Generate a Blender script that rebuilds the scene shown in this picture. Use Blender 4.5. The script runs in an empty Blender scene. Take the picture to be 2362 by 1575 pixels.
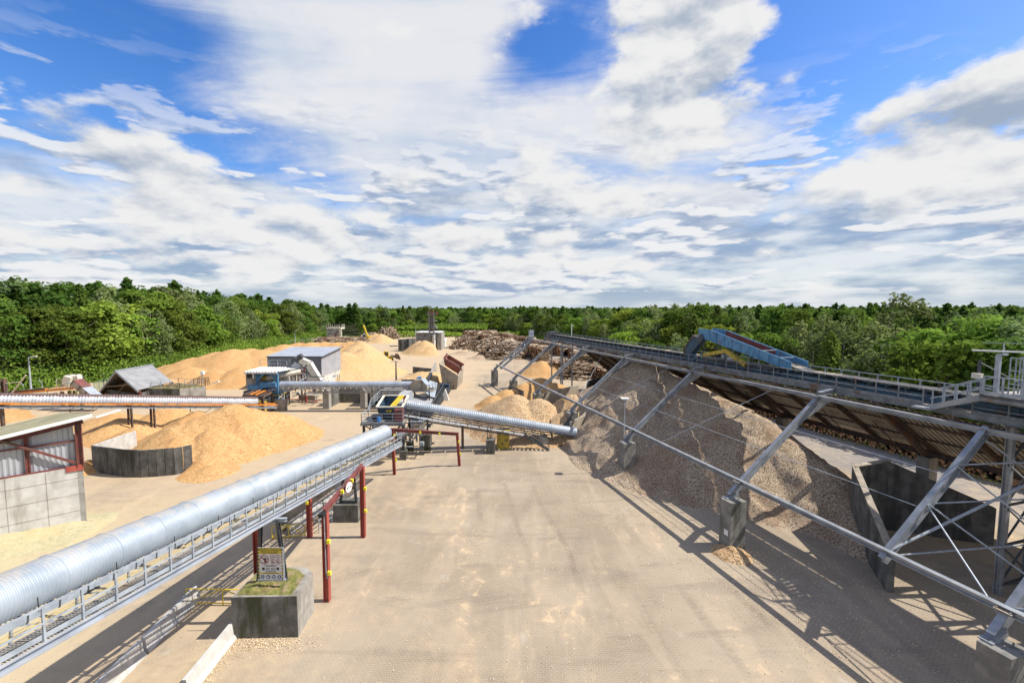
import bpy, math, random
import numpy as np
from mathutils import Vector, Matrix
random.seed(11); np.random.seed(11)
R = math.radians
sc = bpy.context.scene
COL = sc.collection
# ---------------------------------------------------------------- camera
FPX, CU, CV, HOR, H = 1000., 1181., 787.5, 714., 18.
PITCH = math.atan((CV-HOR)/FPX)
cam_d = bpy.data.cameras.new("camera"); cam = bpy.data.objects.new("camera", cam_d); COL.objects.link(cam)
cam.location = (0, 0, H); cam.rotation_euler = (math.pi/2-PITCH, 0, 0)
cam_d.sensor_width = 36; cam_d.lens = FPX/2362*36; cam_d.clip_start = .3; cam_d.clip_end = 9000
sc.camera = cam
cP, sP = math.cos(PITCH), math.sin(PITCH)
def _ray(u, v):
    a = (u-CU)/FPX; b = -(v-CV)/FPX
    return Vector((a, cP+b*sP, -sP+b*cP))
def G(u, v, z=0.):          # ground (or height z) point seen at photo pixel
    r = _ray(u, v); return Vector((0, 0, H))+r*((z-H)/r.z)
def A(u, v, Y):             # point at depth Y
    r = _ray(u, v); return Vector((0, 0, H))+r*(Y/r.y)
# ---------------------------------------------------------------- light
SUN_EL, SUN_AZ = R(49.5), R(1.5)      # azimuth from +X towards +Y
sv = Vector((math.cos(SUN_EL)*math.cos(SUN_AZ), math.cos(SUN_EL)*math.sin(SUN_AZ), math.sin(SUN_EL)))
sl = bpy.data.lights.new("sun", 'SUN'); sl.energy = 5.0; sl.angle = R(.5); sl.color = (1, .95, .87)
so = bpy.data.objects.new("sun", sl); COL.objects.link(so); so.rotation_euler = sv.to_track_quat('Z', 'Y').to_euler()
vs = sc.view_settings; vs.view_transform = 'Standard'; vs.look = 'None'; vs.exposure = 0.42; vs.gamma = 1
# ---------------------------------------------------------------- node helpers
class X:                    # tiny node-expression builder
    def __init__(s, nt, sock): s.nt = nt; s.s = sock
    def _m(s, op, o=None, c=None):
        n = s.nt.nodes.new('ShaderNodeMath'); n.operation = op
        for i, q in enumerate((s, o, c)):
            if q is None: continue
            if isinstance(q, X): s.nt.links.new(q.s, n.inputs[i])
            else: n.inputs[i].default_value = q
        return X(s.nt, n.outputs[0])
    def __add__(s, o): return s._m('ADD', o)
    __radd__ = __add__
    def __sub__(s, o): return s._m('SUBTRACT', o)
    def __rsub__(s, o): return (s*-1.)+o
    def __mul__(s, o): return s._m('MULTIPLY', o)
    __rmul__ = __mul__
    def __truediv__(s, o): return s._m('DIVIDE', o)
    def f(s, op, o=None, c=None): return s._m(op, o, c)
    def sm(s, a, b):        # smoothstep a..b
        n = s.nt.nodes.new('ShaderNodeMapRange'); n.interpolation_type = 'SMOOTHSTEP'
        s.nt.links.new(s.s, n.inputs[0]); n.inputs[1].default_value = a; n.inputs[2].default_value = b
        return X(s.nt, n.outputs[0])
def put(nt, sock, v):
    if isinstance(v, X): nt.links.new(v.s, sock)
    elif isinstance(v, bpy.types.NodeSocket): nt.links.new(v, sock)
    elif isinstance(v, (tuple, list)) and len(v) == 3 and sock.type == 'RGBA': sock.default_value = (*v, 1)
    else: sock.default_value = v
def mixc(nt, f, a, b):
    n = nt.nodes.new('ShaderNodeMix'); n.data_type = 'RGBA'
    put(nt, n.inputs[0], f); put(nt, n.inputs[6], a); put(nt, n.inputs[7], b)
    return n.outputs[2]
def noise(nt, vec, scale, detail=4, rough=.5, dist=0., out=0):
    n = nt.nodes.new('ShaderNodeTexNoise'); n.inputs['Scale'].default_value = scale
    n.inputs['Detail'].default_value = detail; n.inputs['Roughness'].default_value = rough; n.inputs['Distortion'].default_value = dist
    if vec is not None: nt.links.new(vec, n.inputs['Vector'])
    return X(nt, n.outputs[out])
def vmap(nt, vec, sc_=(1, 1, 1), loc=(0, 0, 0), rot=(0, 0, 0)):
    n = nt.nodes.new('ShaderNodeMapping'); nt.links.new(vec, n.inputs[0])
    n.inputs['Scale'].default_value = sc_; n.inputs['Location'].default_value = loc; n.inputs['Rotation'].default_value = rot
    return n.outputs[0]
# ---------------------------------------------------------------- world: sky with clouds
def build_world():
    w = bpy.data.worlds.new("World"); sc.world = w; w.use_nodes = True; nt = w.node_tree; nt.nodes.clear()
    out = nt.nodes.new('ShaderNodeOutputWorld'); bg = nt.nodes.new('ShaderNodeBackground'); nt.links.new(bg.outputs[0], out.inputs[0])
    sky = nt.nodes.new('ShaderNodeTexSky'); sky.sky_type = 'NISHITA'; sky.sun_disc = False
    sky.sun_elevation = SUN_EL; sky.sun_rotation = math.pi/2-SUN_AZ; sky.altitude = 50; sky.dust_density = .6; sky.ozone_density = 2.0
    tc = nt.nodes.new('ShaderNodeTexCoord'); V = tc.outputs['Generated']
    sp = nt.nodes.new('ShaderNodeSeparateXYZ'); nt.links.new(V, sp.inputs[0])
    x, y, z = (X(nt, sp.outputs[i]) for i in range(3))
    az = x.f('ARCTAN2', y)*57.2958          # degrees, + to the right
    el = z.f('ARCSINE')*57.2958
    # perspective cloud-deck coordinates
    zz = z.f('MAXIMUM', 0.)+.11
    cx, cy = x/zz, y/zz
    cb = nt.nodes.new('ShaderNodeCombineXYZ'); put(nt, cb.inputs[0], cx); put(nt, cb.inputs[1], cy); P = cb.outputs[0]
    def blob(a0, e0, ra, re, rot=0.):
        c, s = math.cos(R(rot)), math.sin(R(rot))
        da, de = az-a0, el-e0
        p = (da*c+de*s)/ra; q = (de*c-da*s)/re
        return ((p*p+q*q)*-1.).f('EXPONENT')
    def tot(bl):
        t = None
        for b in bl:
            k = blob(*b[1:])*b[0]; t = k if t is None else t+k
        return t
    # ---- high thin veil (cirrus)
    D = vmap(nt, V, (1, 1, 1.6))
    ci = noise(nt, vmap(nt, P, (.62, 1.7, 1), (3.1, .4, 0), (0, 0, R(-52))), 1.2, 10, .62, .5)
    ci2 = noise(nt, vmap(nt, D, (1, 1, 1), (2, 0, 0)), 3.0, 10, .62, .4)
    back = (az.f('ABSOLUTE')).sm(56., 80.)*.35  # extra cloud veil outside the view, added to whiten the ambient light
    cm = back+tot([(.62, -14, 33, 15, 13, -30), (.55, 2, 38, 14, 8, 0), (.55, 10, 19, 24, 7, 0), (.45, -14, 19, 20, 8, -20), (.3, 34, 13, 20, 7, 0), (-.75, 3.5, 30, 7, 4, 15), (-.5, 38, 30, 10, 10, 0), (-.42, -50, 24, 11, 10, -25), (.4, -30, 34, 12, 9, -35), (.3, -22, 27, 8, 6, -35), (.16, 40, 22, 8, 2.5, 35), (-.25, 33, 17, 6, 2, 10)])
    cirrus = (ci*1.5+ci2*.9+cm-1.22).sm(-.04, .66)
    # ---- cumulus : 3-D noise on the direction, flattened towards the horizon
    q = nt.nodes.new('ShaderNodeCombineXYZ'); zq = z.f('MAXIMUM', 0.); put(nt, q.inputs[0], x); put(nt, q.inputs[1], y); put(nt, q.inputs[2], (zq*1.5+zq/(zq+.2)*.22)*1.25); Q = q.outputs[0]
    def cum(vec, det=12):
        big = noise(nt, vmap(nt, vec, (1, 1, 1), (1.3, .2, 0)), 2.6, 1.5, .5)
        med = noise(nt, vmap(nt, vec, (1, 1, 1), (.7, 3.1, 1.9)), 6.5, det, .55, 0.)
        return big*.70+med*1.15-.42
    base = tot([(.22, 21, 33, 9, 5.5, 30), (.42, 20, 27.5, 9, 6, 10), (.20, 12, 33, 6, 4, 20), (.28, 30, 38, 9, 3.5, 20), (.22, 22, 21, 9, 4, 10), (.16, 10, 21, 9, 4, 0),
                (.29, 43, 15, 8, 4.5, 14), (.22, 48, 18, 7, 3, 30), (.17, 50, 11, 10, 4, 0), (.30, -15.5, 15.2, 5.5, 3.0, 5), (.28, -44, 15.5, 10, 2.6, -14), (.26, -47, 11, 9, 2.0, 0), (.2, -36, 9, 6, 1.6, 0), (.2, -28, 11, 5, 1.8, 0), (.2, -22, 8, 6, 1.4, 0), (.2, -33, 5.5, 8, 1.2, 0),
                (.26, -7, 9.4, 5, 2.0, 0), (.22, 5, 8.5, 4, 1.8, 0), (.26, 13, 5.6, 7, 1.2, 0), (.16, 0, 4.8, 3, 1.3, 0), (.2, 31, 6.5, 4, 1.1, 0), (.15, 40, 7, 8, 1.6, 0), (.14, 22, 12, 9, 2.4, 0), (.14, 8, 14, 8, 3, 0), (.14, -45, 6, 8, 1.3, 0), (.12, -12, 4.5, 6, 1., 0),
                (-.3, 6, 29, 4, 3, 30), (-.12, -30, 22, 14, 5, 0), (-.2, 38, 26, 7, 5, 0), (-.16, 42, 34, 6, 6, 0), (.24, 5, 38, 4, 4, 0)])
    d0 = cum(Q)+base
    l0 = cum(Q, 5); l1 = cum(vmap(nt, Q, (1, 1, 1), (.022, .0, .05)), 5)
    thr = .66
    d0 = d0+((el-6.5)*(el-6.5)*-.03).f('EXPONENT')*.09
    cov = (d0-thr).sm(-.02, .15)
    lit = ((l0-l1)*2.6+.70)                        # sun-facing flanks bright, undersides grey
    core = (d0-thr).sm(.06, .50)
    shade = (lit-core*.24+(d0-l0-base)*.9).f('MAXIMUM', 0.).f('MINIMUM', 1.).sm(-.02, .92)
    cumc = mixc(nt, shade, (.50, .61, .79), (1.22, 1.22, 1.22))
    # rows of small puffs in the lower sky
    Q2 = vmap(nt, Q, (1, 1, 1.9), (.3, .8, 2.2))
    def puf(v_, dt): return noise(nt, v_, 11., dt, .52)*1.0+noise(nt, v_, 4.2, 1.5, .5)*.8
    p0 = puf(Q2, 9); p1 = puf(vmap(nt, Q2, (1, 1, 1), (.01, 0, .045)), 4)
    pm_ = el.sm(27., 12.)*el.sm(.8, 2.6)
    pcov = (p0-.955+pm_*.06).sm(0., .075)*pm_
    pcol = mixc(nt, ((p0-p1)*4.2+.62).sm(.05, .95), (.47, .60, .84), (1.24, 1.25, 1.27))
    # low layered band above the horizon
    st = noise(nt, vmap(nt, Q, (1, 1, 1.6), (7, 2, 1)), 5.0, 10, .56, .1)
    band = el.sm(23., 6.)*.60
    strat = (st+band-.66).sm(0., .36)
    stc = mixc(nt, noise(nt, vmap(nt, Q, (1, 1, 1.7), (1, 5, 1)), 6.0, 9, .55).sm(.38, .62), (.42, .56, .80), (1.08, 1.12, 1.17))
    # ---- blue behind
    hs = nt.nodes.new('ShaderNodeHueSaturation'); nt.links.new(sky.outputs[0], hs.inputs['Color'])
    hs.inputs['Saturation'].default_value = 1.36; hs.inputs['Value'].default_value = 1.0; hs.inputs['Hue'].default_value = .512
    mul = nt.nodes.new('ShaderNodeVectorMath'); mul.operation = 'SCALE'; nt.links.new(hs.outputs[0], mul.inputs[0]); mul.inputs['Scale'].default_value = .27
    blue = mul.outputs[0]
    c = mixc(nt, cirrus*.93, blue, mixc(nt, (ci*.55+ci2*.45).sm(.38, .60), (.84, .95, 1.12), (1.2, 1.2, 1.22)))
    c = mixc(nt, strat*.9, c, stc)
    c = mixc(nt, pcov*.92, c, pcol)
    c = mixc(nt, cov, c, cumc)
    hz = el.sm(3.0, -.5)                             # milky horizon air
    c = mixc(nt, hz*.55, c, (.88, 1.0, 1.12))
    nt.links.new(c, bg.inputs[0]); bg.inputs[1].default_value = .53
    w.cycles.sampling_method = 'MANUAL'; w.cycles.sample_map_resolution = 512
build_world()
# ---------------------------------------------------------------- materials
def new_mat(name):
    m = bpy.data.materials.new(name); m.use_nodes = True; nt = m.node_tree
    b = nt.nodes['Principled BSDF']; g = nt.nodes.new('ShaderNodeNewGeometry')
    return m, nt, b, g.outputs['Position']
def bump(nt, b, h, dist=.02, strength=.6):
    n = nt.nodes.new('ShaderNodeBump'); put(nt, n.inputs['Height'], h); n.inputs['Distance'].default_value = dist
    n.inputs['Strength'].default_value = strength; nt.links.new(n.outputs[0], b.inputs['Normal'])
def pm(name, c1, c2, scale=1.5, rough=.6, metal=0., bs=0., bd=.01, dirt=None, ds=.6, dlo=.52, dhi=.62, spec=None, stretch=(1, 1, 1), dust=None):
    """two-tone weathered surface + optional dirt/rust patches"""
    m, nt, b, P = new_mat(name)
    f = noise(nt, vmap(nt, P, stretch), scale, 6, .6).sm(.36, .64)
    c = mixc(nt, f, c1, c2)
    if dirt:
        k = noise(nt, vmap(nt, P, stretch, (9, 4, 2)), ds, 8, .65).sm(dlo, dhi)
        c = mixc(nt, k, c, dirt)
    if dust:                 # dust lying on upward faces
        gn = nt.nodes.new('ShaderNodeNewGeometry'); sn = nt.nodes.new('ShaderNodeSeparateXYZ'); nt.links.new(gn.outputs['Normal'], sn.inputs[0])
        k = (X(nt, sn.outputs[2]).f('ABSOLUTE')+noise(nt, P, 1.6, 7, .68)*1.5).sm(1.45, 1.85); c = mixc(nt, k*dust, c, (.50, .42, .31))
    nt.links.new(c, b.inputs['Base Color']); b.inputs['Roughness'].default_value = rough; b.inputs['Metallic'].default_value = metal
    if spec is not None: b.inputs['Specular IOR Level'].default_value = spec
    if bs: bump(nt, b, noise(nt, P, bs, 5, .6), bd)
    return m
V3 = (1, 1, .25)
M = {}
M['galv'] = pm('galvanised', (.27, .305, .34), (.38, .415, .45), 2.2, .55, .1, 9, .004, (.33, .34, .34), 1.3, .6, .75)
M['hood'] = pm('hood_sheet', (.27, .315, .36), (.345, .39, .44), .8, .5, .08, 0, 0, (.46, .47, .45), .9, .56, .8, dust=.55)
M['hood_old'] = pm('hood_sheet_grey', (.26, .30, .36), (.36, .41, .48), .7, .5, .12, 0, 0, (.25, .24, .23), 1.2, .55, .75, dust=.4)
M['steel'] = pm('shed_steel', (.22, .235, .25), (.33, .345, .36), 1.2, .42, .2, 14, .004, (.30, .24, .17), .8, .58, .72)
M['girder'] = pm('girder_steel', (.15, .16, .17), (.24, .255, .265), 1.6, .55, .3, 10, .005, (.17, .10, .055), .9, .55, .68, dust=.6)
M['dark'] = pm('dark_steel', (.045, .05, .055), (.09, .095, .10), 2, .6, .2, 0, 0, (.12, .08, .05), 1.5, .56, .7)
M['rustbrown'] = pm('brown_steel', (.06, .045, .04), (.11, .08, .065), 2, .75, 0, 20, .003, (.16, .07, .03), 1.4, .5, .62)
M['red'] = pm('red_oxide_paint', (.30, .055, .04), (.38, .085, .06), 1.5, .6, 0, 0, 0, (.16, .05, .035), 1.8, .55, .68, stretch=V3)
M['red_dark'] = pm('dark_red_paint', (.13, .035, .03), (.20, .055, .045), 1.5, .65, 0, 0, 0, (.10, .06, .045), 1.2, .5, .65)
M['blue'] = pm('faded_blue_paint', (.05, .17, .32), (.10, .26, .42), 1.6, .55, 0, 0, 0, (.13, .14, .16), 1.1, .56, .68)
M['bluedark'] = pm('dark_blue_paint', (.02, .05, .085), (.035, .085, .13), 1.6, .6, 0, 0, 0, (.07, .06, .05), 1.0, .5, .65)
M['blueb'] = pm('bright_blue_paint', (.02, .16, .50), (.03, .2, .55), 2, .5)
M['yellow'] = pm('yellow_paint', (.66, .47, .02), (.72, .54, .05), 2, .5, 0, 0, 0, (.20, .15, .07), 2.2, .58, .7)
M['yellowold'] = pm('worn_yellow_paint', (.40, .29, .03), (.52, .38, .05), 2, .65, 0, 0, 0, (.12, .10, .05), 2.6, .50, .62)
M['orange'] = pm('orange_paint', (.62, .20, .02), (.70, .27, .04), 1.5, .6, 0, 0, 0, (.30, .13, .06), 1.2, .52, .66)
M['cream'] = pm('cream_paint', (.60, .55, .43), (.70, .65, .53), 1.5, .6, 0, 0, 0, (.22, .16, .11), 2.0, .56, .70)
M['white'] = pm('white_paint', (.70, .70, .68), (.80, .80, .78), 1.2, .55, 0, 0, 0, (.40, .38, .34), 1.6, .58, .74)
M['rubber'] = pm('black_rubber', (.02, .02, .02), (.035, .035, .035), 3, .8)
M['beltd'] = pm('belt_rubber', (.06, .06, .06), (.13, .12, .11), 1.2, .75, 0, 0, 0, (.40, .33, .25), .8, .5, .66)
M['lamp'] = pm('lamp_glass', (.70, .72, .72), (.8, .8, .8), 3, .25)
M['yellowlamp'] = pm('yellow_reflector', (.85, .72, .02), (.9, .8, .05), 3, .4)
M['black'] = pm('black_paint', (.012, .012, .013), (.02, .02, .02), 3, .6)
M['signwhite'] = pm('sign_white', (.50, .50, .50), (.58, .58, .58), 3, .5)
M['signyel'] = pm('sign_yellow', (.50, .38, .03), (.55, .42, .05), 3, .5)
M['signred'] = pm('sign_red', (.25, .02, .02), (.3, .03, .03), 3, .5)
M['signblue'] = pm('sign_blue', (.03, .06, .15), (.04, .08, .18), 3, .5)
M['wood'] = pm('old_timber', (.16, .105, .06), (.26, .18, .11), 3, .85)
M['roofsheet'] = pm('fibre_roof', (.27, .27, .27), (.35, .35, .345), .5, .7, 0, 0, 0, (.20, .20, .18), 1.2, .56, .72)
M['roofblue'] = pm('blue_grey_roof', (.28, .30, .35), (.33, .355, .40), .4, .45, .2)
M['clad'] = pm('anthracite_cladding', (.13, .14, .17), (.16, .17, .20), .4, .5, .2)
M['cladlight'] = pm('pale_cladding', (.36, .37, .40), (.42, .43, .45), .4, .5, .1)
M['roofwhite'] = pm('dirty_white_roof', (.62, .61, .57), (.76, .75, .71), .9, .7, 0, 0, 0, (.22, .20, .15), 2.0, .54, .66)
M['mossroof'] = pm('mossy_felt_roof', (.22, .20, .11), (.32, .29, .17), .6, .95, 0, 6, .02, (.36, .34, .26), .35, .5, .7)
M['undersheet0'] = pm('dusty_sheet', (.26, .215, .165), (.36, .31, .25), .8, .75, 0, 0, 0, (.16, .12, .085), .7, .5, .7)
M['moss'] = pm('moss_bed', (.12, .13, .025), (.22, .20, .06), 5, .95, 0, 18, .05, (.30, .22, .13), 1.6, .5, .64)
M['glass'] = pm('dark_glass', (.03, .04, .05), (.05, .06, .07), 1, .12)
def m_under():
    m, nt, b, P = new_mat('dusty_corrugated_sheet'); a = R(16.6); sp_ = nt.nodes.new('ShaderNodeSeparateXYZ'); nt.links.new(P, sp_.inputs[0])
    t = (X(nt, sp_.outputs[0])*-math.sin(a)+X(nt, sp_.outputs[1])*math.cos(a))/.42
    g = (t.f('FRACT')*-1.+.5).f('ABSOLUTE').sm(.16, .30)      # light and shade of the ribs, painted in as dark stripes
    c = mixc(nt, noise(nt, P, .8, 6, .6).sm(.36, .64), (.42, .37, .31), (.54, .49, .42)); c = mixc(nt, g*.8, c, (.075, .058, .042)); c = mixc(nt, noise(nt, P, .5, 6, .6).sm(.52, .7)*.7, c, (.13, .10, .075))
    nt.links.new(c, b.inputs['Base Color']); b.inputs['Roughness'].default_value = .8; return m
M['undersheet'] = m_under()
def concrete(name, c1, c2, moss=(.05, .055, .025), mlo=.5, mhi=.7, ms=.5, panel=None, pcol=(.10, .095, .085), top=None):
    m, nt, b, P = new_mat(name)
    f = noise(nt, P, 1.3, 7, .62).sm(.33, .68)
    c = mixc(nt, f, c1, c2)
    k = noise(nt, vmap(nt, P, (1.6, 1.6, .28), (3, 1, 7)), ms, 7, .62).sm(mlo, mhi)
    c = mixc(nt, k, c, moss)
    s = noise(nt, P, 26, 3, .7).sm(.58, .74); c = mixc(nt, s*.35, c, (.5, .48, .43))
    nt.links.new(c, b.inputs['Base Color']); b.inputs['Roughness'].default_value = .92
    bump(nt, b, noise(nt, P, 12, 6, .65), .012)
    return m
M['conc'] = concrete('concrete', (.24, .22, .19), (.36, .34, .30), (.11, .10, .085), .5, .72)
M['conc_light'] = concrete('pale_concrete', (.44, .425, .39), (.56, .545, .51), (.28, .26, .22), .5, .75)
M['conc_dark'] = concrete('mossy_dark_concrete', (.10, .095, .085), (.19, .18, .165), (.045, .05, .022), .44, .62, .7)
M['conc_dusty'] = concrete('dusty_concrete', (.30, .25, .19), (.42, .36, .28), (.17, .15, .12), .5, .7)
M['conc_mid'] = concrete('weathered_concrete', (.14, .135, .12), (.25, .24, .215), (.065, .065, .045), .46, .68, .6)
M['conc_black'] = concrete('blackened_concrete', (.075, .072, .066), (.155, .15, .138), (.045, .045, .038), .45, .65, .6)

# bulk materials
def chips(name, ca, cb, cc, s=7., dark=(.10, .07, .045), dk=.36, bd=.06, big=(.5, .35, .2), bigk=.0):
    m, nt, b, P = new_mat(name)
    n1 = noise(nt, P, s, 4, .8)
    n2 = noise(nt, P, s*2.3, 2, .7)
    n3 = noise(nt, P, .35, 4, .5)
    c = mixc(nt, n1.sm(.34, .66), ca, cb)
    c = mixc(nt, n2.sm(.52, .72), c, cc)
    c = mixc(nt, (n1*.5+n2*.5).sm(dk+.09, dk-.02)*.85, c, dark)
    c = mixc(nt, n3.sm(.44, .66)*bigk, c, big)
    c = mixc(nt, noise(nt, vmap(nt, P, (1, 1, 1), (5, 5, 5)), .9, 6, .7).sm(.56, .68)*bigk*1.1, c, big)
    nt.links.new(c, b.inputs['Base Color']); b.inputs['Roughness'].default_value = .95; b.inputs['Specular IOR Level'].default_value = .1
    bump(nt, b, n1+n2*.6, bd, .9)
    return m
M['chip'] = chips('wood_chips', (.35, .25, .16), (.57, .45, .315), (.80, .69, .54), 6.2, (.08, .05, .03), .44, .12, (.24, .145, .085), .45)
M['sawdust'] = chips('orange_sawdust', (.42, .235, .09), (.54, .335, .15), (.64, .435, .235), 2.6, (.20, .10, .04), .35, .12, (.47, .25, .10), .55)
M['sawold'] = chips('old_greenish_sawdust', (.36, .325, .19), (.45, .40, .25), (.50, .44, .28), 2.4, (.30, .24, .13), .33, .03, (.52, .38, .20), .5)
M['sawpale'] = chips('pale_wood_chips', (.43, .28, .13), (.56, .39, .21), (.68, .51, .32), 2.6, (.28, .17, .075), .38, .14, (.54, .32, .13), .5)
M['chipmid'] = chips('coarse_pale_chips', (.44, .29, .15), (.60, .43, .255), (.74, .58, .39), 3.8, (.14, .08, .04), .43, .16, (.44, .24, .10), .45)

# ---------------------------------------------------------------- mesh builder
def arr(name, v, f, mat, parent=None, loc=None, smooth=False, mi=None):
    """numpy arrays -> object ; parent -> coordinates relative to its world origin"""
    base = Vector((0, 0, 0))
    if parent is not None:
        p = parent
        while p is not None: base = base+p.location; p = p.parent
    me = bpy.data.meshes.new(name)
    v = np.asarray(v, dtype=np.float32).reshape(-1, 3)-np.array((base if loc is None else loc), dtype=np.float32)
    if isinstance(f, np.ndarray):
        n, k = f.shape
        me.vertices.add(len(v)); me.vertices.foreach_set('co', v.ravel())
        me.loops.add(n*k); me.loops.foreach_set('vertex_index', f.astype(np.int32).ravel())
        me.polygons.add(n); me.polygons.foreach_set('loop_start', np.arange(0, n*k, k, dtype=np.int32)); me.polygons.foreach_set('loop_total', np.full(n, k, dtype=np.int32))
    else:
        me.from_pydata([tuple(map(float, q)) for q in v], [], f)
    for m in (mat if isinstance(mat, (list, tuple)) else [mat]): me.materials.append(m)
    if mi is not None: me.polygons.foreach_set('material_index', np.asarray(mi, dtype=np.int32))
    if smooth: me.polygons.foreach_set('use_smooth', np.ones(len(me.polygons), dtype=bool))
    me.update(calc_edges=True); me.validate()
    o = bpy.data.objects.new(name, me); COL.objects.link(o)
    if parent is not None: o.parent = parent
    elif loc is not None: o.location = loc
    return o
class MB:
    def __init__(s): s.v = []; s.f = []; s.cut = []
    def nx(s): s.cut.append((len(s.v), len(s.f))); return s
    def add(s, vs_, fs):
        n = len(s.v); s.v += [Vector(q) for q in vs_]; s.f += [tuple(i+n for i in f) for f in fs]; return s
    def hexa(s, b, t):      # bottom 4 + top 4 corners
        return s.add(list(b)+list(t), [(3, 2, 1, 0), (4, 5, 6, 7), (0, 1, 5, 4), (1, 2, 6, 5), (2, 3, 7, 6), (3, 0, 4, 7)])
    def box(s, x0, x1, y0, y1, z0, z1, F=None):
        F = F or (lambda a, b, c: Vector((a, b, c)))
        return s.hexa([F(x0, y0, z0), F(x1, y0, z0), F(x1, y1, z0), F(x0, y1, z0)], [F(x0, y0, z1), F(x1, y0, z1), F(x1, y1, z1), F(x0, y1, z1)])
    def bar(s, p, q, w, h=None, up=(0, 0, 1)):
        p, q = Vector(p), Vector(q); h = w if h is None else h
        d = (q-p).normalized(); u = Vector(up)
        if abs(d.dot(u)) > .98: u = Vector((1, 0, 0)) if abs(d.x) < .9 else Vector((0, 1, 0))
        r = d.cross(u).normalized()*(w/2); n = r.cross(d).normalized()*(h/2)
        return s.hexa([p-r-n, p+r-n, q+r-n, q-r-n], [p-r+n, p+r+n, q+r+n, q-r+n])
    def ib(s, p, q, w, h, up=(0, 0, 1), t=.03):   # I-beam
        p, q = Vector(p), Vector(q); d = (q-p).normalized(); u = Vector(up)
        if abs(d.dot(u)) > .98: u = Vector((1, 0, 0))
        r = d.cross(u).normalized(); n = r.cross(d).normalized()
        k = n*(h/2-t/2)
        s.bar(p+k, q+k, w, t, n); s.bar(p-k, q-k, w, t, n); s.bar(p, q, t, h-2*t, n); return s
    def tube(s, p, q, r, n=8, r2=None, cap=True):
        p, q = Vector(p), Vector(q); r2 = r if r2 is None else r2
        d = (q-p).normalized(); u = Vector((0, 0, 1)) if abs(d.z) < .95 else Vector((1, 0, 0))
        a = d.cross(u).normalized(); b = a.cross(d).normalized()
        V = []
        for k in range(n):
            t = 2*math.pi*k/n; e = a*math.cos(t)+b*math.sin(t); V += [p+e*r, q+e*r2]
        F = [(2*k, 2*((k+1) % n), 2*((k+1) % n)+1, 2*k+1) for k in range(n)]
        if cap: F += [tuple(2*k for k in range(n))[::-1], tuple(2*k+1 for k in range(n))]
        return s.add(V, F)
    def quad(s, a, b, c, d): return s.add([a, b, c, d], [(0, 1, 2, 3)])
    def prism(s, poly, off):    # polygon (list of points) extruded by off
        off = Vector(off); n = len(poly); P = [Vector(p) for p in poly]
        return s.add(P+[p+off for p in P], [tuple(range(n))[::-1], tuple(range(n, 2*n))]+[(k, (k+1) % n, (k+1) % n+n, k+n) for k in range(n)])
    def disc(s, c, nrm, r, n=20, t=.01):
        return s.tube(Vector(c), Vector(c)+Vector(nrm).normalized()*t, r, n)
    def build(s, name, mat, parent=None, loc=None, smooth=False):
        if s.cut:                # every marked piece becomes an object of its own
            C = [(0, 0)]+s.cut
            if C[-1][0] != len(s.v): C.append((len(s.v), len(s.f)))
            for (v0, f0), (v1, f1) in zip(C[:-1], C[1:]):
                o = arr(name, [tuple(q) for q in s.v[v0:v1]], [tuple(i-v0 for i in f) for f in s.f[f0:f1]], mat, parent, loc, smooth)
            return o
        return arr(name, [tuple(q) for q in s.v], s.f, mat, parent, loc, smooth)
def tag(o, label=None, cat=None, group=None, kind=None):
    if label: o['label'] = label
    if cat: o['category'] = cat
    if group: o['group'] = group
    if kind: o['kind'] = kind
    return o
def thing(name, loc, label, cat, group=None):
    o = bpy.data.objects.new(name, None); COL.objects.link(o); o.location = loc; o.empty_display_size = .3
    return tag(o, label, cat, group)
def single(mb, name, mat, loc, label, cat, group=None, smooth=False):
    return tag(mb.build(name, mat, None, Vector(loc), smooth), label, cat, group)
def dup(root, loc, label=None, group=None, rz=0., sc_=1.):
    r = root.copy(); COL.objects.link(r); r.location = loc; r.rotation_euler = (0, 0, rz); r.scale = (sc_,)*3 if not isinstance(sc_, tuple) else sc_
    if label: r['label'] = label
    if group: r['group'] = group
    for ch in list(root.children):
        c = ch.copy(); COL.objects.link(c); c.parent = r
        for g in list(ch.children):
            d = g.copy(); COL.objects.link(d); d.parent = c
    return r
def text(name, s, size, mat, parent, pos, right, up, align='CENTER'):
    cu = bpy.data.curves.new(name, 'FONT'); cu.body = s; cu.size = size; cu.align_x = align; cu.align_y = 'CENTER'; cu.extrude = .004; cu.resolution_u = 2
    o = bpy.data.objects.new(name, cu); COL.objects.link(o)
    bpy.context.view_layer.update(); dg = bpy.context.evaluated_depsgraph_get()
    me = bpy.data.meshes.new_from_object(o.evaluated_get(dg)); bpy.data.objects.remove(o)
    rt = Vector(right).normalized(); u = Vector(up).normalized(); n = rt.cross(u)
    M4 = Matrix((rt, u, n)).transposed(); base = Vector((0, 0, 0)); p = parent
    while p is not None: base = base+p.location; p = p.parent
    me.transform(Matrix.Translation(Vector(pos)-base) @ M4.to_4x4())
    me.materials.clear(); me.materials.append(mat)
    o = bpy.data.objects.new(name, me); COL.objects.link(o); o.parent = parent
    return o
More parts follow.
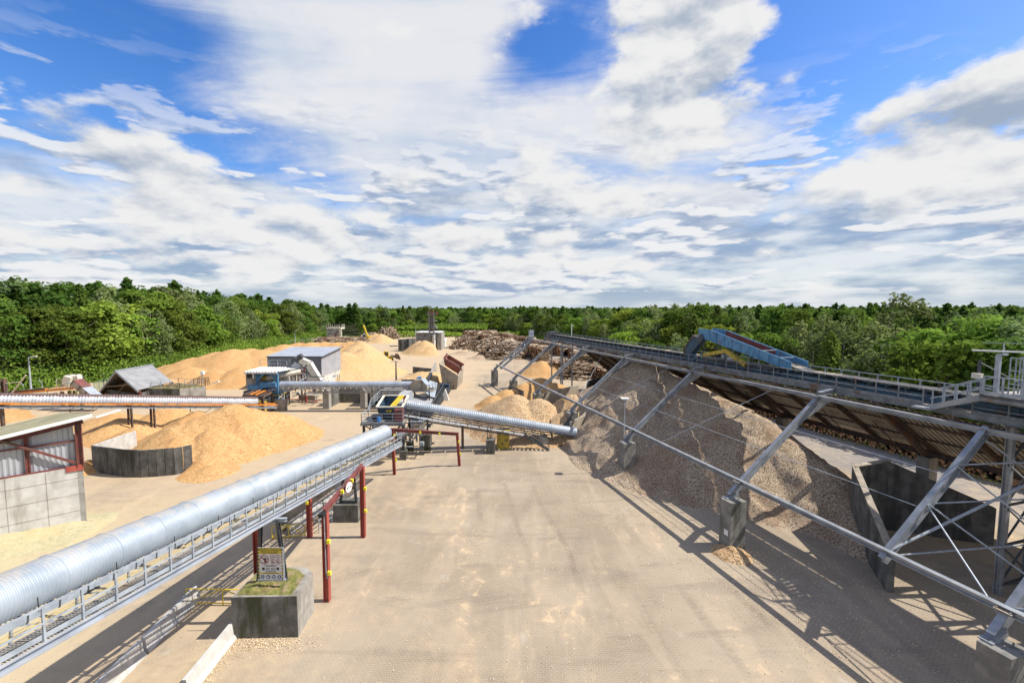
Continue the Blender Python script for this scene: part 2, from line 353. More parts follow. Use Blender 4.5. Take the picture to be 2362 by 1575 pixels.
# numpy value noise
_T = np.random.RandomState(5).rand(256, 256)
def vn(x, y):
    xi = np.floor(x).astype(int); yi = np.floor(y).astype(int); fx = x-xi; fy = y-yi
    fx = fx*fx*(3-2*fx); fy = fy*fy*(3-2*fy)
    a = _T[xi & 255, yi & 255]; b = _T[(xi+1) & 255, yi & 255]; c = _T[xi & 255, (yi+1) & 255]; d = _T[(xi+1) & 255, (yi+1) & 255]
    return a*(1-fx)*(1-fy)+b*fx*(1-fy)+c*(1-fx)*fy+d*fx*fy
def fbm(x, y, s=1., o=5):
    t = 0; a = .5
    for k in range(o): t = t+a*(vn(x*s+17*k, y*s+31*k)-.5); s *= 2.03; a *= .52
    return t
def heap(name, cones, x0, x1, y0, y1, step, mat, label, amp=.5, rnd=1.2, rot=None, fine=.12, mask=None, zoff=-.05, s0=.35, group=None, crease=0.):
    """loose material: upper envelope of cones / ridges.  cone=(x,y,z,slope) or (x,y,x2,y2,z,z2,slope)"""
    nx = int((x1-x0)/step)+1; ny = int((y1-y0)/step)+1
    gx, gy = np.meshgrid(np.linspace(x0, x1, nx), np.linspace(y0, y1, ny))
    wx, wy = gx+fbm(gx+40, gy, .25, 3)*amp*2.2, gy+fbm(gx, gy+90, .25, 3)*amp*2.2
    h = np.full(gx.shape, -5.)
    for c in cones:
        if len(c) == 4: d = np.hypot(wx-c[0], wy-c[1]); pk = c[2]; sl_ = c[3]
        else:
            ax, ay, bx, by, za, zb, sl_ = c; L2 = (bx-ax)**2+(by-ay)**2
            t = np.clip(((wx-ax)*(bx-ax)+(wy-ay)*(by-ay))/L2, 0, 1); d = np.hypot(wx-ax-t*(bx-ax), wy-ay-t*(by-ay)); pk = za+(zb-za)*t
        hc = pk-sl_*(np.sqrt(d*d+rnd*rnd)-rnd)
        hc = np.where(hc < .5, hc-.0, hc)
        h = np.maximum(h, hc)
    h = h+fbm(gx, gy, s0, 5)*amp*1.1+fbm(gx+5, gy+9, 1.7, 3)*fine*2
    if crease: h = h-np.abs(fbm(gx+3, gy*.6, .5, 3))*crease
    if mask is not None: h = np.where(mask(gx, gy), h, -5.)
    # soft toe
    h = np.where(h < .35, .35-(.35-h)*.55, h)
    keep = h > zoff
    P = np.stack([gx, gy, np.maximum(h, zoff)], -1)
    if rot is not None:
        O_, a_, e_ = rot; P = np.stack([O_[0]+gx*e_[0]+gy*a_[0], O_[1]+gx*e_[1]+gy*a_[1], P[..., 2]], -1)
    idx = np.arange(nx*ny).reshape(ny, nx)
    F = np.stack([idx[:-1, :-1], idx[:-1, 1:], idx[1:, 1:], idx[1:, :-1]], -1).reshape(-1, 4)
    k = keep.ravel(); F = F[k[F].any(1)]
    used = np.unique(F); rm = -np.ones(nx*ny, int); rm[used] = np.arange(len(used))
    V = P.reshape(-1, 3)[used]; F = rm[F]
    c = V.mean(0); c[2] = 0
    o = arr(name, V, F, mat, None, Vector(c), smooth=False)
    tag(o, label, 'wood chip heap' if 'chip' in name else 'sawdust heap', group)
    return o
def corr(mb, p, u, v, pitch=.25, amp=.04, n=(0, 0, 1), res=4, t=0.):
    """corrugated sheet from p spanned by u (across ribs) and v (along ribs)"""
    p, u, v, n = Vector(p), Vector(u), Vector(v), Vector(n).normalized(); k = max(2, int(u.length/pitch)*res)
    V = []
    for i in range(k+1):
        a = amp*math.sin(2*math.pi*i/res+.4); q = p+u*(i/k)+n*a; V += [q, q+v]
    mb.add(V, [(2*i, 2*i+2, 2*i+3, 2*i+1) for i in range(k)]); return mb
# ================================================================ SETTING
def sheet(name, pts, z, mat, kind='structure', label=None):
    mb = MB(); mb.add([Vector((p[0], p[1], z)) for p in pts], [tuple(range(len(pts)))])
    o = mb.build(name, mat); tag(o, label, None, None, kind); return o
def m_ground():
    m, nt, b, P = new_mat('forest_floor')
    f = noise(nt, P, .06, 6, .6).sm(.4, .6); c = mixc(nt, f, (.045, .06, .02), (.10, .105, .045))
    c = mixc(nt, noise(nt, P, 1.2, 5, .6).sm(.45, .7), c, (.09, .11, .035))
    nt.links.new(c, b.inputs['Base Color']); b.inputs['Roughness'].default_value = 1.; bump(nt, b, noise(nt, P, 1.5, 5), .15); return m
def m_paving():
    m, nt, b, P = new_mat('paving')
    sp = nt.nodes.new('ShaderNodeSeparateXYZ'); nt.links.new(P, sp.inputs[0]); x, y = X(nt, sp.outputs[0]), X(nt, sp.outputs[1])
    warp = noise(nt, vmap(nt, P, (1, 1, 1)), 1.4, 3, .6, 0, 1)
    va = nt.nodes.new('ShaderNodeVectorMath'); va.operation = 'MULTIPLY_ADD'; nt.links.new(warp.s, va.inputs[0]); va.inputs[1].default_value = (.035, .035, 0); nt.links.new(P, va.inputs[2])
    br = nt.nodes.new('ShaderNodeTexBrick'); nt.links.new(vmap(nt, va.outputs[0], (1, 1, 1), (0, 0, 0), (0, 0, R(6))), br.inputs['Vector'])
    br.inputs['Color1'].default_value = (.0, .0, .0, 1); br.inputs['Color2'].default_value = (1, 1, 1, 1); br.inputs['Mortar'].default_value = (.5, .5, .5, 1)
    br.inputs['Scale'].default_value = 1; br.inputs['Mortar Size'].default_value = .017; br.inputs['Mortar Smooth'].default_value = .4; br.inputs['Brick Width'].default_value = .27; br.inputs['Row Height'].default_value = .135
    bc = X(nt, br.outputs['Color']); joint = X(nt, br.outputs['Fac'])
    # stone colour
    st = mixc(nt, noise(nt, P, .11, 5, .6).sm(.38, .62), (.26, .205, .145), (.345, .28, .205))
    st = mixc(nt, bc*.18, st, (.39, .325, .25))
    # swept tracks (curved, elongated along the yard)
    tr = noise(nt, vmap(nt, P, (.5, .085, 1), (2, 3, 0), (0, 0, R(7))), 1., 6, .6, .9)
    tr2 = noise(nt, vmap(nt, P, (.09, .42, 1), (5, 1, 0), (0, 0, R(-28))), 1., 6, .6, .8)
    st = mixc(nt, tr.sm(.48, .66)*.55, st, (.40, .32, .23))
    st = mixc(nt, tr2.sm(.50, .68)*.45, st, (.17, .14, .11))
    # joint sand
    st = mixc(nt, joint*.55, st, (.50, .41, .29))
    # tyre tracks : pairs of dark bands following the truck lane and curving to the heaps
    for k_, (cx_, cy_, w_, lo, hi) in enumerate(((1., .09, 3.3, 0., 0.), (.82, -.36, 5.2, 0., 0.))):
        tt_ = (x*cx_+y*cy_+noise(nt, P, .035, 2, .5)*9.)/w_
        bd_ = (tt_.f('FRACT')-.5).f('ABSOLUTE'); lug = noise(nt, vmap(nt, P, (1, 3.5, 1)), 2.2, 3, .6)
        tm_ = bd_.sm(.12, .04)*noise(nt, P, .045, 4, .6, 0, 0).sm(.48, .60)*lug.sm(.3, .6)
        st = mixc(nt, tm_*(.40 if k_ == 0 else .28), st, (.15, .118, .088))
    # sawdust film
    big = noise(nt, P, .05, 5, .62, .3)
    fine = noise(nt, P, 1.1, 7, .66, .5)
    left = (x*-1.).sm(0., 22.)*.26
    farr = y.sm(48., 95.)*.13
    seam = ((x+y*.115)*(x+y*.115)*-1.6).f('EXPONENT')*y.sm(50., 30.)*.09
    shed = (x+(y*.3)).sm(14., 26.)*y.sm(80., 40.)*.12
    nearp = ((x+3.)*(x+3.)*-.06+(y-21.)*(y-21.)*-.05).f('EXPONENT')*.10
    msk = nearp+big*.95+fine*.42+tr*.2+left+farr+seam+shed
    film = msk.sm(.80, 1.10)
    st = mixc(nt, film*.75, st, (.50, .38, .24))
    st = mixc(nt, (big*.5+fine*.8+tr*.3+seam).sm(.90, 1.0)*.7, st, (.57, .43, .27))
    st = mixc(nt, (x*-1.).sm(20., 34.)*y.sm(44., 20.)*fine.sm(.3, .5)*.8, st, (.50, .46, .27))   # greenish old sawdust by the left shed
    # dark scuffs and pale bleached spots
    st = mixc(nt, noise(nt, vmap(nt, P, (.3, .9, 1), (3, 8, 0)), .5, 7, .65).sm(.60, .74)*.42, st, (.17, .135, .10))
    st = mixc(nt, noise(nt, P, .35, 6, .7, .4).sm(.60, .70)*.5, st, (.44, .39, .32))
    st = mixc(nt, noise(nt, P, 11., 2, .6).sm(.68, .76)*.75, st, (.74, .66, .52))
    # road asphalt greyer beyond the shed
    st = mixc(nt, (x*.958+y*.286-.0).sm(48., 51.)*(film*-.7+1.)*.8, st, (.20, .19, .185))
    nt.links.new(st, b.inputs['Base Color']); b.inputs['Roughness'].default_value = .9; b.inputs['Specular IOR Level'].default_value = .2
    bump(nt, b, joint*-.5+fine*.6+bc*.2, .02, .8)
    return m
def m_grass():
    m, nt, b, P = new_mat('verge_grass')
    c = mixc(nt, noise(nt, P, .5, 6, .65).sm(.4, .6), (.10, .15, .03), (.21, .26, .06))
    c = mixc(nt, noise(nt, P, .13, 5, .6).sm(.5, .62), c, (.24, .19, .09))
    nt.links.new(c, b.inputs['Base Color']); b.inputs['Roughness'].default_value = 1.; bump(nt, b, noise(nt, P, 6, 4), .15); return m
ang = R(16.6)
aV = Vector((-math.sin(ang), math.cos(ang), 0)); eV = Vector((aV.y, -aV.x, 0)); OV = Vector((16.6, 31.4, 0))
def S(s, t, z=0.): return OV+eV*s+aV*t+Vector((0, 0, z))
gr = sheet('ground', [(-3500, -600), (3500, -600), (3500, 5200), (-3500, 5200)], -.03, m_ground())
rt_edge = [S(40, -110), S(40, 20), S(42, 75), S(40, 120), (30, 205), (16, 262)]
yard_pts = [(-150, -30), (70, -60)]+[tuple(p[:2]) for p in rt_edge]+[tuple(G(*p)[:2]) for p in ((1100, 776), (1000, 775), (930, 779), (850, 779), (760, 786), (640, 801), (520, 822), (400, 852), (300, 868), (200, 884), (60, 902), (-60, 916))]+[(-150, 60)]
sheet('yard_paving', yard_pts, 0., m_paving())
gp = [G(*p) for p in ((-80, 918), (60, 904), (200, 886), (300, 870), (400, 854), (520, 824), (640, 803), (760, 788), (850, 781), (930, 781), (1000, 777), (1100, 778), (1230, 772))]
gq = [p*1.0+Vector((-6, 9, 0))*(1+i*.35) for i, p in enumerate(gp)]
mg = MB()
for i in range(len(gp)-1): mg.quad(*[Vector((q.x, q.y, -.012)) for q in (gp[i]+Vector((2, -3, 0)), gp[i+1]+Vector((2, -3, 0)), gq[i+1], gq[i])])
tag(mg.build('grass_verge', m_grass()), None, None, None, 'structure')
# ================================================================ OPEN STORAGE SHED (right)
def LT(u, v, t):            # point on the cross plane t
    r = _ray(u, v); k = (t+OV.dot(aV))/r.dot(aV); return Vector((0, 0, H))+r*k
def LS(u, v, s):            # point on the long plane s
    r = _ray(u, v); k = (s+OV.dot(eV))/r.dot(eV); return Vector((0, 0, H))+r*k
FR = [-43.2, -28.7, -14.2, .7, 15.5, 29.9, 44.0, 58.2, 73.6]
RZ = lambda s: 3.85+.825*(s-.2)
shed = thing('storage_shed', S(12, 15), 'long open steel shed, bare rafters on the near side, dusty corrugated roof beyond', 'shed')
for t in FR+[-9.4, 70.4]:
    mb = MB(); s0 = .2 if t in FR else .9
    mb.ib(S(s0, t, RZ(s0)), S(8.9, t, RZ(8.9)), .30, .50, (0, 0, 1), .035)
    if t in FR:
        mb.ib(S(8.7, t, 11.2), S(10.2, t, 11.4), .34, .36)
        for sg in (-1, 1): mb.prism([S(6.4, t+sg*.012, RZ(6.4)-.25), S(8.9, t+sg*.012, RZ(8.9)-.2), S(10.2, t+sg*.012, 11.0), S(9.9, t+sg*.012, 10.5)], aV*.02*sg)
        mb.bar(S(.2, t, 3.7), S(.9, t, 3.95), .4, .25)
        mb.box(-.25, .55, -.25, .25, 3.72, 3.78, lambda a, b, c: S(a, t+b, c))
    mb.build('rafter', M['steel'], shed)
mb = MB()
for t in FR[1:]:
    for s_, z_ in ((1.1, 4.72), (8.6, 10.9)):
        mb.box(s_-.34, s_+.34, t-.30, t+.30, z_+.14, z_+.165, S)
        for du, dv_ in ((-.24, -.22), (.24, -.22), (-.24, .22), (.24, .22)): mb.tube(S(s_+du, t+dv_, z_+.16), S(s_+du, t+dv_, z_+.21), .035, 6)
    for du, dv_ in ((-.1, -.5), (.5, -.5), (-.1, .0), (.5, .0)): mb.tube(S(du+.1, t+dv_, 3.7), S(du+.1, t+dv_, 3.86), .035, 6)
mb.build('gusset_plates', M['girder'], shed)
MB().ib(S(1.1, -31, 4.86), S(1.1, 75.2, 4.86), .30, .30, t=.04).build('eaves_beam', M['steel'], shed)
MB().ib(S(8.6, -31, 10.98), S(8.6, 75.0, 10.98), .32, .30, t=.04).build('upper_beam', M['steel'], shed)
for s_, z_, h_ in ((10.3, 11.4, .40), (13.75, 11.2, .76)):
    MB().ib(S(s_, -31, z_), S(s_, 67, z_), .22, h_, t=.035).build('ridge_girder', M['girder'], shed)
mb = MB()
for t in np.arange(-29, 68, 2.44): mb.bar(S(10.3, t, 11.1), S(13.7, t, 11.1), .10, .2)
mb.build('ridge_cross_members', M['girder'], shed)
mb = MB()
for t in np.arange(-25.5, 60, 7.3):
    for k in range(4):
        for z_ in (11.3, 11.5): p = S(10.18, t+k*.13, z_); mb.bar(p, p-eV*.03, .04, .04)
mb.build('splice_bolts', M['black'], shed)
# far side, still roofed
ZF = lambda s: 11.25-.645*(s-13.8)
for t in np.arange(-28.9, 62, 4.9): MB().ib(S(13.6, t, ZF(13.6)-.3), S(24.2, t, ZF(24.2)-.3), .22, .42, t=.03).build('roof_rafter', M['rustbrown'], shed)
mb = MB()
for s_ in (16.3, 18.4, 21.0, 23.9): mb.bar(S(s_, -31, ZF(s_)-.04), S(s_, 62.2, ZF(s_)-.04), .12, .16)
mb.ib(S(22.6, -31, 4.98), S(22.6, 62.2, 4.98), .3, .45)
mb.build('roof_purlins', M['rustbrown'], shed)
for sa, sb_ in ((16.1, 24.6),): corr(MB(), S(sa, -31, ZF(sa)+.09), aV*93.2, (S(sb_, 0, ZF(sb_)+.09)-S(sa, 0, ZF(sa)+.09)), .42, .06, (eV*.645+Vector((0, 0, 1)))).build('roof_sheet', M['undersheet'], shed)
mb = MB()                                    # slanted props in the far roof
for t in (3.2, 8.1, 18): mb.bar(S(18.8, t, ZF(18.8)-.4), S(22.4, t+.2, 5.0), .09); mb.nx()
mb.build('prop', M['rustbrown'], shed)
for t in FR[:-1]:                            # far frames: stout inclined legs
    MB().ib(S(22.0, t, 4.9), S(14.0, t, 10.9), .26, .5, t=.035).build('inner_rafter', M['rustbrown'], shed)
# bracing cables and rods
mb = MB()
for s_ in (3.9, 5.9): mb.tube(S(s_, -9.4, RZ(s_)), S(s_, 29.9, RZ(s_)), .022, 5)
for (a, b) in (((5.0, 8.6), (11.2, 1.1)), ((19.8, 8.6), (26.5, 1.1)), ((36.5, 8.6), (30.3, 1.1))): mb.tube(S(a[1], a[0], RZ(a[1])), S(b[1], b[0], RZ(b[1])), .03, 5)
mb.tube(S(21.8, 30.2, 5.1), S(9, 33, 11), .025, 5); mb.tube(S(21.8, 29.4, 5.1), S(6, 20, 8.8), .02, 5)
mb.build('bracing_cables', M['galv'], shed)
mb = MB()
rp = lambda s, t: S(s, t, RZ(s)+.05)
for s_, zt in ((1.0, 4.6), (4.1, 7.2), (6.5, 9.3)): mb.tube(rp(s_, -9.3), S(12.1, -11.5, zt+.2), .045, 6)
mb.tube(rp(1.2, -9.3), S(12.1, -11.5, 9.4), .075, 8)
for a, b in (((6.5), (1.6)), ((4.2), (-.2))): mb.tube(rp(a, -9.3), S(6.5+b*1.2, -14, max(RZ(b), 3.9)), .045, 6)
mb.tube(rp(4.2, -9.3), rp(1.0, -14.0), .045, 6); mb.tube(rp(8.4, -9.3), S(12.1, -11.5, 7.3), .05, 6)
for t in (70.4,):
    for k in range(3): mb.tube(rp(1.4+k*2.6, 70.4), rp(2.7+k*2.6, 73.6), .06, 6); mb.tube(rp(2.7+k*2.6, 73.6), rp(4.0+k*2.6, 70.4), .06, 6)
for t0_, t1_ in ((-28.7, -14.2), (-43.2, -28.7)):
    for a_, b_ in ((1.4, 4.6), (4.6, 1.4), (4.6, 8.2), (8.2, 4.6), (1.4, 1.4), (4.6, 4.6)):
        for h_ in (0, 1): ta, tb = t0_+h_*7.25, t0_+(h_+1)*7.25; mb.tube(rp(a_, ta), rp(b_, tb), .06, 6)
    mb.ib(rp(.9, t0_+7.25), rp(8.6, t0_+7.25), .3, .4)
mb.build('bracing_rods', M['galv'], shed)
for t in FR[1:]:
    MB().box(-.5, .9, -.95, .15, 0, 3.72, lambda a, b, c: S(a, t+b, c)).build('pier', M['conc_mid'], shed)
for t in FR[:-1]:
    MB().box(21.6, 22.7, -.5, .5, 0, 4.75, lambda a, b, c: S(a, t+b, c)).build('pier', M['conc'], shed)
mb = MB()
for (s_, t) in ((11, 64), (13.2, 64), (11, 58), (13.2, 58)): mb.ib(S(s_, t, 0), S(s_, t, 11), .26, .26); mb.nx()
mb.build('column', M['galv'], shed)
# small notice on pier B
c0 = S(-.5, .7-.55, 1.35); single(MB().bar(c0-eV*.02, c0-eV*.035, .38, .42), 'notice_plate', M['white'], c0, 'small white notice on the concrete pier beside the big chip heap', 'notice')

# ---------------- gallery on the ridge
gal = thing('ridge_conveyor', S(12, 20, 11.5), 'long conveyor gallery with handrails running along the ridge of the open shed', 'conveyor')
def rails(mb, path, h=1.1, post=1.5, w=.06, off=None, mid=1, toe=.14, top=.06):
    """handrail along a polyline of deck points"""
    for p, q in zip(path[:-1], path[1:]):
        p, q = Vector(p), Vector(q); L = (q-p).length; n = max(1, round(L/post))
        for k in range(n+1):
            b = p.lerp(q, k/n); mb.bar(b, b+Vector((0, 0, h)), w, w)
        z = Vector((0, 0, 1)); mb.bar(p+z*h, q+z*h, top, top)
        for k in range(mid): mb.bar(p+z*h*(k+1)/(mid+1), q+z*h*(k+1)/(mid+1), top*.75, top*.75)
        if toe: mb.bar(p+z*toe*.6, q+z*toe*.6, .012, toe)
    return mb
mb = MB(); mb.box(10.3, 11.15, -31, 67, 11.52, 11.57, S); mb.box(12.9, 13.7, -31, 67, 11.52, 11.57, S); mb.build('walkway', M['girder'], gal)
rails(MB(), [S(10.28, 67, 11.57), S(10.28, -5.4, 11.57)], 1.08, 1.47, .07, mid=1, toe=.2).build('handrail', M['girder'], gal)
rails(MB(), [S(13.72, 67, 11.57), S(13.72, -31, 11.57)], 1.15, 1.47, .07, mid=1, toe=.2).build('handrail', M['galv'], gal)
rails(MB(), [S(10.28, -8.0, 11.5), S(10.28, -31, 11.5)], .9, 1.6, .07, mid=1, toe=.2).build('handrail', M['girder'], gal)
mb = MB(); mb.box(11.2, 11.28, -31, 66, 11.6, 12.15, S); mb.box(12.72, 12.8, -31, 66, 11.6, 12.15, S)
for t in np.arange(-30, 66, 2.9): mb.box(11.14, 11.2, t, t+.12, 11.5, 12.2, S); mb.box(12.8, 12.86, t, t+.12, 11.5, 12.2, S)
mb.build('side_trough', M['bluedark'], gal)
mb = MB(); mb.box(11.28, 12.72, -31, 66, 11.62, 11.66, S); mb.build('return_belt', M['rubber'], gal)
mb = MB()
for (t0, z0), (t1, z1) in (((-31, 12.38), (4.2, 12.38)), ((4.2, 12.38), (15.6, 14.95)), ((19, 12.38), (66, 12.38))):
    for (a, b, za, zb) in ((11.3, 11.65, .12, 0), (11.65, 12.35, 0, 0), (12.35, 12.7, 0, .12)):
        mb.quad(S(a, t0, z0+za), S(b, t0, z0+zb), S(b, t1, z1+zb), S(a, t1, z1+za))
mb.build('belt', M['beltd'], gal)
mb = MB()
for t in np.arange(-30, 66, 1.25): mb.bar(S(11.22, t, 12.25), S(12.78, t, 12.25), .09)
mb.build('idler_rollers', M['dark'], gal)
mb = MB(); mb.box(11.0, 13.0, 65.2, 67.4, 11.6, 13.0, S); mb.tube(S(10.9, 66.2, 12.4), S(13.1, 66.2, 12.4), .45, 12); mb.build('head_drum_housing', M['dark'], gal)
single(MB().box(8.9, 10.0, 73.2, 73.9, 11.4, 13.0, S).box(9.0, 9.9, 73.12, 73.2, 12.3, 12.9, S), 'control_cabinet', M['hood'], S(9.4, 73.5, 11.4), 'pale blue cabinet standing at the far end of the open shed frame', 'cabinet')
lp = thing('light_mast', S(13.9, 60, 11.5), 'thin white mast rising from the far handrail of the ridge gallery', 'mast')
MB().tube(S(13.9, 60, 11.5), S(13.9, 60, 14.6), .07, 8).build('pole', M['white'], lp); MB().box(13.8, 14.1, 59.6, 60.1, 14.55, 14.7, S).build('lamp_head', M['white'], lp)

# ---------------- blue tripper car
tr = thing('tripper_car', S(12, 12, 12.4), 'faded blue discharge car straddling the ridge conveyor with its trough sloping up', 'tripper')
prof = [(5.2, 12.45, 13.15), (15.4, 14.42, 15.62), (17.5, 14.6, 15.75)]
for s_ in (10.95, 12.95):
    mb = MB()
    for (t0, a0, b0), (t1, a1, b1) in zip(prof[:-1], prof[1:]):
        mb.hexa([S(s_, t0, a0), S(s_+.05, t0, a0), S(s_+.05, t1, a1), S(s_, t1, a1)], [S(s_, t0, b0), S(s_+.05, t0, b0), S(s_+.05, t1, b1), S(s_, t1, b1)])
    tf = mb.build('side_panel', M['blue'], tr)
    mb = MB(); sg = -1 if s_ < 12 else 1
    for k in range(10):
        t = 5.3+k*1.16; f = (t-5.2)/10.2; a0 = 12.45+f*1.97; b0 = 13.15+f*2.47
        mb.bar(S(s_+(.025+.05*sg), t, a0), S(s_+(.025+.05*sg), t, b0), .07, .05, aV)
    mb.bar(S(s_+.025, 5.2, 13.17), S(s_+.025, 15.4, 15.64), .10, .05); mb.bar(S(s_+.025, 15.4, 15.64), S(s_+.025, 17.5, 15.77), .10, .05)
    mb.bar(S(s_+.025, 5.2, 12.43), S(s_+.025, 15.4, 14.4), .12, .06)
    mb.build('stiffener', M['blue'], tf)
    mb = MB(); i_ = s_+.056 if s_ < 12 else s_-.008
    mb.hexa([S(i_, 8.7, 13.45), S(i_+.002, 8.7, 13.45), S(i_+.002, 15.4, 14.7), S(i_, 15.4, 14.7)], [S(i_, 8.7, 13.95), S(i_+.002, 8.7, 13.95), S(i_+.002, 15.4, 15.58), S(i_, 15.4, 15.58)])
    mb.build('rusty_liner', M['red_dark'], tf)
mb = MB(); mb.bar(S(11, 8.6, 13.95), S(13, 8.6, 13.95), .08); mb.bar(S(11, 6.6, 13.45), S(13, 6.6, 13.45), .08); mb.build('cross_bar', M['galv'], tr)
mb = MB(); mb.tube(S(10.85, 17.0, 14.75), S(13.1, 17.0, 14.75), .38, 14); mb.tube(S(10.85, 14.6, 12.95), S(13.1, 14.6, 12.95), .3, 12); mb.build('drum', M['dark'], tr)
mb = MB()
mb.prism([S(10.7, 16.4, 14.65), S(10.7, 18.2, 14.85), S(10.7, 19.6, 13.1), S(10.7, 19.6, 11.3), S(10.7, 18.3, 11.3), S(10.7, 18.3, 12.8)], eV*.75)
mb.build('discharge_chute', M['bluedark'], tr)
mb = MB(); mb.hexa([S(10.66, 17.9, 14.86), S(11.5, 17.9, 14.86), S(11.5, 19.7, 13.12), S(10.66, 19.7, 13.12)], [S(10.66, 18.2, 14.95), S(11.5, 18.2, 14.95), S(11.5, 19.85, 13.15), S(10.66, 19.85, 13.15)]); mb.box(10.66, 11.5, 19.62, 19.72, 11.4, 13.12, S)
mb.build('worn_wear_plate', M['rustbrown'], tr)
mb = MB()
for t in (16.6, 14.0, 11.6, 9.6, 7.8):
    z1 = 12.72+(min(t, 15.4)-5.2)/10.2*1.9
    for s_ in (11.0, 12.9): mb.bar(S(s_, t, 12.0), S(s_, t, z1), .09)
    mb.bar(S(11, t, (z1+12.3)/2), S(12.9, t, (z1+12.3)/2), .07)
for s_ in (11.0, 12.9): mb.bar(S(s_, 16.6, 12.3), S(s_, 7.2, 12.3), .14, .18); mb.bar(S(s_, 16.6, 12.4), S(s_, 11.6, 13.8), .07)
mb.build('undercarriage', M['dark'], tr)
mb = MB(); mb.bar(S(10.75, 16.2, 12.75), S(10.75, 12.9, 13.55), .34, .42); mb.bar(S(10.75, 12.9, 13.55), S(10.75, 10.2, 12.35), .34, .42); mb.build('belt_guard', M['yellowold'], tr)
mb = MB(); mb.tube(S(10.95, 13.6, 12.9), S(11.5, 13.6, 12.9), .24, 12); mb.box(11.0, 11.6, 12.2, 13.0, 12.5, 12.9, S); mb.build('drive_motor', M['galv'], tr)
for t in (6.6, 10.0, 13.0, 16.2): MB().tube(S(10.95, t, 12.12), S(11.2, t, 12.12), .16, 10).build('wheel', M['dark'], tr)

# ---------------- drive tower and stairs at the right
tw = thing('drive_tower', S(13.3, -10.4), 'lattice tower with upper platform, stairs and caged ladder at the right edge', 'tower')
for s_ in (12.1, 14.9):
    for t in (-9.0, -12.2):
        MB().ib(S(s_, t, 0), S(s_, t, 12.7), .34, .34, aV, .04).build('column', M['steel'], tw)
mb = MB()
for s_ in (12.1, 14.9):
    for k in range(4): mb.bar(S(s_, -9.0, .6+k*2.6), S(s_, -12.2, 3.2+k*2.6), .09); mb.bar(S(s_, -12.2, .6+k*2.6), S(s_, -9, 3.2+k*2.6), .09)
for t in (-9.0, -12.2):
    for k in range(4): mb.bar(S(12.1, t, .6+k*2.6), S(14.9, t, 3.2+k*2.6), .09); mb.bar(S(12.1, t, .6+k*2.6), S(14.9, t, .6+k*2.6), .12)
mb.build('bracing', M['dark'], tw)
mb = MB(); mb.box(9.6, 14.2, -30, -8.6, 12.72, 12.92, S); mb.box(9.6, 9.7, -30, -8.6, 12.55, 12.92, S); mb.build('platform', M['girder'], tw)
mb = rails(MB(), [S(9.7, -30, 12.92), S(9.7, -10.6, 12.92)], 1.1, 1.6, .08, mid=1, toe=.2); rails(mb, [S(9.7, -10.4, 12.92), S(9.7, -8.7, 12.92)], 1.1, .95, .08, mid=1, toe=.2); rails(mb, [S(14.1, -30, 12.92), S(14.1, -8.7, 12.92)], 1.1, 1.6, .07); mb.build('handrail', M['galv'], tw)
mb = MB()                                    # stairs down to the gallery
for s_ in (9.75, 10.75): mb.bar(S(s_, -8.7, 12.75), S(s_, -6.1, 11.55), .06, .34)
for k in range(7): f = (k+.5)/7; mb.box(9.8, 10.7, -8.7+f*2.6-.13, -8.7+f*2.6+.13, 12.82-f*1.25, 12.86-f*1.25, S)
mb.box(9.5, 10.8, -6.3, -5.2, 11.38, 11.5, S)
stn = mb.build('stairs', M['steel'], tw)
mb = MB(); up = Vector((0, 0, 1))
for s_ in (9.75, 10.75):
    for k in range(5): p = S(s_, -8.7+k*.62, 12.85-k*.29); mb.bar(p, p+up*1.05, .06)
    for h_ in (.5, 1.05): mb.bar(S(s_, -8.7, 12.85+h_), S(s_, -6.1, 11.65+h_), .06)
mb.build('stair_rail', M['galv'], stn)
mb = MB()                                    # ladder cage
cc = S(11.2, -9.6, 0)
for k in range(9):
    th = R(150+k*30); p = cc+eV*math.cos(th)*.55+aV*math.sin(th)*.55; mb.bar(p+up*12.95, p+up*15.15, .05)
for z_ in (13.6, 14.4, 15.15):
    pp = [cc+eV*math.cos(R(a))*.55+aV*math.sin(R(a))*.55+up*z_ for a in range(150, 391, 20)]
    for a, b in zip(pp[:-1], pp[1:]): mb.bar(a, b, .05)
mb.build('ladder_cage', M['galv'], tw)
mb = MB(); mb.box(10.5, 10.7, -8.95, -8.75, 12.9, 15.3, S); mb.box(10.5, 11.3, -8.95, -8.85, 15.25, 15.35, S); mb.build('post', M['galv'], tw)
MB().box(11.9, 12.9, -10.1, -9.7, 13.35, 14.6, S).box(11.8, 13.0, -10.2, -9.6, 14.6, 14.72, S).build('switch_box', M['cream'], tw)
MB().box(11.5, 13.4, -13.5, -10.8, 12.95, 14.0, S).tube(S(11.5, -12.6, 14.0), S(13.4, -12.6, 14.0), .75, 14).build('drive_housing', M['bluedark'], tw)
fl = thing('strip_light', S(11, -9, 15.3), 'white strip light on a short mast above the caged ladder', 'lamp')
MB().bar(S(10.9, -8.9, 15.3), S(10.9, -8.9, 16.0), .05).bar(S(10.3, -8.2, 16.0), S(11.5, -10.0, 16.0), .03).build('bracket', M['galv'], fl)
MB().bar(S(10.0, -7.9, 15.5), S(11.8, -10.3, 15.5), .12, .09).build('tube_housing', M['white'], fl)
fp = thing('floodlight_mast', S(14.3, -6.2, 11.5), 'short grey mast with a box lamp beside the stairs at the gallery end', 'lamp')
MB().bar(S(14.3, -6.2, 11.5), S(14.3, -6.2, 14.5), .14).bar(S(14.3, -6.2, 14.4), S(14.2, -8.4, 13.2), .06).build('mast', M['dark'], fp)
MB().box(13.9, 14.2, -6.5, -6.0, 13.3, 13.65, S).build('lamp_box', M['cream'], fp)

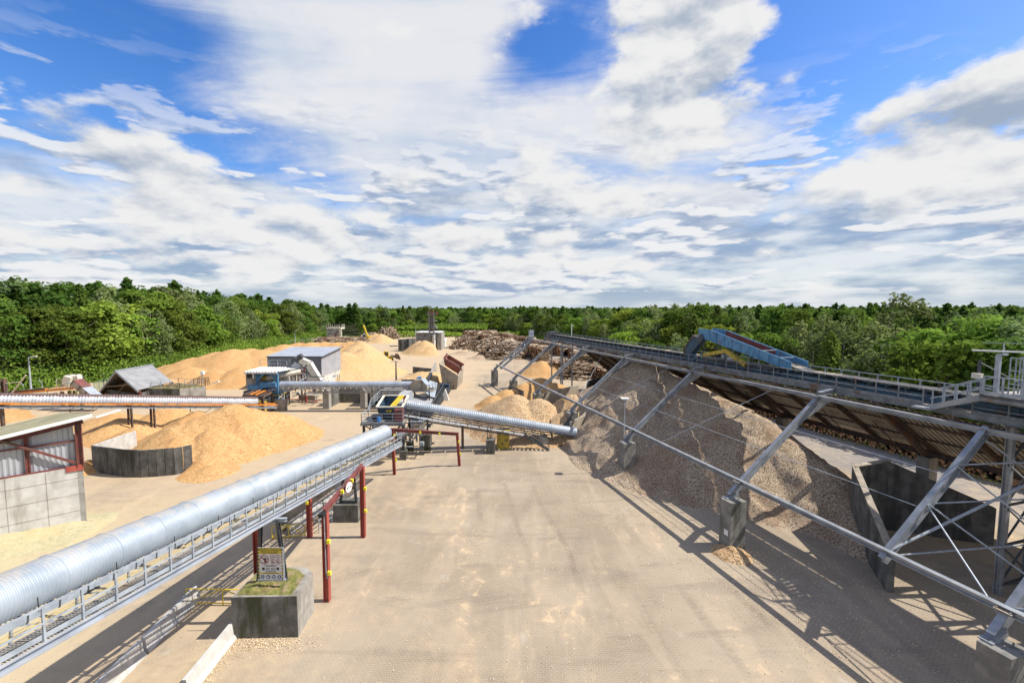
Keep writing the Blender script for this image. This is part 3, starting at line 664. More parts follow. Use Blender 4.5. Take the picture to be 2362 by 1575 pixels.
# ---------------- bay walls
def wall_path(name, pts, th, mat, label, thing_=None, cap=None):
    """wall through ((x,y,ztop),...)"""
    mb = MB(); P = [Vector((p[0], p[1], 0)) for p in pts]; Z = [p[2] for p in pts]; N = []
    for i in range(len(P)):
        d = (P[min(i+1, len(P)-1)]-P[max(i-1, 0)]).normalized(); N.append(Vector((-d.y, d.x, 0))*th/2)
    for i in range(len(P)-1):
        a, b = P[i], P[i+1]; z0, z1 = Vector((0, 0, Z[i])), Vector((0, 0, Z[i+1]))
        mb.add([a-N[i], b-N[i+1], b+N[i+1], a+N[i], a-N[i]+z0, b-N[i+1]+z1, b+N[i+1]+z1, a+N[i]+z0], [(4, 5, 6, 7), (0, 1, 5, 4), (2, 3, 7, 6)]+([(3, 0, 4, 7)] if i == 0 else [])+([(1, 2, 6, 5)] if i == len(P)-2 else []))
    c = sum(P, Vector())/len(P)
    return tag(mb.build(name, mat, None, c), label, 'wall')
def sp3(s, t, z): p = S(s, t); return (p.x, p.y, z)
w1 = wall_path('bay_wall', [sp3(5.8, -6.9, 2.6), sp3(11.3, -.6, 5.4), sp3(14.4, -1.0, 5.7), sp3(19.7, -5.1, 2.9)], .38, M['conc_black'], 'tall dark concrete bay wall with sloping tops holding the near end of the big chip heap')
mb = MB(); mb.bar(S(5.75, -6.9, 2.66), S(11.3, -.6, 5.46), .42, .08); mb.bar(S(11.2, -.6, 5.46), S(14.5, -1.0, 5.76), .42, .08)
o = mb.build('dusty_wall_top', M['conc_dusty'], w1)
wall_path('bay_wall', [sp3(-.9, 27.4, 2.9), sp3(1.6, 28.8, 3.3), sp3(6, 32, 5.2), sp3(14, 32.2, 5.2), sp3(19, 28, 3)], .4, M['conc_dusty'], 'pale concrete bay wall at the foot of the thin covered conveyor between two chip heaps')
st2 = thing('steel_buttress', S(-1.5, 27.6), 'dark triangular steel buttress leaning on the bay wall at the conveyor end', 'buttress')
MB().bar(S(-1.3, 27.3, 0), S(-.5, 28.1, 3.6), .18).bar(S(-3.0, 28.9, .1), S(-.5, 28.1, 3.6), .16).bar(S(-1.3, 27.3, .1), S(-3.0, 28.9, .1), .14).bar(S(-2.2, 28.1, .1), S(-.9, 27.9, 2.4), .1).build('frame', M['dark'], st2)
MB().prism([S(-1.35, 27.4, 0), S(-2.9, 28.85, 0), S(-.6, 28.1, 3.4)], aV*.04).build('dark_plate', M['dark'], st2)
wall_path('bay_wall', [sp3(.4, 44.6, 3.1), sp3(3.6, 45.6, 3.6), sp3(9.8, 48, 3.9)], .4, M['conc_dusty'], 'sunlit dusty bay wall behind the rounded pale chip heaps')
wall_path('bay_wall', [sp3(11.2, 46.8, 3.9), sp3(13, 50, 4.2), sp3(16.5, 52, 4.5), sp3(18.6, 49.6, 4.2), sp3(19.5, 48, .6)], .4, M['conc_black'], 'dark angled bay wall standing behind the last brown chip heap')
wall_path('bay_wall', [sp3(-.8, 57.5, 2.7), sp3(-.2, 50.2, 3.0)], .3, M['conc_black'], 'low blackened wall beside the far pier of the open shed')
mbl = MB(); p = S(-.9, 53)
for k in range(4): mbl.bar(S(-1.1, 56.5-k*1.6, 2.6), S(-2.1, 56.3-k*1.6, 0), .12)
single(mbl, 'wall_props', M['dark'], p, 'row of dark steel props leaning on the low blackened wall', 'props')
# ---------------- heaps in the shed
rot = ((OV.x, OV.y), (aV.x, aV.y), (eV.x, eV.y))
heap('wood_chip_heap', [(12, 31.2, 12, 27, 10.5, 10.2, .80), (12, 27, 12, 19, 10.0, 8.7, .80), (12, 19, 12, 10, 8.7, 7.2, .80), (12, 10, 12.6, 3, 7.4, 4.4, .88), (9, 24, 8.8, .80), (7, 14, 5.0, .66), (12.3, 1, 10.5, -3, 3.4, 1.6, .85), (16, 9.5, 3.6, .6), (6, 20, 6.0, .7), (19.5, 23, 4.2, .55), (23, 27, 2.2, .4)],
     -8, 34, -8.5, 42, .22, M['chip'], 'huge brown wood chip heap filling the middle of the open shed', amp=.42, rnd=1.1, rot=rot, fine=.13, crease=1.3,
     mask=lambda s, t: (~((t < -.7+(s-11.3)*1.14) & (s < 11.3) & (t > -9) & (s > 5.6))) & ~((s >= 11.3) & (t < -.9)) & ~((t > 28.3) & (s < 1.5)))
heap('wood_chip_heap', [(.4, 66, 5.0, .82), (.6, 63, 4.2, .8), (3.9, 64.5, 4.7, .85), (-1.5, 68.5, 3.6, .7), (6.2, 63, 3.0, .7), (2, 61, 2.8, .6), (-4.6, 71.5, 1.4, .5)], -12, 12, 55, 80, .2, M['chipmid'], 'rounded pale chip heap behind the far end of the thin covered conveyor', amp=.35, rnd=1.5, s0=.5)
heap('wood_chip_heap', [(9.5, 65.5, 5.2, .8), (12.5, 66.5, 5.0, .8), (8.2, 61.5, 3.6, .7), (14.5, 69, 5.0, .7), (12, 63, 4.4, .7), (10, 59.5, 2.2, .6)], 5.5, 22, 56, 78, .2, M['chipmid'], 'lumpy pale chip heap in the shade of a rafter beside the concrete bay wall', amp=.5, rnd=1.0, s0=.6)
heap('wood_chip_heap', [(15.5, 76, 4.6, .55), (13, 72, 3.2, .5), (18, 77, 3.8, .55)], 8, 27, 66, 86, .3, M['chip'], 'smooth brown chip heap in front of the dark angled bay wall', amp=.25)
heap('sawdust_heap', [(2.5, 84, 3.6, .6), (5.8, 87, 4.2, .6), (-1, 82, 2.8, .8), (8.5, 84.5, 3.6, .7), (-3.4, 80, 2.0, .8)], -9, 13, 74, 96, .3, M['sawdust'], 'orange sawdust heap behind the sunlit bay wall in the open shed', amp=.4)
heap('sawdust_heap', [(8.5, 121, 3.6, .55), (12, 120, 3.0, .5)], 0, 20, 110, 130, .4, M['sawdust'], 'small brown sawdust heap seen between the far rafters', amp=.4)
heap('wood_chip_heap', [(16.4, 31.0, .6, .9)], 14.5, 18.8, 29.0, 33.2, .1, M['chipmid'], 'little spill of chips around the foot of the near concrete pier', amp=.3, rnd=.5, fine=.06, s0=1.2)
# ================================================================ CONVEYORS
UP = Vector((0, 0, 1))
class Fr:                    # local frame along a sloping conveyor
    def __init__(s, p0, p1):
        s.p = Vector(p0); s.L = (Vector(p1)-s.p).length; s.d = (Vector(p1)-s.p).normalized(); s.r = s.d.cross(UP).normalized(); s.n = s.r.cross(s.d)
    def __call__(s, t, a=0., b=0.): return s.p+s.d*t+s.r*a+s.n*b
    def vz(s, t, a=0., b=0., z=0.): return s(t, a, b)+UP*z
def hood(F, t0, t1, R_, pitch, amp, a0, a1, name, mat, parent, seg=22, b0=0., off=0., seams=None, sub=4):
    """ribbed curved cover, arc from a0 to a1 degrees (0 = right side, 90 = top)"""
    n = int((t1-t0)/pitch*sub); V = []; 
    for i in range(n+1):
        t = t0+(t1-t0)*i/n; rr = R_+amp*math.sin(2*math.pi*i/sub+.3)
        if seams and (t % seams) < pitch/sub*1.01: rr += amp*.9+.008
        for k in range(seg+1):
            th = R(a0+(a1-a0)*k/seg); V.append(F(t, off+math.cos(th)*rr, b0+math.sin(th)*rr))
    idx = np.arange((n+1)*(seg+1)).reshape(n+1, seg+1)
    Fq = np.stack([idx[:-1, :-1], idx[:-1, 1:], idx[1:, 1:], idx[1:, :-1]], -1).reshape(-1, 4)
    return arr(name, np.array([tuple(q) for q in V]), Fq, mat, parent, smooth=True)
# ---- 1: the big covered conveyor at the left
dv = Vector((.0835, 1, -.1194)); pA = Vector((-15.5, 24, 7.25))
F1 = Fr(pA+dv*21.5, pA-dv*20.5); L1 = F1.L       # t runs from the tail up to the left of the frame ; +a points to -X side
mC = thing('covered_belt_conveyor', F1(0)*1.0-UP*F1(0).z, 'thick pale blue ribbed covered conveyor climbing to the lower left with a walkway along it', 'conveyor')
hood(F1, .1, L1, .79, .13, .032, -38, 218, 'cover', M['hood'], mC, 26, .18, 0, 1.95, 4)
mb = MB(); mb.quad(F1(0, -.6, -.25), F1(0, .6, -.25), F1(L1, .6, -.25), F1(L1, -.6, -.25)); mb.tube(F1(-.4, -.65, -.1), F1(-.4, .65, -.1), .32, 12); mb.build('belt', M['rubber'], mC)
mb = MB()
for a in (-.82, .82): mb.bar(F1(-.8, a, -.42), F1(L1, a, -.42), .08, .2, F1.n); mb.bar(F1(0, a, -1.25), F1(L1, a, -1.25), .08, .12, F1.n)
for k in range(int(L1/1.9)):
    t = k*1.9+.6
    for a in (-.82, .82):
        mb.bar(F1(t, a, -.42), F1(t, a, -1.25), .06); mb.bar(F1(t, a, -1.25), F1(t+1.9, a, -.42), .05)
    mb.bar(F1(t, -.82, -1.25), F1(t, .82, -1.25), .06); mb.bar(F1(t, -.82, -.45), F1(t, .82, -.45), .06)
mb.build('truss', M['galv'], mC)
mb = MB()
for k in range(int(L1/.92)): t = k*.92+.3; mb.tube(F1(t, -.7, -.38), F1(t, .7, -.38), .06, 6); mb.bar(F1(t, -.85, -.55), F1(t, -.85, -.2), .05)
mb.build('idler_rollers', M['dark'], mC)
# the walkway is on the -a side (towards +X)
def wk(F, t, a, b): return F(t, -a, b)
mb = MB()
n = int(L1/.1)
for k in range(n):                                # open grating bars
    mb.bar(wk(F1, k*.1, 1.12, -.82), wk(F1, k*.1, 1.92, -.82), .035, .03, F1.n)
for a in np.arange(1.15, 1.93, .13): mb.bar(wk(F1, 0, a, -.815), wk(F1, L1, a, -.815), .022, .03, F1.n)
mb.build('grating', M['girder'], mC)
mb = MB()
mb.bar(wk(F1, 0, 1.98, -.93), wk(F1, L1, 1.98, -.93), .05, .24, F1.n); mb.bar(wk(F1, 0, 2.06, -1.04), wk(F1, L1, 2.06, -1.04), .14, .03, F1.n); mb.bar(wk(F1, 0, 2.04, -.82), wk(F1, L1, 2.04, -.82), .12, .03, F1.n)
mb.bar(wk(F1, 0, 1.08, -.9), wk(F1, L1, 1.08, -.9), .05, .16, F1.n)
for k in range(int(L1/1.15)): mb.bar(wk(F1, k*1.15, .8, -.97), wk(F1, k*1.15, 2.0, -.97), .06, .1, F1.n)
mb.build('walkway_channel', M['hood_old'], mC)
mb = MB()
for k in range(int(L1/1.13)+1):
    b = wk(F1, k*1.13+.1, 1.97, -.82); mb.bar(b, b+UP*1.12, .07, .045); mb.nx()
h1 = mb.build('handrail_post', M['galv'], mC)
mb = MB()
for z_ in (1.12, .60): mb.bar(F1.vz(0, -1.97, -.82, z_), F1.vz(L1, -1.97, -.82, z_), .055, .055)
mb.bar(F1.vz(0, -1.93, -.82, .16), F1.vz(L1, -1.93, -.82, .16), .012, .17)
mb.build('handrail', M['galv'], mC)
mb = MB(); rr = random.Random(3)                   # bits of cable and clamps on the inner side
for k in range(46): t = rr.uniform(0, L1); mb.bar(wk(F1, t, .9, -.5), wk(F1, t+rr.uniform(.1, .6), .95, -.47+rr.uniform(-.08, .05)), .04)
for k in range(16): t = 1+k*2.6; b = wk(F1, t, .86, -.35); mb.bar(b, b+UP*rr.uniform(.35, .55), .02)
mb.build('cable_bundle', M['black'], mC)
mb = MB(); mb.tube(wk(F1, 0, 1.0, -.68), wk(F1, L1, 1.0, -.68), .014, 6); mb.tube(wk(F1, 0, .95, -.60), wk(F1, L1, .95, -.60), .01, 6); mb.build('cables', M['yellowold'], mC)
# trestles
def trestle(base, top, wb, wt, label):
    t = thing('trestle', base, label, 'trestle'); mb = MB(); b, p = Vector(base), Vector(top)
    for s in (-1, 1):
        mb.ib(b+Vector((s*wb/2, 0, .1)), p+Vector((s*wt/2, 0, 0)), .16, .2, (0, 1, 0), .03)
    mb.build('leg', M['dark'], t)
    MB().ib(p+Vector((-2.6, 0, .06)), p+Vector((1.0, 0, .06)), .16, .2).build('head_beam', M['galv'], t)
    for f in (.0, .40) if wb > 1.2 else (.0, .46):
        w = wb+(wt-wb)*f; c = b.lerp(p, f)+UP*.12; MB().bar(c-Vector((w/2+.1, 0, 0)), c+Vector((w/2+.1, 0, 0)), .16, .14).build('cross_beam', M['dark'], t)
    return t
trestle((-13.77, 23.83, 2.42), (-13.8, 23.83, 6.05), 1.55, .95, 'dark steel trestle with the yard safety board on the moss covered concrete block')
trestle((-14.0, 36.0, 1.5), (-13.9, 36.0, 4.5), 1.35, .75, 'dark narrow steel trestle on the small bare concrete block')
def block(pts, h, mat, label, top=None):
    mb = MB(); P = [Vector((p[0], p[1], 0)) for p in pts]; mb.prism(P, (0, 0, h)); c = sum(P, Vector())/len(P)
    return tag(mb.build('concrete_block', mat, None, c), label, 'concrete block')
blk = block([(-15.3, 22.55), (-11.78, 22.66), (-11.86, 24.75), (-12.6, 25.35), (-15.2, 25.2)], 2.38, M['conc'], 'big moss stained concrete block carrying the trestle with the safety board')
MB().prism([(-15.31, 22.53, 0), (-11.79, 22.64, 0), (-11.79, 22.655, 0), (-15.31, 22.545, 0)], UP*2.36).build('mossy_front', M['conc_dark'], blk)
# side face sunlit is plain concrete: the moss belongs to the shaded front only by nature; same block
n = 46; gx, gy = np.meshgrid(np.linspace(-15.18, -12.0, n), np.linspace(22.72, 25.1, n))
hh = 2.385+np.clip(.12+fbm(gx, gy, 1.6, 5)*.35, 0, .4)*np.clip(np.minimum.reduce([gx+15.18, -12.0-gx+np.clip(24.3-gy, -1, .3), gy-22.72, 25.1-gy])*6, 0, 1)
idx = np.arange(n*n).reshape(n, n); Fq = np.stack([idx[:-1, :-1], idx[:-1, 1:], idx[1:, 1:], idx[1:, :-1]], -1).reshape(-1, 4)
k = ((gx-(-12.0)+(gy-24.2).clip(0)*1.0) < 0).ravel(); Fq = Fq[k[Fq].all(1)]
arr('moss_cushion', np.stack([gx, gy, hh], -1), Fq, M['moss'], blk)
mb = MB(); rr = random.Random(8)
for i in range(16):
    p = Vector((-13.5+rr.gauss(0, .2), 22.95+rr.gauss(0, .1), 2.45)); q = p+Vector((rr.gauss(0, .25), rr.gauss(0, .12), rr.uniform(.15, .5))); mb.bar(p, q, .008)
    mb.quad(q, q+Vector((.03, 0, .02)), q+Vector((.05, 0, .07)), q+Vector((.01, 0, .05)))
tag(mb.build('dry_weeds', M['sawpale'], None, Vector((-13.5, 23, 2.45))), 'dry straw coloured weed stalks growing in front of the safety board', 'plant')
block([(-15.14, 35.55), (-13.05, 35.55), (-13.0, 37.1), (-15.05, 37.1)], 1.5, M['conc_dark'], 'small rectangular concrete block under the second narrow trestle')
# safety board ----------------------------------------------------------------
sb = thing('safety_board', (-14.05, 22.9, 2.75), 'yellow and white woodyard safety notice board fixed to the front of the trestle', 'sign')
q0 = G(597, 1332, 2.62); q1 = G(655, 1335, 2.62); sy = 23.25
SBL, SBR, SBB, SBT = A(598.5, 1334, sy).x-.03, A(654, 1334, sy).x, A(620, 1335, sy).z, A(620, 1262, sy).z
def sbp(u, v, d=0.): return Vector((SBL+(SBR-SBL)*u, sy-d, SBB+(SBT-SBB)*v))
W_, H_ = SBR-SBL, SBT-SBB
mb = MB(); mb.bar(sbp(.5, 0), sbp(.5, 1), W_, .03, (0, 1, 0)); mb.build('panel', M['signwhite'], sb)
mb = MB(); 
for k in range(20):
    if k % 2: continue
    v0, v1 = k/20, (k+1)/20
    for u in (0., .955): mb.add([sbp(u, v0, .02), sbp(u+.045, v0+.02, .02), sbp(u+.045, v1+.02, .02), sbp(u, v1, .02)], [(0, 1, 2, 3)])
    if k < 16: mb.add([sbp(k/16, .975, .02), sbp(k/16+.062, .975, .02), sbp(k/16+.075, 1., .02), sbp(k/16+.012, 1., .02)], [(0, 1, 2, 3)])
mb.build('hazard_stripes', M['black'], sb)
mb = MB()
for u0, u1 in ((0, .045), (.955, 1)): mb.add([sbp(u0, 0, .0175), sbp(u1, 0, .0175), sbp(u1, 1, .0175), sbp(u0, 1, .0175)], [(0, 1, 2, 3)])
mb.add([sbp(0, .975, .0175), sbp(1, .975, .0175), sbp(1, 1, .0175), sbp(0, 1, .0175)], [(0, 1, 2, 3)])
mb.add([sbp(.045, .80, .018), sbp(.955, .80, .018), sbp(.955, .972, .018), sbp(.045, .972, .018)], [(0, 1, 2, 3)])
mb.add([sbp(.045, .165, .018), sbp(.955, .165, .018), sbp(.955, .215, .018), sbp(.045, .215, .018)], [(0, 1, 2, 3)])
mb.build('yellow_band', M['signyel'], sb)
RT, UU = Vector((1, 0, 0)), Vector((0, 0, 1))
text('title', 'HOLZPLATZ / WOODYARD', .128, M['black'], sb, sbp(.5, .925, .022), RT, UU)
text('subtitle', 'BETRETEN / EINFAHRT VERBOTEN', .066, M['black'], sb, sbp(.5, .868, .022), RT, UU)
text('subtitle', 'NO ENTRY / UNAUTHORISED', .06, M['black'], sb, sbp(.5, .825, .022), RT, UU)
def ring(mb, u, v, r, t): 
    for k in range(28):
        a, b = 2*math.pi*k/28, 2*math.pi*(k+1)/28; c = sbp(u, v, .022)
        mb.add([c+Vector((math.cos(x_)*q, 0, math.sin(x_)*q)) for x_, q in ((a, r), (b, r), (b, r-t), (a, r-t))], [(0, 1, 2, 3)])
mb = MB(); ring(mb, .25, .625, .26, .045)
c = sbp(.25, .625, .026); mb.bar(c+Vector((-.17, 0, .17)), c+Vector((.17, 0, -.17)), .045, .004, (0, 1, 0))
for (u, v) in ((.60, .70), (.82, .70), (.60, .55), (.82, .55)):
    mb.nx(); ring(mb, u, v, .13, .022)
    if v < .6: c = sbp(u, v, .026); mb.bar(c+Vector((-.085, 0, .085)), c+Vector((.085, 0, -.085)), .02, .004, (0, 1, 0))
mb.build('prohibition_ring', M['signred'], sb)
mb = MB(); c = sbp(.29, .60, .024)
mb.bar(c+Vector((-.03, 0, -.12)), c+Vector((.02, 0, .0)), .10, .004, (0, 1, 0))
for a_ in (-35, -12, 10, 32, 70): mb.bar(c, c+Vector((math.sin(R(a_))*.16, 0, math.cos(R(a_))*.16)), .028, .004, (0, 1, 0))
for u, v in ((.60, .55), (.82, .55)):
    mb.nx(); c = sbp(u, v, .0235); mb.bar(c+Vector((-.05, 0, .02)), c+Vector((.05, 0, -.03)), .05, .003, (0, 1, 0)); mb.bar(c+Vector((0, 0, -.05)), c+Vector((.02, 0, .05)), .03, .003, (0, 1, 0))
for u in (.21, .79):
    mb.nx(); c = sbp(u, .335, .0235); mb.bar(c+Vector((-.07, 0, 0)), c+Vector((.07, 0, 0)), .003, .15, (0, 0, 1))
mb.build('pictogram', M['black'], sb)
text('number', '10', .12, M['black'], sb, sbp(.82, .70, .024), RT, UU); text('number', '4,5', .09, M['black'], sb, sbp(.60, .70, .024), RT, UU)
for i, (s_, v_) in enumerate((('Zutritt nur für befugte Personen', .45), ('Authorised persons only', .412), ('040 101   040 112', .355), ('040 110   040 118', .315), ('Bei Unfall sofort melden', .27), ('Report accidents at once', .24))):
    text('notice_line', s_, .056 if i not in (2, 3) else .07, M['black'], sb, sbp(.5, v_, .022), RT, UU)
text('notice_line', 'PERSONAL PROTECTIVE EQUIPMENT', .05, M['black'], sb, sbp(.5, .19, .022), RT, UU)
mb = MB()
for u in (.16, .39, .62, .85): mb.disc(sbp(u, .08, .03), (0, 1, 0), .11, 20, .012); mb.nx()
mb.build('mandatory_disc', M['signblue'], sb)
mb = MB()
for i, u in enumerate((.16, .39, .62, .85)):
    c = sbp(u, .08, .036)
    if i: mb.nx()
    if i == 0: mb.bar(c+Vector((-.03, 0, -.07)), c+Vector((-.03, 0, .06)), .03, .003, (0, 1, 0)); mb.bar(c+Vector((.03, 0, -.07)), c+Vector((.03, 0, .06)), .03, .003, (0, 1, 0))
    if i == 1: mb.bar(c+Vector((-.06, 0, .02)), c+Vector((.05, 0, .02)), .06, .003, (0, 0, 1)); mb.disc(c+Vector((0, .004, -.01)), (0, 1, 0), .05, 12, .004)
    if i == 2: mb.bar(c+Vector((-.07, 0, .02)), c+Vector((.07, 0, .02)), .003, .05, (0, 0, 1)); mb.bar(c+Vector((-.05, 0, -.05)), c+Vector((.05, 0, -.05)), .003, .03, (0, 0, 1))
    if i == 3: mb.bar(c+Vector((-.01, 0, -.06)), c+Vector((-.01, 0, .07)), .045, .003, (0, 1, 0)); mb.bar(c+Vector((-.02, 0, -.05)), c+Vector((.06, 0, -.05)), .003, .035, (0, 0, 1))
mb.build('pictogram', M['signwhite'], sb)
MB().bar(sbp(-.06, -.04, -.06), sbp(1.06, -.04, -.06), .14, .06).bar(sbp(1.02, 0, -.03), sbp(1.02, 1, -.03), .05).build('support_rail', M['galv'], sb)

# red clearance frames -----------------------------------------------------------
cf = thing('clearance_frame', (-13.7, 29.5, 0), 'red painted steel clearance frame with yellow reflectors spanning beneath the big conveyor', 'steel frame')
xs = (-11.5, -15.95)
for (x, y, z) in ((-11.46, 25.65, 5.66), (-11.8, 33.2, 5.75), (-16.05, 33.2, 3.9), (-15.85, 25.9, 4.6)):
    MB().ib((x, y, 0), (x+.04, y, z), .34, .34, (1, 0, 0), .04).build('post', M['red'], cf)
MB().ib((-11.44, 25.5, 5.78), (-11.78, 33.3, 5.82), .26, .28, t=.035).build('beam', M['red_dark'], cf)
MB().bar((-11.6, 25.3, 5.70), (-11.28, 25.3, 5.70), .45, .22).build('beam_end_cap', M['black'], cf)
mb = MB()
for p in ((-11.22, 25.5, 3.9), (-11.22, 25.5, 1.9), (-11.55, 33.1, 4.0), (-11.55, 33.1, 2.2), (-11.3, 28.0, 5.95), (-11.4, 30.0, 5.9), (-15.6, 25.8, 1.7), (-16.1, 33.0, 2.9)): mb.box(p[0]-.07, p[0]+.12, p[1]-.1, p[1]+.05, p[2]-.12, p[2]+.12); mb.nx()
mb.build('reflector', M['yellowlamp'], cf)
MB().tube((-11.40, 25.44, 5.5), (-11.38, 25.44, 1.9), .025, 6).tube((-11.38, 25.44, 1.9), (-11.28, 25.4, 1.6), .025, 6).build('conduit', M['galv'], cf)
rs = thing('height_limit_sign', (-11.25, 29.2, 5.7), 'round white height limit sign hanging on the red frame beam', 'sign')
MB().disc((-11.30, 29.2, 5.75), (1, -.25, 0), .36, 24, .02).build('disc', M['white'], rs)
MB().disc((-11.31, 29.2, 5.75), (1, -.25, 0), .40, 24, .02).build('rim', M['signred'], rs)
text('number', '4,5 m', .24, M['black'], rs, (-11.272, 29.195, 5.75), Vector((.25, 1, 0)), UU)
cf2 = thing('clearance_frame', (-9.5, 47.6, 0), 'red goalpost shaped clearance frame standing in front of the transfer tower', 'steel frame')
MB().ib((-12.87, 46.3, 0), (-13.0, 46.3, 4.95), .30, .30, (1, 0, 0), .04).build('post', M['red'], cf2); MB().ib((-6.07, 48.95, 0), (-6.3, 48.95, 3.62), .30, .30, (1, 0, 0), .04).build('post', M['red'], cf2)
MB().ib((-13.15, 46.25, 5.0), (-6.15, 49.0, 3.72), .28, .34, t=.035).build('beam', M['red_dark'], cf2)
mb = MB()
for p in ((-12.78, 46.1, 4.4), (-12.62, 46.1, 1.7), (-10.2, 47.2, 4.42), (-8.2, 48.0, 4.05), (-6.1, 48.75, 2.9), (-5.95, 48.75, 1.5)): mb.box(p[0]-.07, p[0]+.1, p[1]-.1, p[1]+.05, p[2]-.13, p[2]+.13); mb.nx()
mb.build('reflector', M['yellowlamp'], cf2)

# jersey barriers ------------------------------------------------------------------
def barrier(a, b, i):
    a, b = Vector(a), Vector(b); d = (b-a).normalized(); n = Vector((-d.y, d.x, 0)); prof_ = [(-.30, 0), (-.30, .08), (-.16, .28), (-.09, .86), (.09, .86), (.16, .28), (.30, .08), (.30, 0)]
    mb = MB(); m = .04; ring_ = [[c+n*p[0]+UP*p[1] for p in prof_] for c in (a+d*m, b-d*m)]
    k = len(prof_); mb.add(ring_[0]+ring_[1], [(j, j+1, k+j+1, k+j) for j in range(k-1)]+[tuple(range(k))[::-1], tuple(range(k, 2*k))])
    return mb, (a+b)/2
bl = [((-19.72, 25.9, 0), (-19.36, 21.5, 0), 'pale precast concrete barrier starting beside the near yellow gate'), ((-19.36, 21.4, 0), (-19.0, 17.0, 0), 'shadow striped concrete barrier at the bottom edge of the photo'), ((-19.0, 16.9, 0), (-18.6, 12.5, 0), None),
      ((-15.42, 22.7, 0), (-15.25, 18.9, 0), 'white sunlit concrete barrier butting against the moss covered block'), ((-15.25, 18.8, 0), (-15.05, 14.4, 0), 'white concrete barrier nearest the camera at the bottom edge'),
      ((-18.0, 33.6, 0), (-17.2, 38.0, 0), 'concrete barrier under the conveyor behind the far yellow gate'), ((-17.2, 38.1, 0), (-16.4, 42.4, 0), 'last concrete barrier of the row towards the transfer tower')]
for a, b, lab in bl:
    if lab is None: continue
    mb, c = barrier(a, b, 0); tag(mb.build('concrete_barrier', M['conc_light'], None, c), lab, 'barrier', 'precast barriers along the truck lane')
mb = MB(); mb.bar((-17.0, 40.2, .9), (-18.6, 33.0, 1.1), .14, 1.8); tag(mb.build('low_wall', M['conc_dusty'], None, Vector((-17.8, 36.5, 0))), 'dusty low retaining wall below the middle of the big covered conveyor', 'wall')
def gate(a, b, label):
    a, b = Vector(a), Vector(b); t = thing('yellow_gate', (a+b)/2, label, 'gate'); mb = MB(); h = 1.02; m = (a+b)/2
    for z_ in (.12, h): mb.tube(a+UP*z_, b+UP*z_, .035, 6)
    for p in (a, b, m): mb.tube(p+UP*.0, p+UP*h, .035, 6)
    mb.build('frame', M['yellow'], t); mb = MB(); mb.tube(a+UP*.15, m+UP*h, .03, 6); mb.tube(m+UP*h, b+UP*.15, .03, 6); mb.build('brace', M['yellow'], t)
gate(G(431, 1394), (-15.4, 25.2, 0), 'yellow tubular gate between the concrete barrier and the mossy block'); gate(G(628, 1243), G(704, 1237), 'yellow tubular gate between the far barrier row and the red posts')
mb = MB(); a_, b_ = Vector((-15.6, 33.8, 0)), Vector((-14.2, 40.5, 0)); rails(mb, [a_, b_], 1.05, 1.6, .05, mid=1, toe=0); tag(mb.build('guard_rail', M['galv'], None, (a_+b_)/2), 'thin grey guard rail running back from the red post', 'railing')

# ---- transfer tower ---------------------------------------------------------------
tt = thing('transfer_tower', (-15.6, 52.5, 0), 'transfer tower with railed platform where the two covered conveyors meet', 'tower')
Zd = 4.55
mb = MB()
for x in (-17.8, -13.1):
    for y in (51.2, 54.6): mb.ib((x, y, .4), (x, y, Zd-.1), .26, .26, (1, 0, 0), .035); mb.nx()
mb.build('column', M['dark'], tt)
mb = MB()
for x in (-17.8, -13.1):
    for y in (51.2, 54.6): mb.box(x-.4, x+.4, y-.4, y+.4, 0, 1.1); mb.nx()
mb.build('footing', M['conc_dark'], tt)
mb = MB(); mb.bar((-17.8, 51.2, 1.2), (-13.1, 51.2, 4.2), .1); mb.bar((-13.1, 51.2, 1.2), (-17.8, 51.2, 4.2), .1); mb.bar((-17.8, 51.2, 1.2), (-17.8, 54.6, 4.2), .1); mb.bar((-13.1, 51.2, 1.2), (-13.1, 54.6, 4.2), .1); mb.build('bracing', M['dark'], tt)
MB().box(-18.0, -12.9, 50.6, 55.6, Zd-.18, Zd).box(-18.0, -12.9, 50.55, 50.6, Zd-.3, Zd+.02).build('platform', M['girder'], tt)
rails(MB(), [(-12.95, 50.7, Zd), (-17.9, 50.7, Zd), (-17.9, 53.2, Zd)], 1.12, 1.1, .055, mid=2, toe=.14).build('handrail', M['galv'], tt)
rails(MB(), [(-17.9, 53.2, Zd), (-17.9, 54.2, Zd+.9), (-17.6, 57.5, Zd+1.6), (-15.2, 57.6, Zd+1.6)], 1.12, 1.1, .055, mid=2, toe=0).build('handrail', M['galv'], tt)
mb = MB(); mb.box(-17.4, -14.6, 55.6, 57.4, Zd+1.35, Zd+1.5); mb.build('upper_platform', M['girder'], tt)
mb = MB()
P0 = [(-16.3, 52.5, 4.65), (-13.6, 52.5, 4.65), (-13.6, 54.9, 4.65), (-16.3, 54.9, 4.65)]; P1 = [(-16.5, 52.2, 6.1), (-13.4, 52.2, 6.1), (-13.4, 55.3, 6.9), (-16.5, 55.3, 6.9)]
mb.add(P0+P1, [(0, 1, 5, 4), (1, 2, 6, 5), (2, 3, 7, 6), (3, 0, 4, 7), (0, 3, 2, 1)]); mb.build('hopper', M['bluedark'], tt)
mb = MB()
for a, b in zip(P1, P1[1:]+P1[:1]): mb.bar(Vector(a)+UP*.05, Vector(b)+UP*.05, .28, .12)
mb.build('hopper_rim', M['cream'], tt)
mb = MB(); mb.bar((-15.3, 52.2, 5.6), (-14.2, 54.5, 7.1), .30, .14); mb.bar((-14.9, 52.1, 5.6), (-13.8, 54.4, 7.1), .22, .14); mb.build('belt_guard', M['yellow'], tt)
MB().box(-14.2, -13.2, 51.3, 52.2, 4.6, 6.0).build('red_box', M['red_dark'], tt)
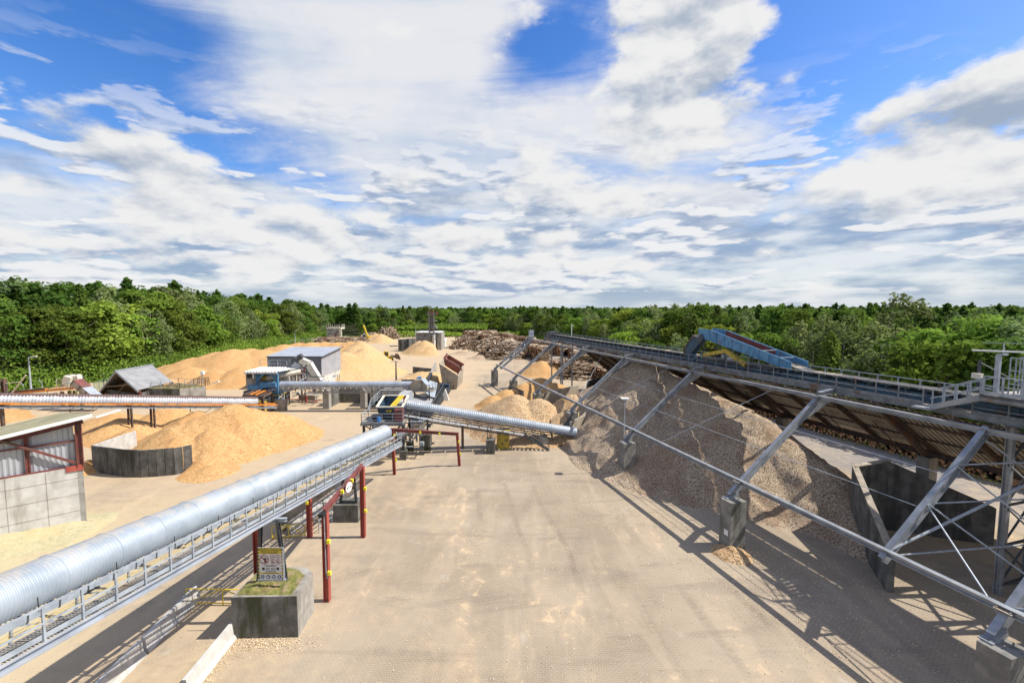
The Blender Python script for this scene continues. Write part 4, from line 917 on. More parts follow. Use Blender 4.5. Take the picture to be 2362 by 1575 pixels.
mb = MB(); mb.box(-17.0, -15.8, 51.4, 52.4, 4.62, 5.2); mb.build('machine_bed', M['rubber'], tt)
single(MB().tube((-16.0, 51.2, Zd), (-16.0, 51.2, Zd+.55), .24, 12).tube((-16.0, 51.2, Zd+.55), (-16.0, 51.2, Zd+.62), .20, 12), 'bucket', M['blueb'], (-16.0, 51.2, Zd), 'blue and white bucket on the transfer tower platform', 'bucket')
single(MB().tube((-13.25, 52.5, 6.6), (-13.25, 52.5, 7.1), .06, 8).tube((-13.25, 52.5, 7.1), (-13.25, 52.5, 7.3), .1, 8), 'beacon', M['signred'], (-13.25, 52.5, 6.6), 'little red beacon above the transfer hopper', 'beacon')
rr = random.Random(21)
def clutter(x0, x1, y0, y1, z0, z1, n, parent, mats=('dark', 'galv', 'cream', 'steel'), name='pipework', long=2.2, w=(.05, .16)):
    g = {}
    for i in range(n):
        m_ = rr.choice(mats); mb = g.setdefault(m_, MB()); p = Vector((rr.uniform(x0, x1), rr.uniform(y0, y1), rr.uniform(z0, z1))); ax = rr.choice((0, 1, 2, 2, 0)); L = rr.uniform(.4, long)
        q = p.copy(); q[ax] = min(max(q[ax]+rr.choice((-1, 1))*L, (x0, y0, z0)[ax]), (x1, y1, z1)[ax])
        if (q-p).length < .2: continue
        k = rr.random()
        if k < .6: mb.bar(p, q, rr.uniform(*w))
        elif k < .85: mb.tube(p, q, rr.uniform(.03, .12), 7)
        else: mb.box(p.x-.25, p.x+.25, p.y-.2, p.y+.2, p.z-.2, p.z+.25)
    for m_, mb in g.items(): mb.build(name, M[m_], parent)
clutter(-14.4, -9.8, 50.9, 55.0, .6, 4.4, 70, tt, ('dark', 'galv', 'cream', 'dark', 'steel')); clutter(-16.5, -13.5, 48.8, 51.0, 2.6, 4.4, 26, tt, ('dark', 'rustbrown', 'dark'))
mb = MB(); mb.box(-12.6, -10.9, 53.0, 54.6, 2.6, 4.2); mb.build('control_box', M['cream'], tt); MB().box(-11.5, -10.1, 52.6, 53.6, 1.0, 2.5).build('counterweight_box', M['conc_dark'], tt)
mb = MB(); mb.tube((-13.3, 49.3, 3.1), (-12.6, 50.4, 3.6), .5, 14); mb.build('motor', M['dark'], tt)
# big tail ring of conveyor 1
mb = MB(); mb.tube(F1(-.05, 0, .18), F1(.12, 0, .18), .86, 26); mb.tube(F1(-.5, 0, .1), F1(-.05, 0, .1), .55, 18); mb.build('tail_ring', M['hood_old'], mC)

# ---- 2: slim covered conveyor to the shed
F2 = Fr((-14.6, 54.4, 6.05), (8.2, 57.0, 1.55)); L2 = F2.L
c2 = thing('covered_belt_conveyor', (-3, 55.8, 0), 'slim silver ribbed covered conveyor descending from the transfer tower to the shed', 'conveyor')
hood(F2, 0, L2, .62, .24, .035, -30, 210, 'cover', M['hood'], c2, 18, .1, 0, 2.6, 4)
MB().tube(F2(L2-2.4, 0, .08), F2(L2+.3, 0, .08), .66, 20).build('end_section', M['hood_old'], c2)
mb = MB(); mb.quad(F2(0, -.5, -.22), F2(0, .5, -.22), F2(L2, .5, -.22), F2(L2, -.5, -.22)); mb.build('belt', M['rubber'], c2)
mb = MB()
for a in (-.62, .62):
    mb.bar(F2(0, a, -.34), F2(L2, a, -.34), .07, .16, F2.n); mb.bar(F2(0, a, -.95), F2(L2-2.5, a, -.95), .07, .1, F2.n)
    for k in range(int((L2-3)/1.5)): mb.bar(F2(k*1.5, a, -.34), F2(k*1.5, a, -.95), .05); mb.bar(F2(k*1.5, a, -.95), F2(k*1.5+1.5, a, -.34), .045)
mb.build('truss', M['dark'], c2)
LW = 16.6                                        # walkway length (near side is +a)
mb = MB()
for k in range(11): mb.bar(F2(.3+k*1.5, 1.35, -.95), F2(.3+k*1.5+1.34, 1.35, -.95), .72, .05, F2.n)
mb.build('walkway_plank', M['hood_old'], c2)
mb = MB(); mb.bar(F2(0, 1.75, -1.15), F2(LW, 1.75, -1.15), .07, .2, F2.n); mb.bar(F2(0, .8, -1.1), F2(LW, .8, -1.1), .05, .12, F2.n)
for k in range(12): mb.bar(F2(k*1.5, .6, -1.1), F2(k*1.5, 1.8, -1.1), .07)
mb.build('walkway_frame', M['dark'], c2)
mb = MB()
for k in range(13): b = F2(k*LW/12, 1.76, -.95); mb.bar(b, b+UP*1.12, .05)
for z_ in (1.12, .58): mb.bar(F2.vz(0, 1.76, -.95, z_), F2.vz(LW, 1.76, -.95, z_), .05)
mb.build('handrail', M['girder'], c2)
st0 = F2(LW, 1.35, -.95); st1 = Vector((st0.x+3.2, st0.y-.3, 0))
mb = MB(); r2 = Vector((0, 1, 0))
for s in (-.36, .36): mb.bar(st0+r2*s, st1+r2*s, .05, .22)
for k in range(9): c = st0.lerp(st1, (k+.5)/9); mb.bar(c-r2*.36, c+r2*.36, .22, .03)
sg_ = mb.build('stairs', M['dark'], c2); mb = MB()
for s in (-.38, .38):
    for f in (0, .33, .66, 1): c = st0.lerp(st1, f)+r2*s; mb.bar(c, c+UP*1.0, .045)
    for z_ in (.5, 1.0): mb.bar(st0+r2*s+UP*z_, st1+r2*s+UP*z_, .045)
mb.build('stair_rail', M['girder'], sg_)
mb = MB()
for x, y in ((-10.9, 54.7), (-6.4, 55.1)): mb.bar((x, y, 0), (x, y, 4.4 if x < -8 else 3.4), .3); mb.nx()
mb.build('post', M['rustbrown'], c2); MB().box(-11.3, -10.5, 54.3, 55.1, 0, 1.7).build('footing', M['conc_dark'], c2)
single(MB().box(-3.25, -2.15, 52.95, 54.3, 0, 1.75), 'concrete_block', M['conc_dark'], (-2.7, 53.6, 0), 'square concrete footing below the walkway end of the slim conveyor', 'concrete block')
single(MB().box(3.4, 4.7, 56.0, 57.2, 0, 1.25), 'concrete_block', M['conc'], (4, 56.6, 0), 'low concrete footing below the lower end of the slim conveyor', 'concrete block')
mb = MB(); mb.box(-1.95, -.35, 55.0, 56.2, 0, 2.3); mb.box(-2.05, -.25, 54.95, 56.25, 2.3, 2.4); single(mb, 'yellow_cabinet', M['yellowold'], (-1.2, 55.6, 0), 'worn yellow and black box under the slim conveyor', 'box')
for x, y, z0, z1 in ((-2.9, 53.9, 1.75, 3.1), (4.0, 56.5, 1.25, 1.9)): single(MB().bar((x-.2, y, z0), (x-.2, y, z1), .08).bar((x+.25, y, z0), (x+.25, y, z1), .08).bar((x-.2, y, z1), (x+.25, y, z0), .05), 'support_stand', M['dark'], (x, y, z0), 'dark steel stand on the square footing by the stairs' if x < 0 else 'short steel stand on the low footing at the conveyor foot', 'stand')

# ---- 3: horizontal round conveyor
F3 = Fr((-41.0, 76.2, 4.62), (-16.9, 76.2, 4.62)); L3 = F3.L
c3 = thing('covered_belt_conveyor', (-29, 76.2, 0), 'dark grey round horizontal conveyor bridge carried on two concrete piers', 'conveyor')
hood(F3, 0, L3, .60, .34, .014, -60, 240, 'cover', M['hood_old'], c3, 18, .1, 0, 3.2, 4)
MB().tube(F3(.05, 0, .1), F3(.12, 0, .1), .58, 18).build('end_cap', M['hood_old'], c3)
mb = MB()
for a in (-.7, .7):
    mb.bar(F3(0, a, -.55), F3(L3+3, a, -.55), .08, .14); mb.bar(F3(6, a, -1.25), F3(L3, a, -1.25), .08, .14)
    for k in range(9): mb.bar(F3(6+k*2, a, -.55), F3(6+k*2, a, -1.25), .07); mb.bar(F3(6+k*2, a, -1.25), F3(8+k*2, a, -.55), .06)
mb.build('truss', M['girder'], c3)
mb = MB()
for k in range(24): mb.bar(F3(.6+k, .62, -.5), F3(.6+k, .62, -.3), .14)
mb.build('brackets', M['cream'], c3)
hb = thing('head_house', (-16.3, 76.2, 3.4), 'small beige drive housing at the right end of the grey round conveyor', 'housing')
MB().prism([(-17.9, 75.1, 3.6), (-14.9, 75.1, 3.6), (-14.9, 75.1, 4.6), (-15.9, 75.1, 5.75), (-17.1, 75.1, 5.75), (-17.9, 75.1, 5.0)], (0, 2.2, 0)).build('casing', M['conc_dusty'], hb)
mb = MB(); mb.bar((-15.75, 75.0, 5.78), (-14.75, 75.0, 4.6), .3, .08).bar((-15.75, 76.2, 5.8), (-14.75, 76.2, 4.62), 2.3, .06, (0, 0, 1)); mb.build('cover_plate', M['hood'], hb)
rails(MB(), [(-18.8, 74.2, 3.9), (-14.3, 74.2, 3.9), (-13.6, 76.4, 3.9)], 1.1, 1.1, .06, mid=1, toe=.12).build('handrail', M['girder'], hb); MB().box(-18.8, -13.6, 74.2, 77.4, 3.78, 3.9).build('platform', M['girder'], hb)
MB().tube((-16.8, 76.2, 5.8), (-16.1, 76.2, 5.95), .3, 12).build('motor', M['blue'], hb)
mb = MB(); mb.ib((-17.2, 75.6, 0), (-17.2, 75.6, 3.8), .2, .2); mb.ib((-14.6, 75.6, 0), (-14.6, 75.6, 3.8), .2, .2); mb.build('legs', M['dark'], hb)
# concrete bays under it
for (u0, u1, lab) in ((745, 759, 'left concrete pier carrying the grey round conveyor'), (831, 843, 'right concrete pier carrying the grey round conveyor')):
    a_, b_ = G(u0, 944), G(u1, 944); MB_ = MB(); MB_.box(a_.x, b_.x, a_.y, a_.y+1.2, 0, 3.35); MB_.prism([(a_.x+.2, a_.y+.1, 3.35), (b_.x-.2, a_.y+.1, 3.35), ((a_.x+b_.x)/2, a_.y+.1, 3.75)], (0, .9, 0)); single(MB_, 'pier', M['conc'], ((a_.x+b_.x)/2, a_.y+.6, 0), lab, 'pier', 'piers of the round conveyor')
wl = G(745, 944); xa, xb, xc = G(757, 940).x, G(841, 940).x, G(912, 940).x; yb = 83.0
def bay(x0, x1, y0, y1, h, label, mat):
    mb = MB(); mb.box(x0, x1, y1, y1+.3, 0, h); mb.box(x0-.3, x0, y0, y1+.3, 0, h); mb.box(x1, x1+.3, y0, y1+.3, 0, h)
    return single(mb, 'storage_bay', mat, ((x0+x1)/2, y1, 0), label, 'bay')
bay(xa+.4, xb-.6, 79.8, yb, 3.4, 'open concrete storage bay between the two piers of the round conveyor', M['conc_dark'])
bay(xb+1.2, xc-2.2, 79.8, yb, 3.4, 'dark open storage bay right of the second pier', M['conc_black'])
ct = thing('site_cabin', (-22, 79, 0), 'small pale cabin with a round vent tucked under the round conveyor', 'cabin')
MB().box(-23.6, -19.2, 77.6, 80.0, 0, 3.3).build('wall', M['cladlight'], ct); MB().disc((-22.8, 77.59, 2.5), (0, -1, 0), .3, 16, .03).build('vent', M['black'], ct); MB().box(-23.8, -19.0, 77.4, 80.2, 3.3, 3.45).build('roof', M['hood'], ct); MB().box(-21.7, -19.8, 77.56, 77.6, .5, 2.7).build('shutter', M['galv'], ct)

# ---- 4: old rust-streaked conveyor at the far left
F4 = Fr((-42.6, 71.5, 2.75), (-75, 43.0, 9.3)); L4 = F4.L
def m_old():
    m, nt, b, P = new_mat('rusty_ribbed_cover'); g = nt.nodes.new('ShaderNodeNewGeometry'); spn = nt.nodes.new('ShaderNodeSeparateXYZ'); nt.links.new(g.outputs['Normal'], spn.inputs[0])
    nz = X(nt, spn.outputs[2]); f = (nz.f('ABSOLUTE')+noise(nt, P, 2.5, 5, .6)*.5).sm(.72, .92)
    c = mixc(nt, f, mixc(nt, noise(nt, P, 1.2, 4).sm(.4, .6), (.44, .48, .54), (.56, .59, .64)), (.12, .075, .06)); nt.links.new(c, b.inputs['Base Color']); b.inputs['Roughness'].default_value = .5; return m
c4 = thing('covered_belt_conveyor', F4(10)-UP*F4(10).z, 'old ribbed conveyor with rust brown top and orange frame at the far left', 'conveyor')
hood(F4, 0, L4, .74, .30, .03, -28, 208, 'cover', m_old(), c4, 16, 0, 0, 2.6, 4)
mb = MB()
for a in (-.72, .72): mb.bar(F4(-3, a, -.5), F4(L4, a, -.5), .07, .2, F4.n)
for k in range(24): mb.bar(F4(.5+k*1.9, .8, -.75), F4(.5+k*1.9, .8, -.42), .18, .06, F4.d)
for k in range(24): mb.bar(F4(.5+k*1.9, -.8, -.75), F4(.5+k*1.9, -.8, -.42), .18, .06, F4.d)
mb.build('side_frame', M['orange'], c4)
mb = MB()
for a in (-.5, .5): mb.bar(F4(-3, a, -1.0), F4(L4, a, -1.0), .1, .25, F4.n)
mb.build('lower_channel', M['galv'], c4)
mb = MB()
for t in (13.5, 16.0): p = F4(t, 0, -.7); mb.ib(Vector((p.x-.5, p.y+.3, 0)), p+Vector((-.4, .2, 0)), .2, .2); mb.ib(Vector((p.x+.5, p.y-.3, 0)), p+Vector((.4, -.2, 0)), .2, .2)
for t in (9.0, 22.0, 31.0): p = F4(t, 0, -.7); mb.bar(p, p-UP*1.1, .08); mb.bar(p-UP*1.1, p-UP*1.1-F4.d*2.0, .06); mb.bar(p-UP*1.1-F4.d*2, p-F4.d*3.2+F4.d*0, .06)
for t in (28.0, 38.0): p = F4(t, 0, -.7); mb.bar(Vector((p.x, p.y, 0)), p, .3)
mb.build('support', M['rustbrown'], c4)
# ================================================================ LEFT SHED
c0 = G(201, 1209); dw = Vector((-3.5, -3.05, 0)).normalized(); dn = Vector((dw.y, -dw.x, 0)); dn = Vector((-.84, .54, 0))   # dn points into the building
ls = thing('left_shed', c0+dw*8+dn*4, 'concrete and corrugated shed with mossy flat roof and red steel at the left edge', 'shed')
def W(a, b, z): return c0+dw*a+dn*b+UP*z
mb = MB(); mb.box(0, 18, 0, .35, 0, 5.05, W); mb.box(-.0, .35, 0, 8, 0, 5.05, W); mb.build('concrete_wall', M['conc_light'], ls)
mb = MB()                                      # joint lines of the concrete panels, slightly proud battens
for k in range(1, 8): mb.box(k*2.15-.02, k*2.15+.02, -.012, 0, 0, 5.05, W)
for z_ in (1.35, 2.75, 4.1): mb.box(0, 18, -.012, 0, z_-.02, z_+.02, W)
mb.build('panel_joints', M['conc'], ls)
mb = MB(); corr(mb, W(.35, .32, 5.05), dw*17.6-UP*3.1, UP*3.7, .32, .035, -dn).build('cladding', M['cladlight'], ls)
corr(MB(), W(.2, .4, 5.05), dn*7.8, UP*2.6, .32, .035, -dw).build('cladding', M['cladlight'], ls)
mb = MB()
mb.ib(W(.1, .05, 5.05), W(.1, .05, 9.0), .4, .4, dw, .05)
for k in (1, 2, 3): mb.ib(W(.1+k*2.9, .2, 5.05), W(.1+k*2.9, .2, 8.9-.55*k), .20, .26, dw, .04)
mb.build('column', M['red_dark'], ls)
mb = MB(); mb.bar(W(0, .1, 5.1), W(18, .1, 5.1), .14, .14); mb.bar(W(0, .2, 7.2), W(18, .2, 7.2), .1, .12); mb.ib(W(-.2, .0, 8.8), W(18, .0, 8.8-3.24), .3, .34)
mb.build('rail', M['red_dark'], ls)
MB().bar(W(.4, -.05, 5.4), W(4.4, -.05, 8.1), .2, .16).build('brace', M['red_dark'], ls)
MB().box(-.02, 1.0, -.08, -.02, 4.72, 5.2, W).build('red_sign_plate', M['red'], ls)
mb = MB(); R0 = lambda a, b: 9.3-.18*a-.12*b
mb.hexa([W(a, b, R0(a, b)-.16) for a, b in ((-.5, -.7), (19, -.7), (19, 8), (-.5, 8))], [W(a, b, R0(a, b)) for a, b in ((-.5, -.7), (19, -.7), (19, 8), (-.5, 8))]); mb.build('roof', M['mossroof'], ls)
mb = MB(); mb.bar(W(-.6, -.76, R0(-.6, 0)-.1), W(19, -.76, R0(19, 0)-.1), .12, .26); mb.build('fascia', M['white'], ls)
MB().hexa([W(-.9, -.6, 9.0), W(-.9, -.1, 9.0), W(-2.6, .6, 9.3), W(-2.6, .1, 9.3)], [W(-.9, -.6, 9.05), W(-.9, -.1, 9.05), W(-2.6, .6, 9.35), W(-2.6, .1, 9.35)]).build('loose_sheet', M['white'], ls)
heap('sawdust_heap', [(-43, 30, -36.8, 34.3, .9, .5, .35)], -52, -33, 22, 38, .3, M['sawold'], 'flat drift of sawdust along the foot of the left shed wall', amp=.5, fine=.03)
# ---------------- precast wall bay and the near sawdust heap
pts = [G(214, 1088), G(250, 1094), G(288, 1099), G(325, 1101), G(362, 1099), G(403, 1095), G(446, 1086)]
fw = thing('precast_wall', G(325, 1101), 'curved row of dark precast concrete wall units in front of the near sawdust heap', 'wall')
tot_ = []; 
for a, b in zip(pts[:-1], pts[1:]):
    for k in range(2): tot_.append(a.lerp(b, k/2))
tot_.append(pts[-1])
for a, b in zip(tot_[:-1], tot_[1:]):
    d = (b-a).normalized(); nn = Vector((-d.y, d.x, 0)); g_ = .03; hh = 2.98+random.uniform(-.03, .03)
    mb = MB(); a2, b2 = a+d*g_, b-d*g_; mb.prism([a2, b2, b2+nn*.16, a2+nn*.16], UP*hh); mb.prism([a2+nn*.16, b2+nn*.16, b2+nn*.9, a2+nn*.9], UP*.15)
    o = mb.build('wall_unit', M['conc_black'], fw)
p_ = pts[0]; q_ = A(312, 1000, 53); q_.z = 0
single(MB().prism([p_+Vector((-.1, .2, 0)), p_+Vector((.12, .2, 0)), q_+Vector((.12, 0, 0)), q_+Vector((-.1, 0, 0))], UP*2.95), 'return_wall', M['conc_light'], (p_+q_)/2, 'pale side wall running back from the curved precast wall', 'wall')
pk = A(540, 938, 58); e1 = A(420, 960, 55)
heap('sawdust_heap', [(-42, 53, -37.5, 57.5, 3.6, 5.4, .72), (-37.8, 57.5, -34, 60, 5.3, 3.9, .72), (-34, 59.6, -33, 60.5, 3.4, 1.9, .8), (-37, 53, 3.3, .65), (-40, 50.5, 2.9, .6), (-46, 58, 2.2, .5)], -50, -18, 42, 70, .16, M['sawdust'], 'large smooth orange sawdust heap behind the curved precast wall', amp=.38, rnd=1.3, fine=.07, crease=.7,
     mask=lambda x, y: ~((y < 48.6-.35*np.abs(x+40.5)*0+.0) & (x < -35.8) & (y < np.interp(x, [-47, -40, -35.8], [47.9, 46.2, 48.2]))))
heap('sawdust_heap', [(-35.0, 48.0, 1.1, .6), (-33.5, 47.0, .7, .4)], -39, -29, 43, 51, .12, M['sawdust'], 'low crumbly toe of sawdust spilling past the right end of the precast wall', amp=.3, rnd=.5, fine=.1, mask=lambda x, y: x > -36.0)
heap('sawdust_heap', [(-47.6, 47.6, 1.2, .9)], -50, -45.5, 45.5, 49.5, .1, M['sawdust'], 'small mound of sawdust at the left end of the precast wall', amp=.2, rnd=.4, fine=.06)
heap('sawdust_heap', [(-57, 62, 2.3, .5), (-52, 59, 1.8, .5), (-49, 66, 2.2, .5), (-63, 68, 1.6, .4), (-56, 69, 2.4, .6)], -72, -42, 52, 76, .25, M['sawdust'], 'uneven low sawdust heap beneath the old rusty conveyor', amp=.7, rnd=.8, fine=.08)
mb = MB(); mb.prism([G(290, 1062), G(340, 1040), G(352, 1048), G(302, 1070)], UP*.05)
# ---------------- gable roofed shelter
gs = thing('gable_shelter', A(300, 900, 86)-UP*A(300, 900, 86).z, 'open shelter with grey corrugated gable roof left of the mossy concrete bunker', 'shelter')
rf0, rf1 = A(266.6, 855, 84), A(353, 840, 96.5); er0, er1 = A(317.6, 900, 80), A(398, 880, 92); el0 = A(226, 906, 88); el1 = el0+(rf1-rf0)
corr(MB(), er0, er1-er0, rf0-er0, .5, .07, (0, -.5, 1)).build('roof', M['roofsheet'], gs)
corr(MB(), el0, el1-el0, rf0-el0, .5, .07, (-1, 0, 1)).build('roof', M['roofsheet'], gs)
mb = MB(); mb.bar(rf0-UP*.2, er0-UP*.2, .12, .35); mb.bar(rf0-UP*.2, el0-UP*.2, .12, .35); mb.bar(rf0, rf1, .5, .1); mb.build('verge_board', M['galv'], gs)
mb = MB(); dd = rf1-rf0
for f in (.02, .3, .6, .95):
    a, b, c = rf0+dd*f-UP*.4, el0+dd*f-UP*.3, er0+dd*f-UP*.3; mb.bar(a, b, .25, .35); mb.bar(a, c, .25, .35); mb.bar(b.lerp(a, .35), c.lerp(a, .35), .15, .2); mb.bar(b.lerp(c, .5), a.lerp(c, .5), .12)
mb.build('truss', M['wood'], gs)
mb = MB()
for f in (.04, .5, .95):
    for e_ in (el0.lerp(er0, .08), er0): p = e_+dd*f; mb.ib((p.x, p.y, 0), (p.x, p.y, p.z-.2), .35, .35, (1, 0, 0), .05)
mb.build('column', M['red_dark'], gs)
mb = MB(); p = el0.lerp(er0, .1)+dd*.1; q = er0+dd*.1; mb.prism([Vector((p.x, p.y, 0)), Vector((q.x, q.y, 0)), Vector((q.x, q.y+.4, 0)), Vector((p.x, p.y+.4, 0))], UP*1.7); q2 = er0+dd*.98; mb.prism([Vector((q.x, q.y, 0)), Vector((q2.x, q2.y, 0)), Vector((q2.x-.4, q2.y, 0)), Vector((q.x-.4, q.y, 0))], UP*2.2); mb.build('low_wall', M['conc_black'], gs)
heap('sawdust_heap', [(-78, 95, 3.0, .5), (-84, 92, 2.0, .4)], -92, -66, 84, 104, .4, M['sawdust'], 'sawdust heap seen under the gable shelter roof', amp=.3)
# ---------------- concrete bunker with rails
bk = thing('concrete_bunker', (-66, 84, 0), 'mossy concrete bunker with railings and weeds on its flat top', 'bunker')
b0, b1, b2, b3 = Vector((-71.2, 83.6, 0)), G(416, 927.5), G(476, 920), Vector((-70, 90, 0)); hk = A(416, 897, b1.y).z
MB().prism([b0, b1, b2, b3], UP*hk).build('body', M['conc'], bk)
MB().prism([b0+Vector((.0, -.03, .0)), b1+Vector((0, -.03, 0)), b1, b0], UP*hk).build('front_wall', M['conc_dark'], bk)
MB().prism([p+(Vector((-66, 85.8, 0))-p)*.03+UP*hk for p in (b0, b1, b2, b3)], UP*.1).build('moss_bed', M['moss'], bk)
rails(MB(), [p+UP*hk for p in (b0+Vector((.5, .3, 0)), b1+Vector((-.2, .3, 0)), b2+Vector((-.3, 0, 0)), b3+Vector((.3, -.3, 0)), b0+Vector((.5, .5, 0)))], 1.15, 2.0, .06, mid=1, toe=0).build('railing', M['galv'], bk)
rails(MB(), [p+UP*hk for p in (Vector((-64.5, 87, 0)), Vector((-61.9, 86.7, 0)), Vector((-62.3, 88.3, 0)), Vector((-64.3, 88.3, 0)))], 1.5, 1.0, .08, mid=1, toe=0).build('railing', M['rustbrown'], bk)
mb = MB(); rr = random.Random(5)
for i in range(260):
    p = Vector((rr.uniform(-70, -64), rr.uniform(84.3, 87.5), hk)); h_ = rr.uniform(.15, .6); q = p+Vector((rr.gauss(0, .2), rr.gauss(0, .1), h_)); mb.bar(p, q, .04)
mb.build('weeds', M['wood'], bk)
fl2 = thing('area_lamp', b2+UP*2, 'white area lamp on a short arm at the bunker corner', 'lamp'); p = A(478, 888, 86); MB().bar(p, p+Vector((1.2, 0, .35)), .08).build('arm', M['galv'], fl2); MB().bar(p+Vector((1.0, 0, .3)), p+Vector((2.4, 0, .75)), .45, .2).build('head', M['white'], fl2)
p = A(467, 862, 87); q = A(467, 880, 87); cm_ = thing('camera_mast', q, 'thin mast with a small white box on the bunker top', 'mast'); MB().bar(q, p, .09).build('pole', M['galv'], cm_); MB().box(p.x-.3, p.x+.3, p.y-.25, p.y+.25, p.z-.1, p.z+.5).build('box', M['white'], cm_)
# ---------------- inclined loader machine on trestle
im = thing('inclined_loader', G(170, 935)-Vector((0, 3, 0)), 'beige elevator head on green trestle with inclined chute, left of the gable shelter', 'machine')
Yl = 77.5
def q_(u, v, dy=0.): return A(u, v, Yl+dy)
mb = MB()
for u, vt in ((143, 903), (161, 900), (173, 900), (188, 902)): t_ = q_(u, vt, 1.5*(u % 2)); mb.ib((t_.x, t_.y, 0), t_, .45, .45, (1, 0, 0), .06)
mb.build('column', M['moss'], im)
mb = MB(); mb.bar(q_(140, 903), q_(164, 931), .2); mb.bar(q_(176, 915), q_(188, 933), .1); mb.bar(q_(188, 915), q_(176, 933), .1); mb.bar(q_(160, 912), q_(190, 912), .25); mb.build('bracing', M['wood'], im)
mb = MB(); mb.bar(q_(127, 892), q_(174, 889), .2, .15); mb.bar(q_(0, 909), q_(172, 895), .35, .4); mb.build('walk_platform', M['orange'], im)
rails(MB(), [q_(131, 892), q_(169, 890)], 1.4, 1.5, .1, mid=1, toe=0).build('railing', M['cream'], im)
mb = MB(); mb.bar(q_(156, 875, 0), q_(172, 880, 0), 1.8, 1.7); mb.bar(q_(170, 874), q_(184, 871), .9, .8); mb.tube(q_(171, 870), q_(184, 868), .45, 10); mb.build('drive_head', M['cream'], im)
mb = MB(); mb.bar(q_(149, 873), q_(159, 862), .14); mb.bar(q_(159, 864), q_(173, 862), .14); mb.build('frame', M['rustbrown'], im)
a_, b_ = q_(176, 880, -1), q_(232, 927, -1)
MB().bar(a_, b_, 1.7, 1.0).build('chute', M['conc_dusty'], im)
clutter(q_(146, 888).x, q_(184, 888).x, Yl-1, Yl+1.5, q_(150, 893).z, q_(150, 868).z, 44, im, ('cream', 'wood', 'rustbrown', 'galv'), 'machine_parts', 1.6)
nrm = ((b_-a_).normalized().cross(Vector((0, 1, 0)))).normalized(); nrm = nrm if nrm.z > 0 else -nrm
for f0, f1, m_ in ((0, .36, 'red_dark'), (.38, .62, 'hood'), (.63, .87, 'hood')): MB().bar(a_.lerp(b_, f0)+nrm*.53, a_.lerp(b_, f1)+nrm*.53, 1.75, .06, nrm).build('cover', M[m_], im)
mb = MB()
for f in (.02, .3, .55, .8, .98): c = a_.lerp(b_, f); mb.bar(c-nrm*.52+Vector((0, -.9, 0)), c+nrm*.55+Vector((0, -.9, 0)), .1)
mb.build('straps', M['dark'], im)
# pipe bridge at the far left
pb = thing('pipe_bridge', q_(14, 930), 'rusty orange and grey pipe bridge with a tall post at the far left edge', 'pipe bridge')
mb = MB(); mb.bar(q_(-60, 916), q_(108, 899), .5, .5); mb.build('pipe', M['orange'], pb); mb = MB(); mb.bar(q_(-60, 912), q_(107, 896), .7, .3); mb.bar(q_(-60, 926), q_(130, 908), .4, .3); mb.build('walkway', M['rustbrown'], pb)
p = G(17, 948, 0); t_ = A(8, 873, p.y); MB().ib((t_.x, p.y, 0), t_, .6, .6, (1, 0, 0), .08).build('post', M['rustbrown'], pb)
MB().bar(A(16, 921, p.y), A(60, 865, p.y), .16).bar(A(12, 884, p.y), A(45, 881, p.y), .12).build('stay', M['cream'], pb)
heap('sawdust_heap', [(-96, 76, -84, 70, 1.6, .9, .4), (-90, 66, 1.0, .4)], -106, -70, 58, 86, .4, M['sawdust'], 'low sawdust heap under the pipe bridge at the left edge', amp=.3)
# ---------------- blue framed building
bb = thing('blue_frame_building', (-46, 80, 0), 'raised control building with blue steel portal and dirty white corrugated canopy', 'building')
f0, f1, f2, f3 = A(563, 858, 78), A(639, 858, 78), A(683, 851, 83.5), A(600, 847, 84.5)
corr(MB(), f0+UP*.05, f1-f0, f3-f0, .52, .09, UP).build('canopy', M['roofwhite'], bb)
corr(MB(), f1+Vector((.05, .3, .05)), f2-f1+Vector((0, 0, .0)), f3-f0, .52, .09, UP).build('canopy', M['roofwhite'], bb)
MB().bar(f0-UP*.15, f1-UP*.15, .2, .25).bar(f0-UP*.15, f3-UP*.15, .2, .25).build('fascia', M['roofwhite'], bb)
w0, w1_ = A(567, 876, 79.5), A(614, 876, 81.5)
MB().box(w0.x, w1_.x, 79.5, 84.5, 3.4, 6.4).build('block_wall', M['conc'], bb); MB().box(w1_.x, w1_.x+3.6, 82.2, 84.4, 3.2, 6.2).build('block_wall', M['conc_light'], bb)
wb = MB(); p = A(573, 862, 79.4); wb.box(p.x, p.x+1.25, 78.9, 79.5, p.z-.75, p.z+.1); wb.build('vent_box', M['black'], bb); MB().box(p.x-.15, p.x+1.4, 78.8, 79.5, p.z+.1, p.z+.22).box(p.x+1.05, p.x+1.35, 78.82, 79.5, p.z-.8, p.z+.1).build('vent_hood', M['white'], bb)
mb = MB()
for u, v, y in ((593, 901, 78.6), (639, 940, 78.6), (660, 880, 83)):
    t_ = A(u, 861, y); zb = 0 if u != 593 else 2.6; mb.ib((t_.x, y, zb), (t_.x, y, t_.z), .36, .36, (1, 0, 0), .06)
a_, b_ = A(593, 861, 78.6), A(639, 861, 78.6); mb.ib(a_, b_, .3, .42, t=.06); mb.bar(a_+Vector((.2, 0, -1.1)), a_+Vector((1.2, 0, -.1)), .25, .3); mb.bar(b_+Vector((-.2, 0, -1.1)), b_+Vector((-1.2, 0, -.1)), .25, .3); mb.bar(b_, A(660, 856, 83), .3, .35)
mb.build('portal_frame', M['blue'], bb)
mb = MB(); p, q = A(601, 888, 78.2), A(637, 888, 78.2); mb.box(p.x, q.x, 78.0, 79.4, p.z-.45, p.z+.45); mb.box(p.x-2.5, p.x+.2, 78.4, 79.6, p.z-.9, p.z-.1); mb.build('conveyor_bed', M['blue'], bb)
